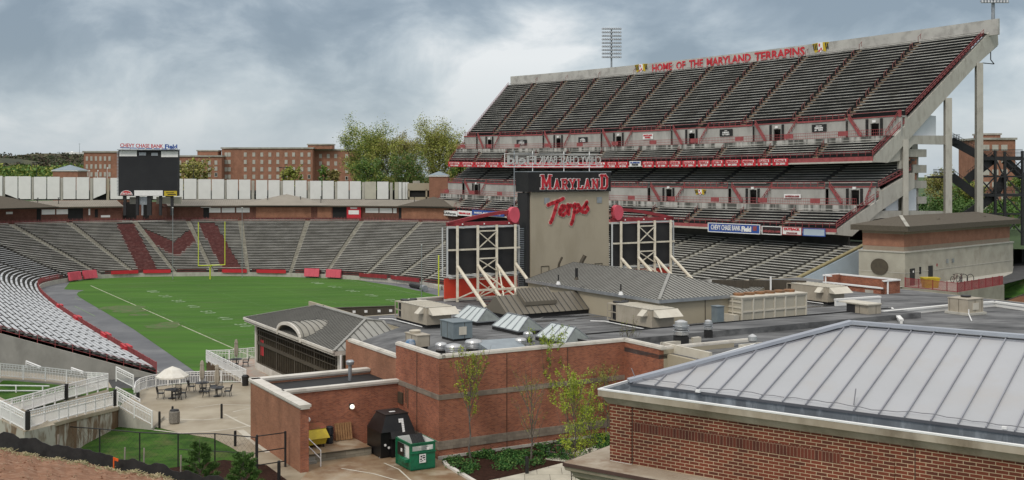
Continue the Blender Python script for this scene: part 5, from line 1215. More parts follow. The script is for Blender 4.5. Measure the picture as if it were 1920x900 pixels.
# flat roofs
q = MB(); q.prism([BF(0.4, 0.4), BF(AR, 0.4), BF(AR, -3.9), BF(AR+26, -3.9), BF(AR+26, 32.3), BF(12.6, 32.3), BF(12.6, 24.4), BF(5.2, 24.4), BF(5.2, 6.6), BF(0.4, 6.6)], ZF-0.3, ZF); q.build('flat_roof', roof_mem, th)
q = MB(); q.loft([BF(.4, 6.6, 9.1), BF(5.2, 6.6, 9.1), BF(5.2, 17.2, 9.1), BF(.4, 17.2, 9.1)], [BF(.4, 6.6, 9.45), BF(5.2, 6.6, ZF-.004), BF(5.2, 17.2, ZF-.004), BF(.4, 17.2, 9.3)]); q.build('sloping_roof', roof_mem, th)
q = MB(); q.fbox(BF, 12.3, 12.6, 24.4, 32.3, 0, ZF+.05); q.fbox(BF, 5.2, 12.6, 24.4, 24.7, 0, ZF); q.build('rear_wall', beige, th)
q = MB(); q.fbox(BF, AR+26, 62, -12, 32.3, ZF-0.3, ZF); q.fbox(BF, AR+1, AR+26, -12, -3.9, ZF-.3, ZF); q.build('flat_roof', roof_mem, th)
q = MB(); q.fbox(BF, 12.6, 62, 32.3, 32.6, 0, ZF+.02); q.build('rear_wall', beige, th)
q = MB(); rs_ = random.Random(8)
for k in range(26):
    b = 1.5+k*1.25+rs_.uniform(-.2, .2); a0_ = (.8 if b < 6 else (5.6 if b < 24 else 13)); q.fbox(BF, a0_+rs_.random()*3, 40+rs_.random()*15, b, b+.05, ZF, ZF+.006)
for k in range(22):
    a = 2+k*2.4+rs_.uniform(-.5, .5); b = rs_.uniform(7, 26) if a > 6 else 1; q.fbox(BF, a, a+.05, b, b+rs_.uniform(2, 6), ZF, ZF+.007)
q.build('membrane_seams', roof_blk, th)
q = MB()
for k in range(46):
    a, b = rs_.uniform(6, 45), rs_.uniform(2, 30)
    if b > 23 and a < 14: continue
    n_ = 9; r1 = rs_.uniform(.4, 1.6); q.poly([BF(a+r1*1.6*math.cos(t)*rs_.uniform(.6, 1), b+r1*.5*math.sin(t)*rs_.uniform(.6, 1), ZF+.004+k*.0001) for t in [2*math.pi*j/n_ for j in range(n_)]])
q.build('wet_marks', mat('wet_membrane', (0.05, 0.052, 0.055), .25, (0.065, .067, .07), 2), th)
# raised roof area with black edge
R0 = G(1062, 655, ZF); a0, b0 = BF.inv(R0); R1 = G(1062, 631, ZF+.45); a1_, b1_ = BF.inv(R1)
q = MB(); q.fbox(BF, a1_, a1_+33, 0.45, b1_, ZF, ZF+.45); q.build('raised_roof', roof_mem, th)
q = MB(); q.fbox(BF, a1_-.05, a1_, 0.45, b1_+.05, ZF, ZF+.50); q.fbox(BF, a1_-.05, a1_+33, b1_, b1_+.12, ZF, ZF+.53); q.build('roof_edge', roof_blk, th)
# beige walls right of the brick
q = MB(); q.fbox(BF, AR+.4, AR+6.5, -3.9, -3.6, ZB, 10.9); q.build('stucco_wall', beige, th)
cope([(AR+.3, -3.7), (AR+8, -3.7)], 10.95, .4)
for (a0_, a1__, b0_, b1__) in ((AR+1, 62, -12.3, -12), (AR+.7, AR+1, -12.3, -3.9), (62, 62.3, -12.3, 32.6)): fb(BF, a0_, a1__, b0_, b1__, ZB-.3, ZF-.02, beige, 'outer_wall', th)
# skylight-like parapet well
wl0 = G(1240, 642, 11.15); wa, wb = BF.inv(wl0)
for (a0_, a1__, b0_, b1__) in ((wa, wa+3.3, wb-.12, wb+.12), (wa, wa+.24, wb-5, wb), ):
    fb(BF, a0_, a1__, b0_, b1__, ZF, 11.15, hvac_l, 'roof_curb', th)
q = MB(); q.fbox(BF, wa+2.6, wa+3.3, wb-.2, wb+.1, ZF, 11.3); q.build('curb_box', hvac_l, th)
# joint lines / conduits on the dock side
q = MB()
for a_ in (4.9, 9.6): q.fbox(BF, a_, a_+.025, -.045, 0, ZB+.2, ZP-.1)
for b_ in (3.2,): q.fbox(BF, -.045, 0, b_, b_+.025, ZB+.2, ZP-.1)
q.build('control_joint', mat('joint_grey', (0.12, 0.075, 0.055), .9), th)
q = MB(); q.beam(BF(-.03, 4.9, 7.3), BF(-.03, 4.9, 8.3), .05); q.beam(BF(-.03, 4.6, 7.0), BF(-.03, 4.6, 8.3), .05); q.build('conduit', bronze, th)
fb(BF, -.12, .05, 5.35, 6.05, 7.15, 7.9, bronze, 'louvre', th)
# ---- low wing round the dock
lw = thing('dock_wing', 'low brick wing with black roof and pale coping around the loading dock', 'building', BF(-8, 6, ZB)); zl = 8.55
q = MB(); q.fbox(BF, -8.6, -8.1, 1.4, 11.4, ZB, zl); q.build('side_wall', bk_b, lw)
q = MB(); q.fbox(BF, -8.62, -8.08, 1.36, 1.40, ZB, zl); q.build('wall_end', bk, lw)
q = MB(); q.fbox(BF, -8.1, 0, 6.2, 6.5, ZB, zl); q.build('dock_wall', bk, lw); q = MB(); q.fbox(BF, -8.1, 0, 11.1, 11.4, ZB, zl); q.build('rear_wall', bk_b, lw)
q = MB(); q.fbox(BF, -8.1, 0, 6.5, 11.1, zl-.5, zl-.25); q.build('flat_roof', roof_blk, lw)
q = MB(); 
for (p0, p1, w_) in (((-8.35, 11.5), (-8.35, 1.2), .75), ((-8.1, 6.3), (-.0, 6.3), .5), ((-8.6, 11.35), (-.0, 11.35), .7)):
    a, b = BF(*p0, zl+.07), BF(*p1, zl+.07); q.beam(a, b, w_, .16); q.beam(a-ZV*.13, b-ZV*.13, w_*.75, .12)
q.build('coping', coping, lw)
q = MB(); c = BF(-2.2, 9.4, zl-.3); q.lathe(c, [(.13, 0), (.13, 1.15), (.26, 1.15), (.30, 1.35), (.22, 1.45)], 14); tag(q.build('vent_pipe', galv), 'short galvanised vent pipe with round cap on the black wing roof', 'vent')
lf = thing('wall_lamp', 'round glowing globe lamp on the brick dock wall', 'lamp', BF(-3.4, 6.1, 7.15)); q = MB(); c = BF(-3.4, 6.02, 7.05); q.lathe(c, [(.02, 0), (.12, .04), (.165, .15), (.12, .27), (.02, .32)], 14); q.build('globe', globe_m, lf, smooth=True); q = MB(); q.fbox(BF, -3.55, -3.25, 6.12, 6.2, 7.05, 7.4); q.build('bracket', black, lf)
lf = thing('wall_lamp', 'small white round lamp on the inner face of the dock side wall', 'lamp', BF(-8.0, 1.9, 7.6)); q = MB(); c = BF(-7.96, 1.8, 7.5); q.lathe(c, [(.02, 0), (.1, .04), (.15, .15), (.1, .27), (.02, .32)], 14); q.build('globe', white, lf, smooth=True); q = MB(); q.fbox(BF, -8.1, -8.04, 1.65, 1.95, 7.5, 7.85); q.build('bracket', black, lf)
# ---- glazed pavilion
gv = thing('glass_pavilion', 'glazed pavilion with grey standing seam hip roof and curved dormer above terrace', 'building', BF(0, 17, ZB))
B0_, B1_ = 17.0, 38.3; ze = 9.25
q = MB(); q.fbox(BF, 0.02, 5.2, B0_+.1, B1_-.1, ZB+.02, ZB+.12); q.build('floor', conc, gv)
q = MB(); q.fbox(BF, .3, .34, B0_+.3, B1_-.3, ZB+.6, 8.6); q.build('glazing', mat('reflection_mottled_glass', (0.015, 0.016, 0.015), .08, (0.13, 0.13, 0.12), 1.6, det=3, lo=.5, hi=.62, stretch=(1, 1, .6), spec=.8), gv)  # pale mottling painted in for reflections and the grey interior
q = MB(); q.fbox(BF, 5.2, 5.4, B0_, B1_, ZB, 10.5); q.fbox(BF, .3, 5.2, B0_, B0_+.2, ZB, ze); q.build('back_wall', beige, gv)
q = MB(); nb_ = 34
for k in range(nb_+1):
    b = B0_+.5+(B1_-B0_-1.0)*k/nb_; w_ = .22 if k % 8 == 1 else .07; q.fbox(BF, .12, .34, b-w_/2, b+w_/2, ZB+.6, 8.6)
for z, h in ((ZB+.6, .12), (6.9, .30), (7.75, .08), (8.25, .08), (8.5, .12)): q.fbox(BF, .08, .32, B0_+.3, B1_-.3, z, z+h)
q.build('mullions', bronze, gv)
q = MB(); q.fbox(BF, 0, .5, B0_, B0_+.45, ZB, ze-.3); q.fbox(BF, 0, .5, B1_-.45, B1_, ZB, ze-.3); q.fbox(BF, 0.0, .4, B0_+.4, B1_-.4, ZB, ZB+.6); q.build('corner_pier', coping, gv)
q = MB(); rq = random.Random(3)
for _ in range(40): b = rq.uniform(B0_+1, B1_-1); z = rq.uniform(4.9, 8); q.fbox(BF, .5+rq.random(), .9+rq.random(), b, b+rq.uniform(.3, .8), z, z+rq.uniform(.2, .6))
q.build('interior_shapes', mat('interior_grey', (0.16, 0.16, 0.15), .8), gv)
q = MB(); q.fbox(BF, .16, .29, 36.0, 37.0, 6.0, 7.4); q.build('red_display', red_b, gv)
o2 = .75; A1 = 8.3; AC = 5.15
E = [BF(-o2, B0_-o2, ze), BF(A1, B0_-o2, ze), BF(A1, B1_+o2, ze), BF(-o2, B1_+o2, ze)]
rA, rB = BF(3.9, B0_+4.3, 10.75), BF(3.9, B1_-5.6, 10.75)
q = MB(); q.fbox(BF, -o2, AC, B0_-o2, B1_+o2, ze-.35, ze-.02); q.build('eaves', coping, gv)
q = MB()
EC = [BF(AC, B0_-o2, ze), BF(AC, B1_+o2, ze)]; rC, rD = BF(AC, B0_+3.7, 10.62), BF(AC, B1_-4.4, 10.5)
q.poly([E[0], EC[0], rC, rA]); q.poly([rC, rD, rB, rA]); q.poly([EC[1], E[3], rB, rD]); q.poly([E[3], E[0], rA, rB]); q.build('roof', seam_g, gv)
q = MB(); seams(q, [E[3], E[0], rA, rB], .42, .045, .07); seams(q, [E[0], EC[0], rC, rA], .6, .045, .07); seams(q, [EC[1], E[3], rB, rD], .42, .045, .07); q.build('standing_seams', seam_rib, gv)
q = MB(); 
for a, b in ((E[0], rA), (E[3], rB), (rA, rB), (rA, rC), (EC[0], rC)): q.beam(a+ZV*.06, b+ZV*.06, .22, .07)
q.build('ridge_cap', mat('ridge_metal', (0.30, 0.295, 0.27), .5), gv)
q = MB(); 
for k in range(2): q.fbox(BF, -o2-.12+.12*k, -o2+.1*k, B0_-o2, B1_+o2, ze-.15*(k+1), ze+.05-.12*k)
q.build('gutter', coping, gv)
# curved dormer
db0, db1, nseg = 23.4, 29.2, 16; bc = (db0+db1)/2; rd_, rh = (db1-db0)/2, 1.15
dq = MB(); ds = MB(); aF, aB = -o2-.05, 4.2
arc_ = [(bc+rd_*math.cos(math.pi*k/nseg), ze-.12+rh*math.sin(math.pi*k/nseg)**.8) for k in range(nseg+1)]
for k in range(nseg):
    (b_0, z_0), (b_1, z_1) = arc_[k], arc_[k+1]; dq.hexa([BF(aF, b_1, z_1-.12), BF(aF, b_0, z_0-.12), BF(aB, b_0, z_0-.12), BF(aB, b_1, z_1-.12), BF(aF, b_1, z_1), BF(aF, b_0, z_0), BF(aB, b_0, z_0), BF(aB, b_1, z_1)])
    for j in range(9): a = aF+.25+j*.52; ds.beam(BF(a, b_0, z_0+.02), BF(a, b_1, z_1+.02), .04, .06)
dq.build('curved_dormer', mat('dormer_metal', (0.29, 0.275, 0.235), .5, (0.25, 0.237, 0.2), .8), gv); ds.build('dormer_seams', seam_rib, gv)
q = MB()
for k in range(nseg): (b_0, z_0), (b_1, z_1) = arc_[k], arc_[k+1]; q.beam(BF(aF-.06, b_0, z_0-.12), BF(aF-.06, b_1, z_1-.12), .14, .26)
q.build('dormer_arch', coping, gv)
q = MB(); q.poly([BF(.1, b_, z_-.1) for b_, z_ in arc_]); q.build('dormer_glass', glass_d, gv); q = MB(); q.fbox(BF, 0, .15, bc-.12, bc+.12, ze-.1, ze+1.1); q.build('dormer_mullion', bronze, gv)
q = MB(); c = BF(-.2, 16.2, ZB); q.tube(c, c+ZV*4.3, .09, n=8); tag(q.build('downspout', white), 'white downspout at the corner of the glass pavilion', 'pipe')
# dark roof screen with small white signs
sc_ = thing('roof_screen', 'dark brown roof screen wall with five small white signs', 'screen wall', G(680, 598, ZF)); a, b = P(600, 601, 103), P(743, 597, 101)
q = MB(); q.beam(a+ZV*.15, b+ZV*.15, .2, 1.95); q.build('panel', mat('brown_screen', (0.075, 0.062, 0.045), .7, (0.055, 0.046, 0.034), 3, stretch=(3, 3, .3)), sc_)
q = MB(); q.beam(a+ZV*1.12, b+ZV*1.12, .3, .06); q.build('cap', bronze, sc_)
nn = Vector((b.y-a.y, -(b.x-a.x), 0)).normalized()
for f in (.29, .46, .615, .785, .935): c = a+(b-a)*f+nn*.13; q = MB(); q.beam(c-(b-a).normalized()*.14+ZV*.72, c+(b-a).normalized()*.14+ZV*.72, .03, .22); q.build('sign', white, sc_)
# ================================================================ HOUSE WITH GREY HIP ROOF + SMALL METAL ROOFS
K2 = G(1237, 612, ZF); HF = Frame(K2.xy, 31)
ss = thing('stucco_house', 'beige stucco rooftop house with long grey standing seam hip roof', 'building', HF(0, 0, ZF))
he, hr_ = 12.72, 14.1; LB = 19.6
q = MB(); q.fbox(HF, 0, 10, 0, LB, ZF, he-.1); q.build('stucco_wall', beige, ss)
q = MB(); q.fbox(HF, 4.6, 4.66, -.03, 0, ZF, he-.2); q.fbox(HF, -.03, 0, 4.4, 4.46, ZF, he-.2); q.build('downpipe', bronze, ss)
o2 = .3; E = [HF(-o2, -o2, he), HF(10+o2, -o2, he), HF(10+o2, LB, he), HF(-o2, LB, he)]; rA, rB = HF(5, 5.0, hr_), HF(5, LB, hr_)
q = MB(); q.poly([E[0], E[1], rA]); q.poly([E[1], E[2], rB, rA]); q.poly([E[3], E[0], rA, rB]); q.poly([E[2], E[3], rB]); q.build('roof', seam_g, ss)
q = MB(); seams(q, [E[3], E[0], rA, rB], .42, .04, .06); seams(q, [E[0], E[1], rA], .42, .04, .06); seams(q, [E[1], E[2], rB, rA], .5, .04, .06); q.build('standing_seams', seam_rib, ss)
q = MB(); q.fbox(HF, -o2, 10+o2, -o2, LB, he-.28, he-.01); q.build('gutter', galv, ss)
q = MB(); q.beam(E[0]+ZV*.05, rA+ZV*.05, .25, .06); q.build('hip_cap', MATS['ridge_metal'], ss)
for px, py, lab in ((1047, 528, 'thin black vent on the far slope of the grey hip roof'), (1081, 519, 'dark square flue on the grey hip roof'), (1164, 547, 'small black vent with white base on near slope of the grey hip roof')):
    zz = 13.2 if px == 1047 else (13.75 if px == 1081 else 13.2); c = G(px, py, zz); vt = thing('roof_vent', lab, 'vent', c); q = MB(); q.lathe(c-ZV*.25, [(.2, 0), (.13, .25)], 10); q.build('base', white if px != 1081 else bronze, vt); q = MB()
    q.box(c+ZV*.35, (.24 if px == 1081 else .11, .24 if px == 1081 else .11, .8 if px == 1081 else .5)); q.build('pipe', black, vt)
# neighbouring lower roof
h2 = thing('lower_metal_roof', 'low grey standing seam roof right of the stucco house', 'building', G(1380, 552, ZF))
pp = [(1300, 526.5), (1336, 521.5), (1444, 534), (1403, 553)]; zz = [11.6, 12.0, 11.9, 11.5]; rp = [G(x, y, z) for (x, y), z in zip(pp, zz)]
q = MB(); q.poly(rp[::-1]); q.build('roof', seam_g, h2); q = MB(); 
for k in range(22): f = (k+.5)/22; q.beam(rp[0].lerp(rp[3], f)+ZV*.04, rp[1].lerp(rp[2], f)+ZV*.04, .05, .06)
q.build('standing_seams', seam_rib, h2); q = MB(); q.loft([Vector((p.x, p.y, ZF)) for p in rp], [p-ZV*.06 for p in rp]); q.build('wall', beige, h2)
bs_ = thing('rooftop_screen', 'dark brown roof screen with white post behind the low metal roof', 'screen wall', G(1440, 548, ZF))
q = MB(); pp = [(1335, 527), (1405, 525.5), (1447, 530), (1512, 541)]
for (x0, y0), (x1, y1) in zip(pp, pp[1:]): a, b = P(x0, y0, 108), P(x1, y1, 107); q.beam(Vector((a.x, a.y, 11.5)), Vector((b.x, b.y, 11.5)), .25, 1.9)
q.build('panel', MATS['brown_screen'], bs_); q = MB(); a = P(1445, 519, 106.5); q.beam(a, Vector((a.x, a.y, ZF)), .14); q.build('post', white, bs_)
# small dark metal roofed monitor with raised panel
K3 = G(953, 599, ZF); MF = Frame(K3.xy, 31); mo = thing('roof_monitor', 'small dark brown metal gabled roof monitor with raised panel', 'roof monitor', MF(0, 0, ZF))
LA, LBm = 8.8, 3.9
zE, zR = ZF+.35, ZF+1.75; q = MB(); q.fbox(MF, 0, LA, 0, LBm, ZF, zE); q.build('curb', roof_blk, mo)
e = [MF(-.1, -.1, zE), MF(LA+.1, -.1, zE), MF(LA+.1, LBm+.1, zE), MF(-.1, LBm+.1, zE)]; ra, rb = MF(-.1, LBm/2, zR), MF(LA+.1-.9, LBm/2, zR)
q = MB(); q.poly([e[0], e[1], rb, ra]); q.poly([e[2], e[3], ra, rb]); q.poly([e[3], e[0], ra]); q.poly([e[1], e[2], rb]); q.build('roof', seam_br, mo)
q = MB(); seams(q, [e[0], e[1], rb, ra], .6, .04, .07); seams(q, [e[1], e[2], rb], .6, .04, .06); q.build('standing_seams', seam_rib, mo)
q = MB(); up_ = [e[0].lerp(ra, .42), e[0].lerp(ra, 1.12)]; aa = MF.r
def mp_(a, f, dz): base = MF(a, -.1+(LBm/2+.1)*f, zE+(zR-zE)*f+dz); return base
q.loft([mp_(2.0, .35, .1), mp_(5.2, .35, .1), mp_(5.2, 1.05, .1), mp_(2.0, 1.05, .1)], [mp_(2.0, .35, .42), mp_(5.2, .35, .42), mp_(5.2, 1.05, .42), mp_(2.0, 1.05, .42)]); pr_ = q.build('raised_panel', seam_br, mo)
q = MB(); seams(q, [mp_(2.0, .35, .43), mp_(5.2, .35, .43), mp_(5.2, 1.05, .43), mp_(2.0, 1.05, .43)], .35, .03, .05); q.build('panel_seams', seam_rib, pr_)
# ================================================================ TOWER SIGN AND SCOREBOARD FRAMES
TF = Frame((1.82, 110.0), 31)
tw = thing('sign_tower', 'tall beige tower with black header and red lettering, back of the scoreboard', 'tower', TF(4.7, 0, ZF))
q = MB(); q.fbox(TF, 0, 9.35, 0, .9, 9, 20.75); q.build('stucco_wall', beige_t, tw)
q = MB(); q.fbox(TF, -.35, 0, 0.15, 1.9, 9, 20.7); q.fbox(TF, 0, 9.35, .9, 1.9, 9, 20.7); q.build('dark_side', screen2, tw)
q = MB(); q.fbox(TF, -.45, 9.4, -.28, 2.1, 20.78, 22.72); q.build('header', black, tw)
q = MB(); q.fbox(TF, -.5, 9.42, -.33, 2.15, 22.72, 22.80); q.build('header_cap', galv, tw)
def tword(wd_, a0, a1, z, h, m, b, dep, y=-.3, sh=0, par=tw, name='lettering'):
    q = MB(); add_text(q, wd_, TF(a0, y, z), TF(a1, y, z), h, bold=b, shear=sh, depth=dep, nrm=Vector((-TF.d.x, -TF.d.y, 0))); return q.build(name, m, par)
LET = {'M': ([(.17, 0, .17, 1), (.83, 0, .83, 1), (.17, .97, .5, .22), (.5, .22, .83, .97)], [(0, 0, .34, 0), (.66, 0, 1, 0), (0, 1, .26, 1), (.74, 1, 1, 1)]),
 'A': ([(.5, 1, .2, 0), (.5, 1, .8, 0), (.3, .32, .7, .32)], [(0, 0, .36, 0), (.64, 0, 1, 0)]), 'R': ([(.22, 0, .22, 1), (.2, 1, .7, 1), (.7, 1, .84, .85), (.84, .85, .84, .65), (.84, .65, .7, .5), (.7, .5, .2, .5), (.5, .5, .86, 0)], [(0, 0, .42, 0), (.7, 0, 1, 0), (0, 1, .2, 1)]),
 'Y': ([(.5, 0, .5, .45), (.5, .45, .18, 1), (.5, .45, .82, 1)], [(.28, 0, .72, 0), (0, 1, .36, 1), (.64, 1, 1, 1)]), 'L': ([(.28, 0, .28, 1), (.28, 0, .92, 0), (.92, 0, .92, .25)], [(.05, 0, .3, 0), (.05, 1, .5, 1)]),
 'N': ([(.2, 0, .2, 1), (.2, 1, .8, 0), (.8, 0, .8, 1)], [(0, 0, .4, 0), (0, 1, .2, 1), (.6, 1, 1, 1)]), 'D': ([(.22, 0, .22, 1), (.2, 1, .66, 1), (.66, 1, .86, .82), (.86, .82, .86, .18), (.86, .18, .66, 0), (.66, 0, .2, 0)], [(0, 0, .22, 0), (0, 1, .22, 1)])}
def slab_word(mb, cells, y_, ex):
    up_ = Vector((TF.d.x, TF.d.y, 0))
    for ch_, x0, x1, z0, z1 in cells:
        W, H = x1-x0, z1-z0; tk = .17*H*.95
        for segs, t in ((LET[ch_][0], tk), (LET[ch_][1], tk*.55)):
            for (a, b, c, d) in segs:
                f = lambda x, z: TF(x0+W*x, y_, z0+tk*.3+(H-tk*.6)*z)
                p_, q_ = f(a, b), f(c, d); e_ = (q_-p_).normalized()*(t*.35+ex); mb.beam(p_-e_, q_+e_, t+2*ex, .05, up=up_)
cells = [('M', .95, 2.2, 21.02, 22.45)]; xw = [2.35, 3.28, 4.18, 5.12, 5.98, 6.92, 7.88]
for i_, ch_ in enumerate('ARYLAN'): cells.append((ch_, xw[i_]+.06, xw[i_+1]-.06, 21.02, 22.02))
cells.append(('D', 8.0, 9.0, 21.02, 22.45))
q = MB(); slab_word(q, cells, -.31, .055); q.build('letter_outline', white, tw); q = MB(); slab_word(q, cells, -.37, 0); q.build('lettering', red_b, tw)
# script word: chain of strokes, white rim under red
strokes = [[(0.0, .72), (.10, .80), (.25, .88), (.36, .98)], [(.22, .86), (.17, .5), (.10, .12), (.06, -.02)], [(.27, .42), (.36, .52), (.40, .66), (.33, .68), (.28, .5), (.28, .34), (.36, .28), (.46, .44)],
           [(.46, .44), (.47, .72), (.50, .60), (.53, .70), (.60, .66)], [(.50, .62), (.49, .32)], [(.64, .74), (.62, .40), (.58, .02), (.55, -.10)], [(.63, .60), (.72, .72), (.76, .58), (.70, .42), (.62, .40)], [(.76, .46), (.86, .62), (.93, .82), (.90, .70), (.96, .52), (.90, .38), (.82, .40)]]
for m_, w_, y_ in ((mat('script_rim', (0.62, 0.50, 0.42), .6), .52, -.03), (red_b, .34, -.08)):
    q = MB()
    for st_ in strokes:
        pts = [TF(1.95+u*5.0, y_, 17.55+(v+.1)*2.35) for u, v in st_]
        for a, b in zip(pts, pts[1:]):
            d = (b-a).normalized()*.02; q.beam(a-d, b+d, w_, .05, up=Vector((TF.d.x, TF.d.y, 0)))
        for a in pts: 
            ci = [a+Vector((TF.r.x, TF.r.y, 0))*w_/2*math.cos(t)+ZV*w_/2*math.sin(t) for t in [2*math.pi*k/12 for k in range(12)]]; dd = Vector((TF.d.x, TF.d.y, 0))*.025; q.loft([p+dd for p in ci], [p-dd for p in ci])
    q.build('script_lettering', m_, tw)
for a in (1.55, 7.85): fb(TF, a, a+.6, -.05, .1, 19.6, 20.2, galv, 'vent_grille', tw)
q = MB()
for a in (1.2, 7.6):
    for p_, r_ in (((a, 12.55), (a+.9, 12.55)), ((a, 13.5), (a+.9, 13.5)), ((a, 12.55), (a, 13.5)), ((a+.9, 12.55), (a+.9, 13.5))): q.beam(TF(p_[0], -.02, p_[1]), TF(r_[0], -.02, r_[1]), .05)
q.build('panel_joints', bronze, tw)
for (x0, y0, x1, y1, x2, y2, r_, lab) in ((1047, 505, 1048, 495, 1054, 482, .11, 'thin bent black flue pipe before the beige tower'), (1088, 496, 1091, 490, 1097, 479, .2, 'thick slanted brown flue pipe before the beige tower')):
    D = 108.3; q = MB(); q.tube(P(x0, y0, D), P(x1, y1, D), r_, n=8); q.tube(P(x1, y1, D), P(x2, y2, D), r_, n=8); tag(q.build('flue_pipe', bronze), lab, 'pipe')
# reversed name sign on posts above the tower
rs = thing('reversed_name_sign', 'open frame name sign seen from behind above the beige tower', 'sign', TF(4, 1, 22.8)); dd = Vector((-TF.d.x, -TF.d.y, 0))
q = MB(); a0, a1 = -2.35, 9.2
for z, h in ((23.25, .09), (23.5, .07), (24.5, .05)): q.beam(TF(a0, 1, z), TF(a1, 1, z), .1, h)
q.beam(TF(a0, 1, 23.25), TF(a0, 1, 24.5), .07)
for a in (.9, 4.6, 7.7): q.beam(TF(a, 1.1, 22.5), TF(a, 1.1, 24.8), .08)
q.build('frame', white, rs)
q = MB(); add_text(q, 'CHEVY CHASE BANK', TF(1.55, .95, 23.58), TF(9.0, .95, 23.58), .75, bold=.0, depth=.1, nrm=dd, mirror=True); add_text(q, 'Field', TF(-2.1, .95, 23.55), TF(1.2, .95, 23.55), .8, bold=.02, depth=.1, nrm=dd, mirror=True); q.build('letter_backs', mat('letter_back', (0.55, 0.55, 0.53), .6), rs)
q = MB(); q.tube(TF(-1.15, 1.2, 9.5), TF(-1.15, 1.2, 24.8), .06, n=6); tag(q.build('mast', galv), 'thin grey mast standing at left side of the black tower header', 'pole')
def frame_board(a0, a1, label, side, zt=17.55):
    o = thing('scoreboard_frame', label, 'scoreboard', TF((a0+a1)/2, 0, ZF), 0, 'scoreboard frames either side of the tower')
    W = a1-a0; q = MB(); q.fbox(TF, a0+.15, a1-.15, .1, .55, 13.15, zt-.15); q.build('board', screen2, o)
    q = MB()
    q.beam(TF(a0, 0, zt), TF(a1, 0, zt), .16, .16); q.beam(TF(a0, 0, 13.0), TF(a1, 0, 13.0), .16, .16); q.beam(TF(a0, 0, 13), TF(a0, 0, zt), .16); q.beam(TF(a1, 0, 13), TF(a1, 0, zt), .16)
    q.beam(TF(a0-.25, .5, 13), TF(a0-.25, .5, zt), .12); q.build('outer_frame', mat('pale_frame', (0.58, 0.60, 0.60), .5), o)
    xs_ = [a0+W*f for f in (.12, .40, .665, .93)]; q = MB()
    for x in xs_: q.beam(TF(x, -.25, ZF), TF(x, -.25, zt+.15), .24, .24)
    q.build('upright', cream, o); q = MB()
    q.beam(TF(a0, -.2, 15.45), TF(a1, -.2, 15.45), .13, .16)
    xa, xb = xs_[1], xs_[2]
    for z in (17.15, 14.55): q.beam(TF(xa, -.3, z), TF(xb, -.3, z), .12, .12)
    for (z0, z1) in ((15.5, 17.1), (13.3, 14.5), (11.0, 12.4)): 
        q.beam(TF(xa, -.3, z0), TF(xb, -.3, z1), .09, .09); q.beam(TF(xb, -.34, z0), TF(xa, -.34, z1), .09, .09)
    q.beam(TF(xa, -.3, 12.6), TF(xb, -.3, 12.6), .1, .1); q.build('cross_bracing', cream, o)
    q = MB()
    for x in xs_:
        q.tube(TF(x, -.3, 13.9), TF(x, -5.6, ZF), .16, n=8); q.beam(TF(x, -.3, 10.9), TF(x, -3.6, 11.9), .12, .12)
    q.build('raking_strut', cream, o); q = MB(); q.beam(TF(xs_[0], -3.55, 11.95), TF(xs_[3], -3.55, 11.95), .18, .18)
    for x, y_ in ((xa, xb), (xb, xa)): q.beam(TF(x, -.6, 13.6), TF(y_, -5.3, ZF+.1), .11, .11)
    q.build('tie_beam', cream, o)
    q = MB(); q.fbox(TF, a0-.1, a1, .3, .5, 10.9, 12.75); q.build('skirt_panel', red_or, o); q = MB(); q.beam(TF(a0-.2, .25, 10.75), TF(a1, .25, 10.75), .2, .18); q.beam(TF(a0+.3, .22, 12.75), TF(a1, .22, 12.75), .08, .1); q.build('skirt_trim', coping, o)
    # arched red crown with round end
    q = MB(); n = 20
    def arch(f): return zt+.30+1.05*math.sin(math.pi/2*f)
    for k in range(n):
        f0, f1 = k/n, (k+1)/n; x0, x1 = (a0+W*f0, a0+W*f1) if side > 0 else (a1-W*f0, a1-W*f1)
        q.beam(TF(x0, .1, arch(f0)), TF(x1, .1, arch(f1)), .3, .32)
    q.beam(TF(a0, .1, zt+.30), TF(a1, .1, zt+.30), .3, .34); q.build('arched_crown', red, o)
    cx_ = a1-.55 if side > 0 else a0+.55; q = MB(); ce = TF(cx_, 0, zt+1.15); rr_v = Vector((TF.r.x, TF.r.y, 0)); dv = Vector((TF.d.x, TF.d.y, 0))*.3
    pts = [ce+rr_v*(.68*math.cos(t))*(1 if math.cos(t)*side < 0 else .7)+ZV*(.72*math.sin(t)*(1 if math.sin(t) > 0 else 1.15)-.05) for t in [2*math.pi*k/24 for k in range(24)]]; q.loft([p+dv for p in pts], [p-dv for p in pts]); q.build('round_end', pink, o)
    q = MB()
    for f in (.2, .5, .85): q.box(TF(a0+W*f, -.1, zt+.28), (.12, .12, .12))
    q.build('small_lamps', white, o)
    q = MB()
    if side > 0:
        for k in range(34): q.beam(TF(a1+.15, .3, 11.3+k*.18), TF(a1+.75, .3, 11.3+k*.18), .1, .06)
        q.beam(TF(a1+.12, .35, 11), TF(a1+.12, .35, 17.5), .1); q.build('side_ladder', galv, o)
frame_board(-9.15, -1.35, 'black scoreboard frame with cream bracing left of the beige tower', 1); frame_board(9.75, 17.7, 'black scoreboard frame with cream bracing right of the beige tower', -1)
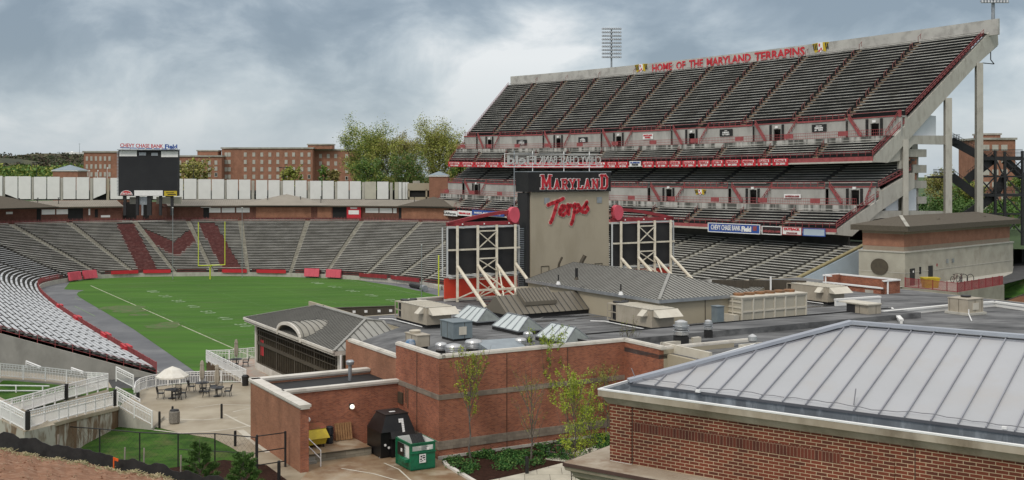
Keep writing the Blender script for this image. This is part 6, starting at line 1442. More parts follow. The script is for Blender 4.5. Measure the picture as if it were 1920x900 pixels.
# ================================================================ ROOFTOP EQUIPMENT
def rtu(fr, a, b, la, lb, h, label, full=True):
    o = thing('rooftop_unit', label, 'air conditioner', fr(a, b, ZF), 0, 'large beige rooftop air units'); z0 = ZF+.25
    fb(fr, a+.1, a+la-.1, b+.1, b+lb-.1, ZF, z0, roof_blk, 'curb', o)
    fb(fr, a, a+la, b, b+lb*.78, z0, z0+h, hvac, 'cabinet', o)
    q = MB(); 
    for (x, y) in ((a+.03, b+lb-.03), (a+la-.03, b+lb-.03), (a+.03, b+lb*.78+.05), (a+.03, b+lb*.89)): q.beam(fr(x, y, z0), fr(x, y, z0+h), .07)
    for z in (z0+.04, z0+h*.5): q.beam(fr(a+.03, b+lb*.78, z), fr(a+.03, b+lb, z), .06); q.beam(fr(a+.03, b+lb, z), fr(a+la, b+lb, z), .06)
    q.fbox(fr, a, a+la, b+lb*.78+.01, b+lb, z0+h-.08, z0+h); q.build('condenser_frame', hvac, o)
    fb(fr, a+.25, a+la-.2, b+lb*.8, b+lb-.2, z0+.1, z0+h-.15, black_s, 'coil', o)
    fb(fr, a-.04, a+la+.04, b-.04, b+lb*.79, z0+h, z0+h+.06, hvac_l, 'top', o)
    q = MB(); 
    for k in range(8): q.fbox(fr, a-.03, a+la+.03, b+.5*k+.3, b+.5*k+.33, z0+h+.06, z0+h+.09)
    for k in range(5): q.fbox(fr, a-.012, a, b+.9*k+.6, b+.9*k+.63, z0, z0+h)
    q.build('panel_seams', louver, o)
    def hood(a0, a1, b0, z1, dp, hh, name='hood'):
        q = MB(); q.loft([fr(a0, b0, z1-hh), fr(a1, b0, z1-hh), fr(a1, b0, z1), fr(a0, b0, z1)], [fr(a0, b0-dp, z1-hh*1.05), fr(a1, b0-dp, z1-hh*1.05), fr(a1, b0-.03, z1+.01), fr(a0, b0-.03, z1+.01)]); q.build(name, hvac_l, o)
    hood(a+.15, a+la+.35, b, z0+h-.02, .75, .5)
    q = MB(); q.loft([fr(a, b+.5, z0+h-.5), fr(a, b+1.2, z0+h-.5), fr(a, b+1.2, z0+h-.05), fr(a, b+.5, z0+h-.05)], [fr(a-.5, b+.5, z0+h-.5), fr(a-.5, b+1.2, z0+h-.5), fr(a-.02, b+1.2, z0+h-.04), fr(a-.02, b+.5, z0+h-.04)]); q.build('hood', hvac_l, o)
    q = MB()
    for (x, y) in ((.3, .93), (.7, .93), (.5, .84), (.25, .82)): c = fr(a+la*x, b+lb*y, z0+h); q.lathe(c, [(.28, 0), (.32, .12), (.28, .14)], 12)
    q.build('fan', black_s, o)
    q = MB(); q.tube(fr(a-.25, b+.3, ZF+.12), fr(a-.25, b+lb, ZF+.12), .04, n=6); q.tube(fr(a-.25, b+lb, ZF+.12), fr(a-1.0, b+lb+.9, ZF+.1), .04, n=6); q.build('drain_pipe', white, o)
    return o
for (px, py, lab) in ((800, 616, 'large beige rooftop air unit at left, in front of the brown screen'), (1222, 621, 'large beige rooftop air unit before the stucco house wall'), (1552, 572, 'large beige rooftop air unit left of the small brick penthouse')):
    c = G(px, py, ZF); a, b = BF.inv(c); rtu(Frame(c.xy, 31), 0, 0, 2.15, 5.8, 1.35, lab)
# smaller units
def small_unit(px, py, la, lb, h, m, label, cat='air conditioner', door=True, ang=31, z=ZF):
    c = G(px, py, z); fr = Frame(c.xy, ang); o = thing('rooftop_cabinet', label, cat, fr(0, 0, z)); fb(fr, .08, la-.08, .08, lb-.08, z, z+.18, roof_blk, 'curb', o); fb(fr, 0, la, 0, lb, z+.18, z+.18+h, m, 'cabinet', o)
    fb(fr, -.05, la+.05, -.05, lb+.05, z+.18+h, z+.24+h, m, 'top', o)
    q = MB()
    for k in range(1, int(lb/.9)+1): q.fbox(fr, -.015, 0, .9*k, .9*k+.03, z+.2, z+.16+h)
    for k in range(1, int(la/.9)+1): q.fbox(fr, .9*k, .9*k+.03, -.015, 0, z+.2, z+.16+h)
    q.build('panel_seams', bronze, o)
    if door: fb(fr, la*.3, la*.68, -.05, 0, z+.45, z+.45+h*.5, hvac_l, 'access_panel', o)
    return o, fr
small_unit(850, 641, 1.55, 2.0, 1.15, hvac_b, 'blue grey rooftop cabinet with pale access panel')
o, fr = small_unit(783, 656, .9, 1.9, .75, hvac, 'small tan rooftop unit with open fan ring beside a blue cover', door=False)
q = MB(); q.lathe(fr(.45, 1.3, ZF+1.0), [(.35, 0), (.42, .15), (.36, .17), (.3, .05)], 16); q.build('fan', hvac_l, o)
q = MB(); c = G(770, 654, ZF); q.lathe(c, [(.35, 0), (.42, .35), (.3, .6), (.05, .68)], 14); tag(q.build('covered_fan', mat('blue_cover', (0.05, 0.16, 0.32), .6, (0.45, 0.45, 0.45), 2)), 'small fan under blue and grey cover beside the tan rooftop unit', 'fan')
o, fr = small_unit(1628, 600, 1.5, 2.3, .95, hvac, 'small beige rooftop unit with dark end panel and pipes', door=False)
fb(fr, -.02, .0, 1.4, 2.3, ZF+.2, ZF+1.1, black_s, 'dark_panel', o); fb(fr, -.2, 1.5, -.1, 3.0, ZF+1.2, ZF+1.3, hvac_l, 'cover', o)
o, fr = small_unit(1815, 592, 2.0, 2.0, 1.15, hvac, 'beige rooftop unit with white pipes near the right edge')
q = MB(); q.fbox(fr, -.25, 2.15, -.25, 2.15, ZF+.02, ZF+.22); q.build('pale_curb', conc_lt, o); q = MB(); q.lathe(fr(1.3, 1.2, ZF+1.4), [(.4, 0), (.45, .14), (.38, .16)], 16); q.build('fan', black_s, o)
q = MB(); q.tube(fr(-.3, -.3, ZF+.2), fr(-3.0, -2.6, ZF+.08), .05, n=6); q.tube(fr(-.3, -.3, ZF+.2), fr(-.3, -.3, ZF+.6), .05, n=6); q.build('drain_pipe', white, o)
# blue cabinet, sloping metal hood
small_unit(1345, 611, .7, .7, 1.3, hvac_b, 'narrow blue cabinet standing left of the big louvred chiller', door=False)
q = MB(); fr = Frame(G(915, 668, ZF).xy, 31); q.loft([fr(0, 0, ZF), fr(3.2, 0, ZF), fr(3.2, 1.8, ZF), fr(0, 1.8, ZF)], [fr(0, 0, ZF+.45), fr(3.2, .2, ZF+.25), fr(3.2, 1.8, ZF+.75), fr(0, 1.8, ZF+.8)]); tag(q.build('duct_hood', mat('blue_galv', (0.34, 0.39, 0.42), .35, (0.26, 0.30, 0.33), 1.2, metal=.4)), 'low sloping blue grey metal duct hood near the brick parapet', 'duct')
# louvred chiller
ch = thing('chiller', 'large louvred beige chiller with rusty fans on top', 'air conditioner', G(1392, 605, ZF)); fr = Frame(G(1392, 605, ZF).xy, 31); Lc = 7.1; hh = 1.95
fb(fr, .05, Lc, .05, 2.2, ZF+.1, ZF+hh, louver, 'cabinet', ch); q = MB()
for f in [0, 1/6, 1/3, .5, 2/3, 5/6, 1]: q.fbox(fr, Lc*f-.07, Lc*f+.07, -.03, .06, ZF, ZF+hh)
for z in (.0, .78, hh-.12): q.fbox(fr, 0, Lc, -.02, .06, ZF+z, ZF+z+.13)
for f in (0, .5, 1): q.fbox(fr, -.03, .06, 2.2*f, 2.2*f+.1, ZF, ZF+hh)
for z in (0, .7, 1.1, hh-.4, hh-.12): q.fbox(fr, -.02, .06, 0, 2.2, ZF+z, ZF+z+.12)
q.fbox(fr, -.08, Lc+.08, -.08, 2.3, ZF+hh, ZF+hh+.1); q.build('casing_frame', hvac_l, ch)
q = MB(); 
for k in range(6): q.lathe(fr(.7+k*1.13, 1.2, ZF+hh+.1), [(.45, 0), (.48, .18), (.4, .2)], 14)
q.build('fan', mat('rusty_metal', (0.30, 0.14, 0.06), .8, (0.16, 0.10, 0.06), 2), ch)
fb(fr, -.6, -.05, .3, 1.9, ZF, ZF+.6, hvac_l, 'side_box', ch)
# mushroom fans
def fan(px, py, r, h, label, m=alu, base=roof_blk, tall=False):
    c = G(px, py, ZF); o = thing('exhaust_fan', label, 'exhaust fan', c, 0, 'round aluminium roof exhaust fans'); q = MB()
    q.box(c+ZV*.12, (r*1.7, r*1.7, .24 if not tall else .5)); q.build('curb', base, o); z = .24 if not tall else .37
    q = MB(); q.lathe(c+ZV*z, [(r*.55, 0), (r*.55, .08*h), (r, .12*h), (r*1.02, .75*h), (r*.9, .9*h), (r*.45, h), (.03, h*1.02)] if not tall else [(r*.6, 0), (r*.95, .1*h), (r, .35*h), (r*.7, .42*h), (r*.75, .5*h), (r*.85, .55*h), (r*.8, .9*h), (r*.3, h), (.03, h*1.01)], 20); q.build('cowl', m, o)
    q = MB()
    for k in range(3): q.lathe(c+ZV*(z+h*(.3+.17*k)), [(r*1.03, 0), (r*1.05, .02), (r*1.03, .04)], 20)
    q.build('rings', galv, o); 
fan(827, 664, .40, .55, 'leftmost of three round aluminium roof fans behind brick parapet'); fan(851, 670, .55, .65, 'middle and nearest of three round aluminium roof fans'); fan(888, 661, .58, .65, 'rightmost of three round aluminium roof fans, beside duct hood')
fan(976, 655, .42, .55, 'round aluminium roof fan before the middle skylight'); fan(990, 641, .34, .5, 'smaller round roof fan just behind another near the middle skylight')
ZF_ = ZF; ZF = ZF+.45
fan(1277, 640, .55, 1.1, 'large stacked aluminium vent left of the small one', tall=True); fan(1328, 629, .32, .75, 'small stacked aluminium vent standing alone on the dark roof', tall=True)
q = MB(); c = G(1411, 650, ZF); q.lathe(c, [(.2, 0), (.2, .3), (.32, .42), (.3, .7), (.05, .85)], 14); tag(q.build('round_vent_cap', alu), 'small domed aluminium vent behind the white metal roof', 'vent')
q = MB(); c = G(1387, 661, ZF); fr = Frame(c.xy, 31); q.fbox(fr, 0, 2.6, 0, .12, ZF, ZF+.5); q.fbox(fr, 0, .12, -2, 0, ZF, ZF+.5); tag(q.build('low_parapet', hvac_l), 'low pale parapet corner on the dark roof beside the domed vent', 'parapet')
ZF = ZF_
# skylights
for (px, py, lab) in ((894, 611, 'glass gable skylight nearest the left beige air unit'), (972, 629, 'middle glass gable skylight on the flat roof'), (1060, 651, 'glass gable skylight beside the raised black roof edge')):
    c = G(px, py, ZF); fr = Frame(c.xy, 31); o = thing('skylight', lab, 'skylight', fr(0, 0, ZF), 0, 'glass gable skylights'); la, lb, hz = 2.3, 3.9, .95; z0 = ZF+.28
    fb(fr, 0, la, 0, lb, ZF, z0, roof_blk, 'curb', o)
    q = MB(); q.poly([fr(0, lb, z0), fr(0, 0, z0), fr(la/2, .45, z0+hz), fr(la/2, lb-.45, z0+hz)]); q.poly([fr(la, 0, z0), fr(la, lb, z0), fr(la/2, lb-.45, z0+hz), fr(la/2, .45, z0+hz)]); q.build('glass', glass_l, o)
    q = MB(); q.poly([fr(0, 0, z0), fr(la, 0, z0), fr(la/2, .45, z0+hz)]); q.poly([fr(la, lb, z0), fr(0, lb, z0), fr(la/2, lb-.45, z0+hz)]); q.build('gable_glass', glass_c, o)
    q = MB()
    for k in range(5): f = k/4; q.beam(fr(0, lb*f, z0+.03), fr(la/2, .45+(lb-.9)*f, z0+hz+.03), .07, .06)
    q.beam(fr(0, 0, z0), fr(0, lb, z0), .08, .08); q.beam(fr(la/2, .45, z0+hz+.02), fr(la/2, lb-.45, z0+hz+.02), .08, .08); q.beam(fr(0, 0, z0), fr(la, 0, z0), .08); q.beam(fr(la, 0, z0+.02), fr(la/2, .45, z0+hz+.02), .07)
    q.build('glazing_bars', galv, o)
# low copings on the far roof
q = MB(); a, b, c = G(875, 586, ZF+.3), G(767, 561.5, ZF+.3), G(838, 556, ZF+.3)
for x, y in ((a, b), (b, c)): q.beam(x, y, .35, .14); q.beam(x-ZV*.25, y-ZV*.25, .2, .4)
q.build('coping', coping, th)
# brick penthouse at right
pn = thing('brick_penthouse', 'small brick penthouse with recessed black roof and white metal trim', 'building', P(1640, 575, 112)); K4 = P(1656, 540, 112); PF = Frame(K4.xy, 33); zt = P(1656, 527, 112).z; la, lb = 2.3, 7.6
q = MB(); q.fbox(PF, 0, la, 0, .25, 6, zt); q.fbox(PF, 0, .25, 0, lb, 6, zt-.75); q.fbox(PF, 0, la+.2, lb-.25, lb, 6, zt); q.fbox(PF, la, la+.25, 0, lb, 6, zt); q.build('brick_wall', bk, pn)
q = MB(); q.fbox(PF, .25, la, .25, lb-.25, zt-1.1, zt-.9); q.build('flat_roof', roof_mem, pn)
q = MB()
for x, y in ((PF(0, 0, zt), PF(la+.2, 0, zt)), (PF(la+.1, 0, zt), PF(la+.1, lb, zt)), (PF(la+.1, lb, zt), PF(0, lb, zt)), (PF(0, lb, zt), PF(0, lb-1, zt)), (PF(0, lb, zt-.72), PF(0, 0, zt-.72))): q.beam(x, y, .3, .14)
q.beam(PF(.6, -.05, 6), PF(.6, -.05, zt), .16); q.beam(PF(-.05, lb-.3, 6), PF(-.05, lb-.3, zt), .12); q.build('trim', white, pn)
fb(PF, -.04, .02, 1.2, 2.2, 6, 10.9, conc_lt, 'door', pn)
# parapets at the rear right
q = MB()
for x, y in ((G(1655, 585, ZF+.4), G(1792, 571.5, ZF+.4)), (G(1865, 566, ZF+.4), G(1935, 575.5, ZF+.4)), (G(1792, 571.5, ZF+.4), G(1865, 566, ZF+.4)), (G(1566, 562, ZF+.6), G(1650, 556.5, ZF+.6)), (G(1690, 600, ZF+.3), G(1670, 578, ZF+.3))): q.beam(x, y, .35, .16); q.beam(x-ZV*.3, y-ZV*.3, .2, .55)
q.build('coping', white_p, th)
# lawn slope and brown roof corner at the far right
pl_ = [G(1700, 600, 4.2), G(1850, 560, 4.2), G(1935, 556, 4.2), G(1935, 519, 6.5), G(1881, 534.5, 6.5), G(1845, 546, 6.0), G(1800, 556, 4.6)]
struct(flat('lawn_slope', pl_, grass_l))
tr_ = thing('tan_metal_roof', 'corner of a tan standing seam roof at the right edge', 'building', G(1905, 568, 8)); rp = [G(1862, 571.5, 8.6), G(1935, 576, 8.6), G(1990, 560, 10.4), G(1925, 549, 10.4)]
q = MB(); q.poly(rp); q.build('roof', tan_roof, tr_); q = MB()
for k in range(14): f = (k+.5)/14; q.beam(rp[0].lerp(rp[1], f)+ZV*.04, rp[3].lerp(rp[2], f)+ZV*.04, .06, .07)
q.build('standing_seams', seam_br, tr_); q = MB(); q.loft([Vector((p.x, p.y, 4)) for p in rp], [p-ZV*.1 for p in rp]); q.build('wall', bk_b, tr_)
# ================================================================ PLAZA LEVEL
# base slab of earth for everything in front of the bowl
struct(flat('lower_path', [FF(-57.2, -140, .6), FF(-57.2, -30, .6), (-20, 96, .6), (-140, 60, .6)], asph))
struct(flat('near_ground', [(-150, 84, ZB-.25), (-36, 92, ZB-.25), G(262, 734, ZB-.25), G(330, 719, ZB-.25), G(452, 712, ZB-.25), G(388, 676, ZB-.25), G(500, 670, ZB-.25), BF(4, 43, ZB-.25), BF(70, 43, ZB-.25), (170, 120, ZB-.25), (170, -20, ZB-.25), (-140, -20, ZB-.25), (-140, 40, ZB-.25)], lawn_far))
edge = [(262, 735), (264, 731), (275, 727.5), (292, 725), (315, 722), (337, 720), (375, 718), (415, 717), (452, 717), (420, 697), (387, 676), (430, 674), (500, 669)]
pz = [G(x, y, ZB) for x, y in edge]+[BF(0, 40, ZB), BF(0.1, 1.0, ZB), BF(0, 0, ZB)]
near = [(832, 868), (884, 903), (940, 960), (560, 960), (530, 900), (480, 868), (432, 838), (400, 822), (340, 812), (290, 800), (286, 795), (284, 790), (262, 762)]
struct(flat('plaza', pz+[G(x, y, ZB) for x, y in near], pave))
def strip_px(pts, w_, m, name, z=ZB+.012):
    q = MB()
    for (a, b) in zip(pts, pts[1:]):
        A, B = G(*a, z), G(*b, z); n = (B-A).normalized(); s_ = Vector((-n.y, n.x, 0))*w_/2; q.poly([A-s_, B-s_, B+s_, A+s_])
    struct(q.build(name, m))
strip_px([(288, 785), (330, 786), (380, 787.5), (420, 784), (445, 783)], .16, pave_j, 'paving_strip')
strip_px([(288, 806), (340, 812), (400, 808), (440, 803), (475, 797)], .16, pave_j, 'paving_strip')
strip_px([(420, 776), (447, 790), (470, 800)], .18, pave_j, 'paving_strip', ZB+.016)
strip_px([(437, 772), (475, 764)], .16, pave_j, 'paving_strip'); strip_px([(365, 764), (410, 758), (475, 760)], .13, pave_j, 'paving_strip')
strip_px([(450, 806), (480, 830), (505, 848)], .5, pave_j, 'paving_strip', ZB+.016)
struct(flat('paver_terrace', [G(462, 703, ZB+.02), G(478, 712, ZB+.02), G(500, 712, ZB+.02), G(500, 672, ZB+.02), G(430, 676, ZB+.02)], paver_r))
struct(flat('service_yard', [BF(-8.05, 1.5, ZB+.02), BF(-8.05, 6.2, ZB+.02), BF(-.05, 6.2, ZB+.02), BF(-.05, 0, ZB+.02), BF(.6, -1, ZB+.02), BF(3, -6, ZB+.02), BF(-9, -8, ZB+.02), BF(-11, -3, ZB+.02)], pave_w))
strip_px([(640, 878), (700, 888), (760, 905)], .12, pave_j, 'paving_strip', ZB+.032); strip_px([(720, 868), (748, 880), (775, 905)], .1, pave_j, 'paving_strip', ZB+.032)
q = MB(); e_ = [G(452, 717, ZB), G(420, 697, ZB), G(387, 676, ZB)]
for a, b in zip(e_, e_[1:]): q.poly([a, b, Vector((b.x, b.y, 0)), Vector((a.x, a.y, 0))])
e_ = [G(x, y, ZB) for x, y in edge]
for a, b in zip(e_, e_[1:]): q.poly([a, b, Vector((b.x, b.y, 0)), Vector((a.x, a.y, 0))])
tag(q.build('plaza_wall', mat('tan_wall', (0.26, 0.18, 0.11), .9, (0.2, 0.14, 0.09), 1)), 'tan retaining wall under the edge of the plaza', 'wall')
# planting bed and sidewalk
bed = [BF(.3, -.1, ZB+.05), G(836, 872, ZB+.05), G(892, 905, ZB+.05), G(985, 886, ZB+.05), G(1062, 866, ZB+.05), G(1150, 842, ZB+.05), G(1250, 815, ZB+.05), BF(AR+.3, -.1, ZB+.05)]
struct(flat('planting_bed', bed, mulch))
q = MB(); 
for a, b in zip([(833, 866), (836, 872), (892, 905), (960, 945)], [(836, 872), (892, 905), (960, 945)]): q.beam(G(*a, ZB+.06), G(*b, ZB+.06), .24, .2)
struct(q.build('kerb', coping))
struct(flat('sidewalk', [G(935, 897, ZB+.07), G(985, 886, ZB+.07), G(1062, 866, ZB+.07), G(1025, 862, ZB+.07), G(1022, 859, ZB+.07), G(1064, 850, ZB+.07), G(1190, 818, ZB+.07), G(1320, 860, ZB+.07), G(1200, 980, ZB+.07), G(900, 980, ZB+.07), G(893, 905, ZB+.07)], sidewalk))
gc = MB(); rg = random.Random(2)
for _ in range(150):
    px = rg.uniform(838, 1150); yb = 862-(px-838)*.13; y = rg.uniform(yb-6, yb+34); c = G(px, y, ZB+.05)
    a, b = BF.inv(c)
    if b > -.25 or not inpoly(px, y, [proj(v) for v in bed]): continue
    if math.sin(px*.05)*math.cos(y*.09) < -.35: continue
    leafcloud(gc, c+ZV*.1, rg.uniform(.4, .75), 120, .075, rg, m=[0, 0, 0, 1], squash=.38)
tag(gc.build('ground_cover', [leaf_gc, leaf_g]), 'low green ground cover in the dark mulch bed', 'ground cover', kind='stuff')
# ---- railings
def railing(name, label, pts, h=1.07, m=white, spacing=.13, post=1.8, group=None, cat='railing', m2=None):
    """pts: 3-D base line"""
    o = thing(name, label, cat, pts[0], 0, group); q = MB(); pk_ = MB(); ps = []
    for a, b in zip(pts, pts[1:]):
        d = b-a; ln = d.length
        if ln < .02: continue
        for z, t in ((h-.03, .075), (h*.83, .05), (h*.66, .05), (.12, .055)): q.beam(a+ZV*z, b+ZV*z, t, t)
        n = max(1, int(ln/spacing))
        for k in range(n):
            c = a+d*(k+.5)/n; pk_.beam(c+ZV*.12, c+ZV*h*.66, .032)
            if k % 2 == 0: pk_.beam(c+ZV*h*.66, c+ZV*(h-.04), .032)
        n = max(1, round(ln/post))
        for k in range(n+1): ps.append(a+d*k/n)
    q.build('rail', m, o); pk_.build('pickets', m, o); last = None
    for c in ps:
        if last is not None and (c-last).length < .8: continue
        last = c; r_ = MB(); r_.beam(c-ZV*.12, c+ZV*h, .09); r_.build('post', m, o)
    return o
railing('curved_railing', 'curved white railing along the field side of the plaza', [G(x, y, ZB) for x, y in ((252, 752), (254, 741), (262, 734), (275, 729.5), (292, 726), (315, 723), (337, 721), (375, 719.5), (415, 718.5), (454, 718))])
railing('terrace_railing', 'white railing slanting along the raised plaza edge above the field', [G(x, y, ZB) for x, y in ((461, 716), (387, 677))])
railing('terrace_railing', 'straight white railing between the slanting one and the glass pavilion', [G(x, y, ZB) for x, y in ((389, 678), (430, 676.5), (497, 670))])
# ---- ramps at the left. (px, py of the foot, depth)
def L3(*pts): return [P(x, y, D) for x, y, D in pts]
rl_group = 'white railings along the ramps'
railing('ramp_railing', 'upper white ramp railing in front of the bare concrete stadium wall', L3((-60, 702, 84), (0, 707, 86.5), (85, 713.5, 90), (163, 722, 92.5)), group=rl_group)
railing('ramp_railing', 'long white ramp railing broken by a black panel, middle of three', L3((2, 785, 69), (62, 768, 73.5), (122, 750, 79), (202, 728, 86)), group=rl_group, spacing=.125)
railing('ramp_railing', 'nearest long white ramp railing above the rust stained wall', L3((56, 804, 66.5), (110, 789, 70.5), (160, 776, 75.5), (213, 762, 80)), group=rl_group, spacing=.125)
railing('ramp_railing', 'short white railing descending to the black panel at left edge', L3((-60, 750, 74), (-5, 781, 69.5), (46, 808, 66.3)), group=rl_group)
railing('ramp_railing', 'white railing behind the middle one, closing the ramp landing', L3((163, 722, 92.5), (202, 726, 86.5)), group=rl_group)
railing('stair_railing', 'white railing sloping down the stairs onto the plaza', L3((220, 762, 80.5), (252, 781, 80), (285, 799, 79.5)), group=rl_group)
railing('stair_railing', 'white railing sloping down behind the landing toward the curved railing', L3((218, 712, 92), (250, 728, 91)), group=rl_group)
railing('stair_railing', 'second white railing of the plaza stairs, inner side', L3((218, 752, 84), (262, 775, 84)), group=rl_group)
hr_ = thing('grass_handrail', 'two plain white pipe rails crossing the grass below the upper ramp', 'handrail', P(60, 740, 84))
q = MB()
for y0, y1 in ((724, 724), (734.5, 733)): q.tube(P(-40, y0-2, 83), P(92, y1, 87), .06, n=6)
for x in (-20, 30, 80): q.tube(P(x, 723, 85), P(x, 742, 85), .05, n=6)
q.build('rail', white, hr_)
sl = thing('sloping_handrail', 'white handrail sloping behind the upper ramp, left one', 'handrail', P(60, 700, 96), 0, 'white handrails of the stairs behind the ramp'); q = MB(); q.tube(P(49, 677, 96), P(77, 688, 95), .06, n=6); q.tube(P(49, 680.5, 96), P(75, 690.5, 95), .04, n=6); q.tube(P(49, 677, 96), P(49, 690, 96), .05, n=6); q.build('rail', white, sl)
sl = thing('sloping_handrail', 'white handrail sloping behind the upper ramp, right one', 'handrail', P(145, 700, 96), 0, 'white handrails of the stairs behind the ramp'); q = MB(); q.tube(P(134, 689.5, 96), P(156, 697, 95), .06, n=6); q.tube(P(134, 692.5, 96), P(156, 700, 95), .04, n=6); q.tube(P(134, 689.5, 96), P(134, 700, 96), .05, n=6); q.build('rail', white, sl)
# ramp slabs and walls
stain = mat('rust_stained_wall', (0.46, 0.44, 0.38), .9, (0.17, 0.105, 0.06), .55, det=4, lo=.46, hi=.54, stretch=(1, 1.3, .45), col3=(0.22, 0.17, 0.12), ns3=1.1)
rp_ = thing('ramp', 'concrete switchback ramp with rust stained walls left of the plaza', 'ramp', P(130, 800, 76))
def slab(name, near_pts, far_pts, m, wallm, zb=4.2):
    q = MB()
    n = len(near_pts)
    for k in range(n-1): q.poly([near_pts[k], near_pts[k+1], far_pts[k+1], far_pts[k]])
    q.build(name, m, rp_); q = MB()
    for k in range(n-1):
        a, b = near_pts[k], near_pts[k+1]; q.poly([Vector((a.x, a.y, zb)), Vector((b.x, b.y, zb)), b, a]); a, b = far_pts[k], far_pts[k+1]; q.poly([Vector((b.x, b.y, zb)), Vector((a.x, a.y, zb)), a, b])
    for a, b in ((near_pts[0], far_pts[0]), (near_pts[-1], far_pts[-1])): q.poly([Vector((a.x, a.y, zb)), Vector((b.x, b.y, zb)), b, a])
    q.build('side_wall', wallm, rp_)
A_ = L3((46, 808, 66), (110, 790.5, 70.3), (160, 777.5, 75.3), (222, 763, 80.5)); Bk = L3((2, 787, 68.8), (62, 770, 73.3), (122, 752, 79), (202, 730, 86))
slab('ramp_deck', A_, Bk, pave, stain)
U1 = L3((-60, 704, 83.8), (0, 709, 86.3), (85, 715.5, 89.8), (163, 724, 92.3), (210, 727, 92)); U2 = [p+Vector((-1.5, 3.2, 0.05)) for p in U1]; slab('upper_deck', U1, U2, pave, conc, 4.3)
St1 = L3((222, 763, 80.5), (252, 782, 80), (287, 800, 79.5)); St2 = [p+Vector((-.3, 3.6, 0)) for p in St1]; slab('stair', St1, St2, pave, conc_lt, 4.2)
Lf = L3((-60, 753, 73.8), (-5, 784, 69.2), (46, 810, 65.9)); Lf2 = [p+Vector((1.0, 2.0, 0)) for p in Lf]; slab('left_deck', Lf, Lf2, pave, stain)
q = MB(); 
for a, b in zip(A_, A_[1:]): q.beam(a-ZV*.1, b-ZV*.1, .18, .22)
q.build('deck_edge', pave, rp_)
# black panels on the ramp ends and landing
for x, y0, y1, w_, D, lab in ((52, 772, 806, 7, 66, 'black panel post at near end of the nearest ramp railing'), (124, 721, 750, 6.5, 79, 'black panel post interrupting the middle ramp railing'), (215.5, 731, 761, 5, 80, 'black panel post at the top of the plaza stairs'), (258.5, 737, 759, 5, 88, 'black panel post at the left end of the curved railing')):
    b = P(x, y1, D); W = w_/F*D; H = (y1-y0)/F*D; q = MB(); q.box((b.x, b.y, b.z+H/2), (W, W*.9, H)); q.box((b.x, b.y, b.z+H+.02), (W*1.1, W, .04)); tag(q.build('black_post', black), lab, 'post', 'black posts on the ramps')
# ---- lawn, dirt, fences
lawn = [(255, 741), (262, 762), (284, 790), (290, 800), (340, 812), (400, 822), (432, 838)]
struct(flat('lawn', [G(287, 801, ZB-.02)]+[G(x, y, ZB-.02) for x, y in lawn[3:]]+[G(480, 868, ZB-.02), (-14.2, 60, ZB-.02), (-16, 55, ZB-.02), (-60, 55, ZB-.02), G(-80, 770, ZB-.02), G(30, 800, ZB-.02)], grass_l))
q = MB(); tl = [P(-60, 722, 86), P(0, 726, 86), P(100, 734, 87), P(190, 741, 86), P(205, 735, 91), P(255, 738, 89), P(250, 728, 92), P(170, 727, 92), P(85, 719, 89), P(0, 712, 86.5), P(-60, 707, 84)]
bl = [P(-60, 790, 80), P(0, 776, 78), P(60, 758, 80), P(120, 742, 84)]
q.poly([tl[0], bl[0], bl[1], tl[1]]); q.poly([tl[1], bl[1], bl[2], bl[3], tl[2]]); q.poly([tl[2], bl[3], tl[3]]); q.poly([tl[10], tl[0], tl[1], tl[9]]); q.poly([tl[9], tl[1], tl[2], tl[8]]); q.poly([tl[8], tl[2], tl[3], tl[7]]); q.poly([tl[7], tl[3], tl[4], tl[5], tl[6]]); struct(q.build('ramp_lawn', grass_l))
q = MB(); nx, ny = 40, 16
def dz(px, f):         # dirt bank: from the silt fence up towards the camera
    y0 = 842+max(0, px)*.165+(px*px)*.00001; D = 60-px*.012; a = P(px, y0, D); b = Vector((a.x*.6, D-22, a.z+3.2)); p = a.lerp(b, f); p.z += math.sin(px*.13+f*9)*.06+math.sin(f*21+px*.05)*.05; return p
for i in range(nx):
    for j in range(ny):
        x0, x1 = -120+i*15, -105+i*15; q.poly([dz(x0, j/ny), dz(x0, (j+1)/ny), dz(x1, (j+1)/ny), dz(x1, j/ny)])
struct(q.build('dirt_bank', dirt, smooth=True))
q = MB(); 
for i in range(nx): x0, x1 = -120+i*15, -105+i*15; a, b = dz(x0, 0), dz(x1, 0); q.poly([Vector((a.x, a.y+5.5, ZB-.02)), Vector((b.x, b.y+5.5, ZB-.02)), b, a][::-1])
struct(q.build('bank_edge', grass_l))
sf_ = thing('silt_fence', 'low sagging black silt fence along the edge of the bare dirt', 'fence', dz(100, 0)); q = MB()
def sft(px): return .82-.0012*max(0, px)+.05*math.sin(px*.11)+.03*math.sin(px*.31)
for i in range(90):
    x0, x1 = -60+i*6, -54+i*6; a, b = dz(x0, -.01), dz(x1, -.01); q.hexa([b+Vector((0, .04, -.2)), a+Vector((0, .04, -.2)), a+Vector((0, 0, -.2)), b+Vector((0, 0, -.2)), b+Vector((0, .09, sft(x1))), a+Vector((0, .09, sft(x0))), a+Vector((0, .05, sft(x0))), b+Vector((0, .05, sft(x1)))])
q.build('fabric', mat('silt_fabric', (0.012, 0.012, 0.013), .7, (0.03, 0.03, 0.03), 1.5), sf_)
for px in (107, 232, 268, 337): 
    a = dz(px, -.03); q = MB(); q.beam(a-ZV*.2+Vector((0, .12, 0)), a+ZV*1.15+Vector((.03, .12, 0)), .06); q.build('stake', mat('grey_stake', (0.30, 0.27, 0.23), .9), sf_)
st_ = MB(); rg = random.Random(4)
for _ in range(900):
    px = rg.uniform(-30, 330); f = abs(rg.gauss(.0, .035))+.01; p = dz(px, f); st_.beam(p, p+Vector((rg.uniform(-.2, .2), rg.uniform(-.2, .2), rg.uniform(.01, .09))), .03, .02, m=rg.choice((0, 0, 1)))
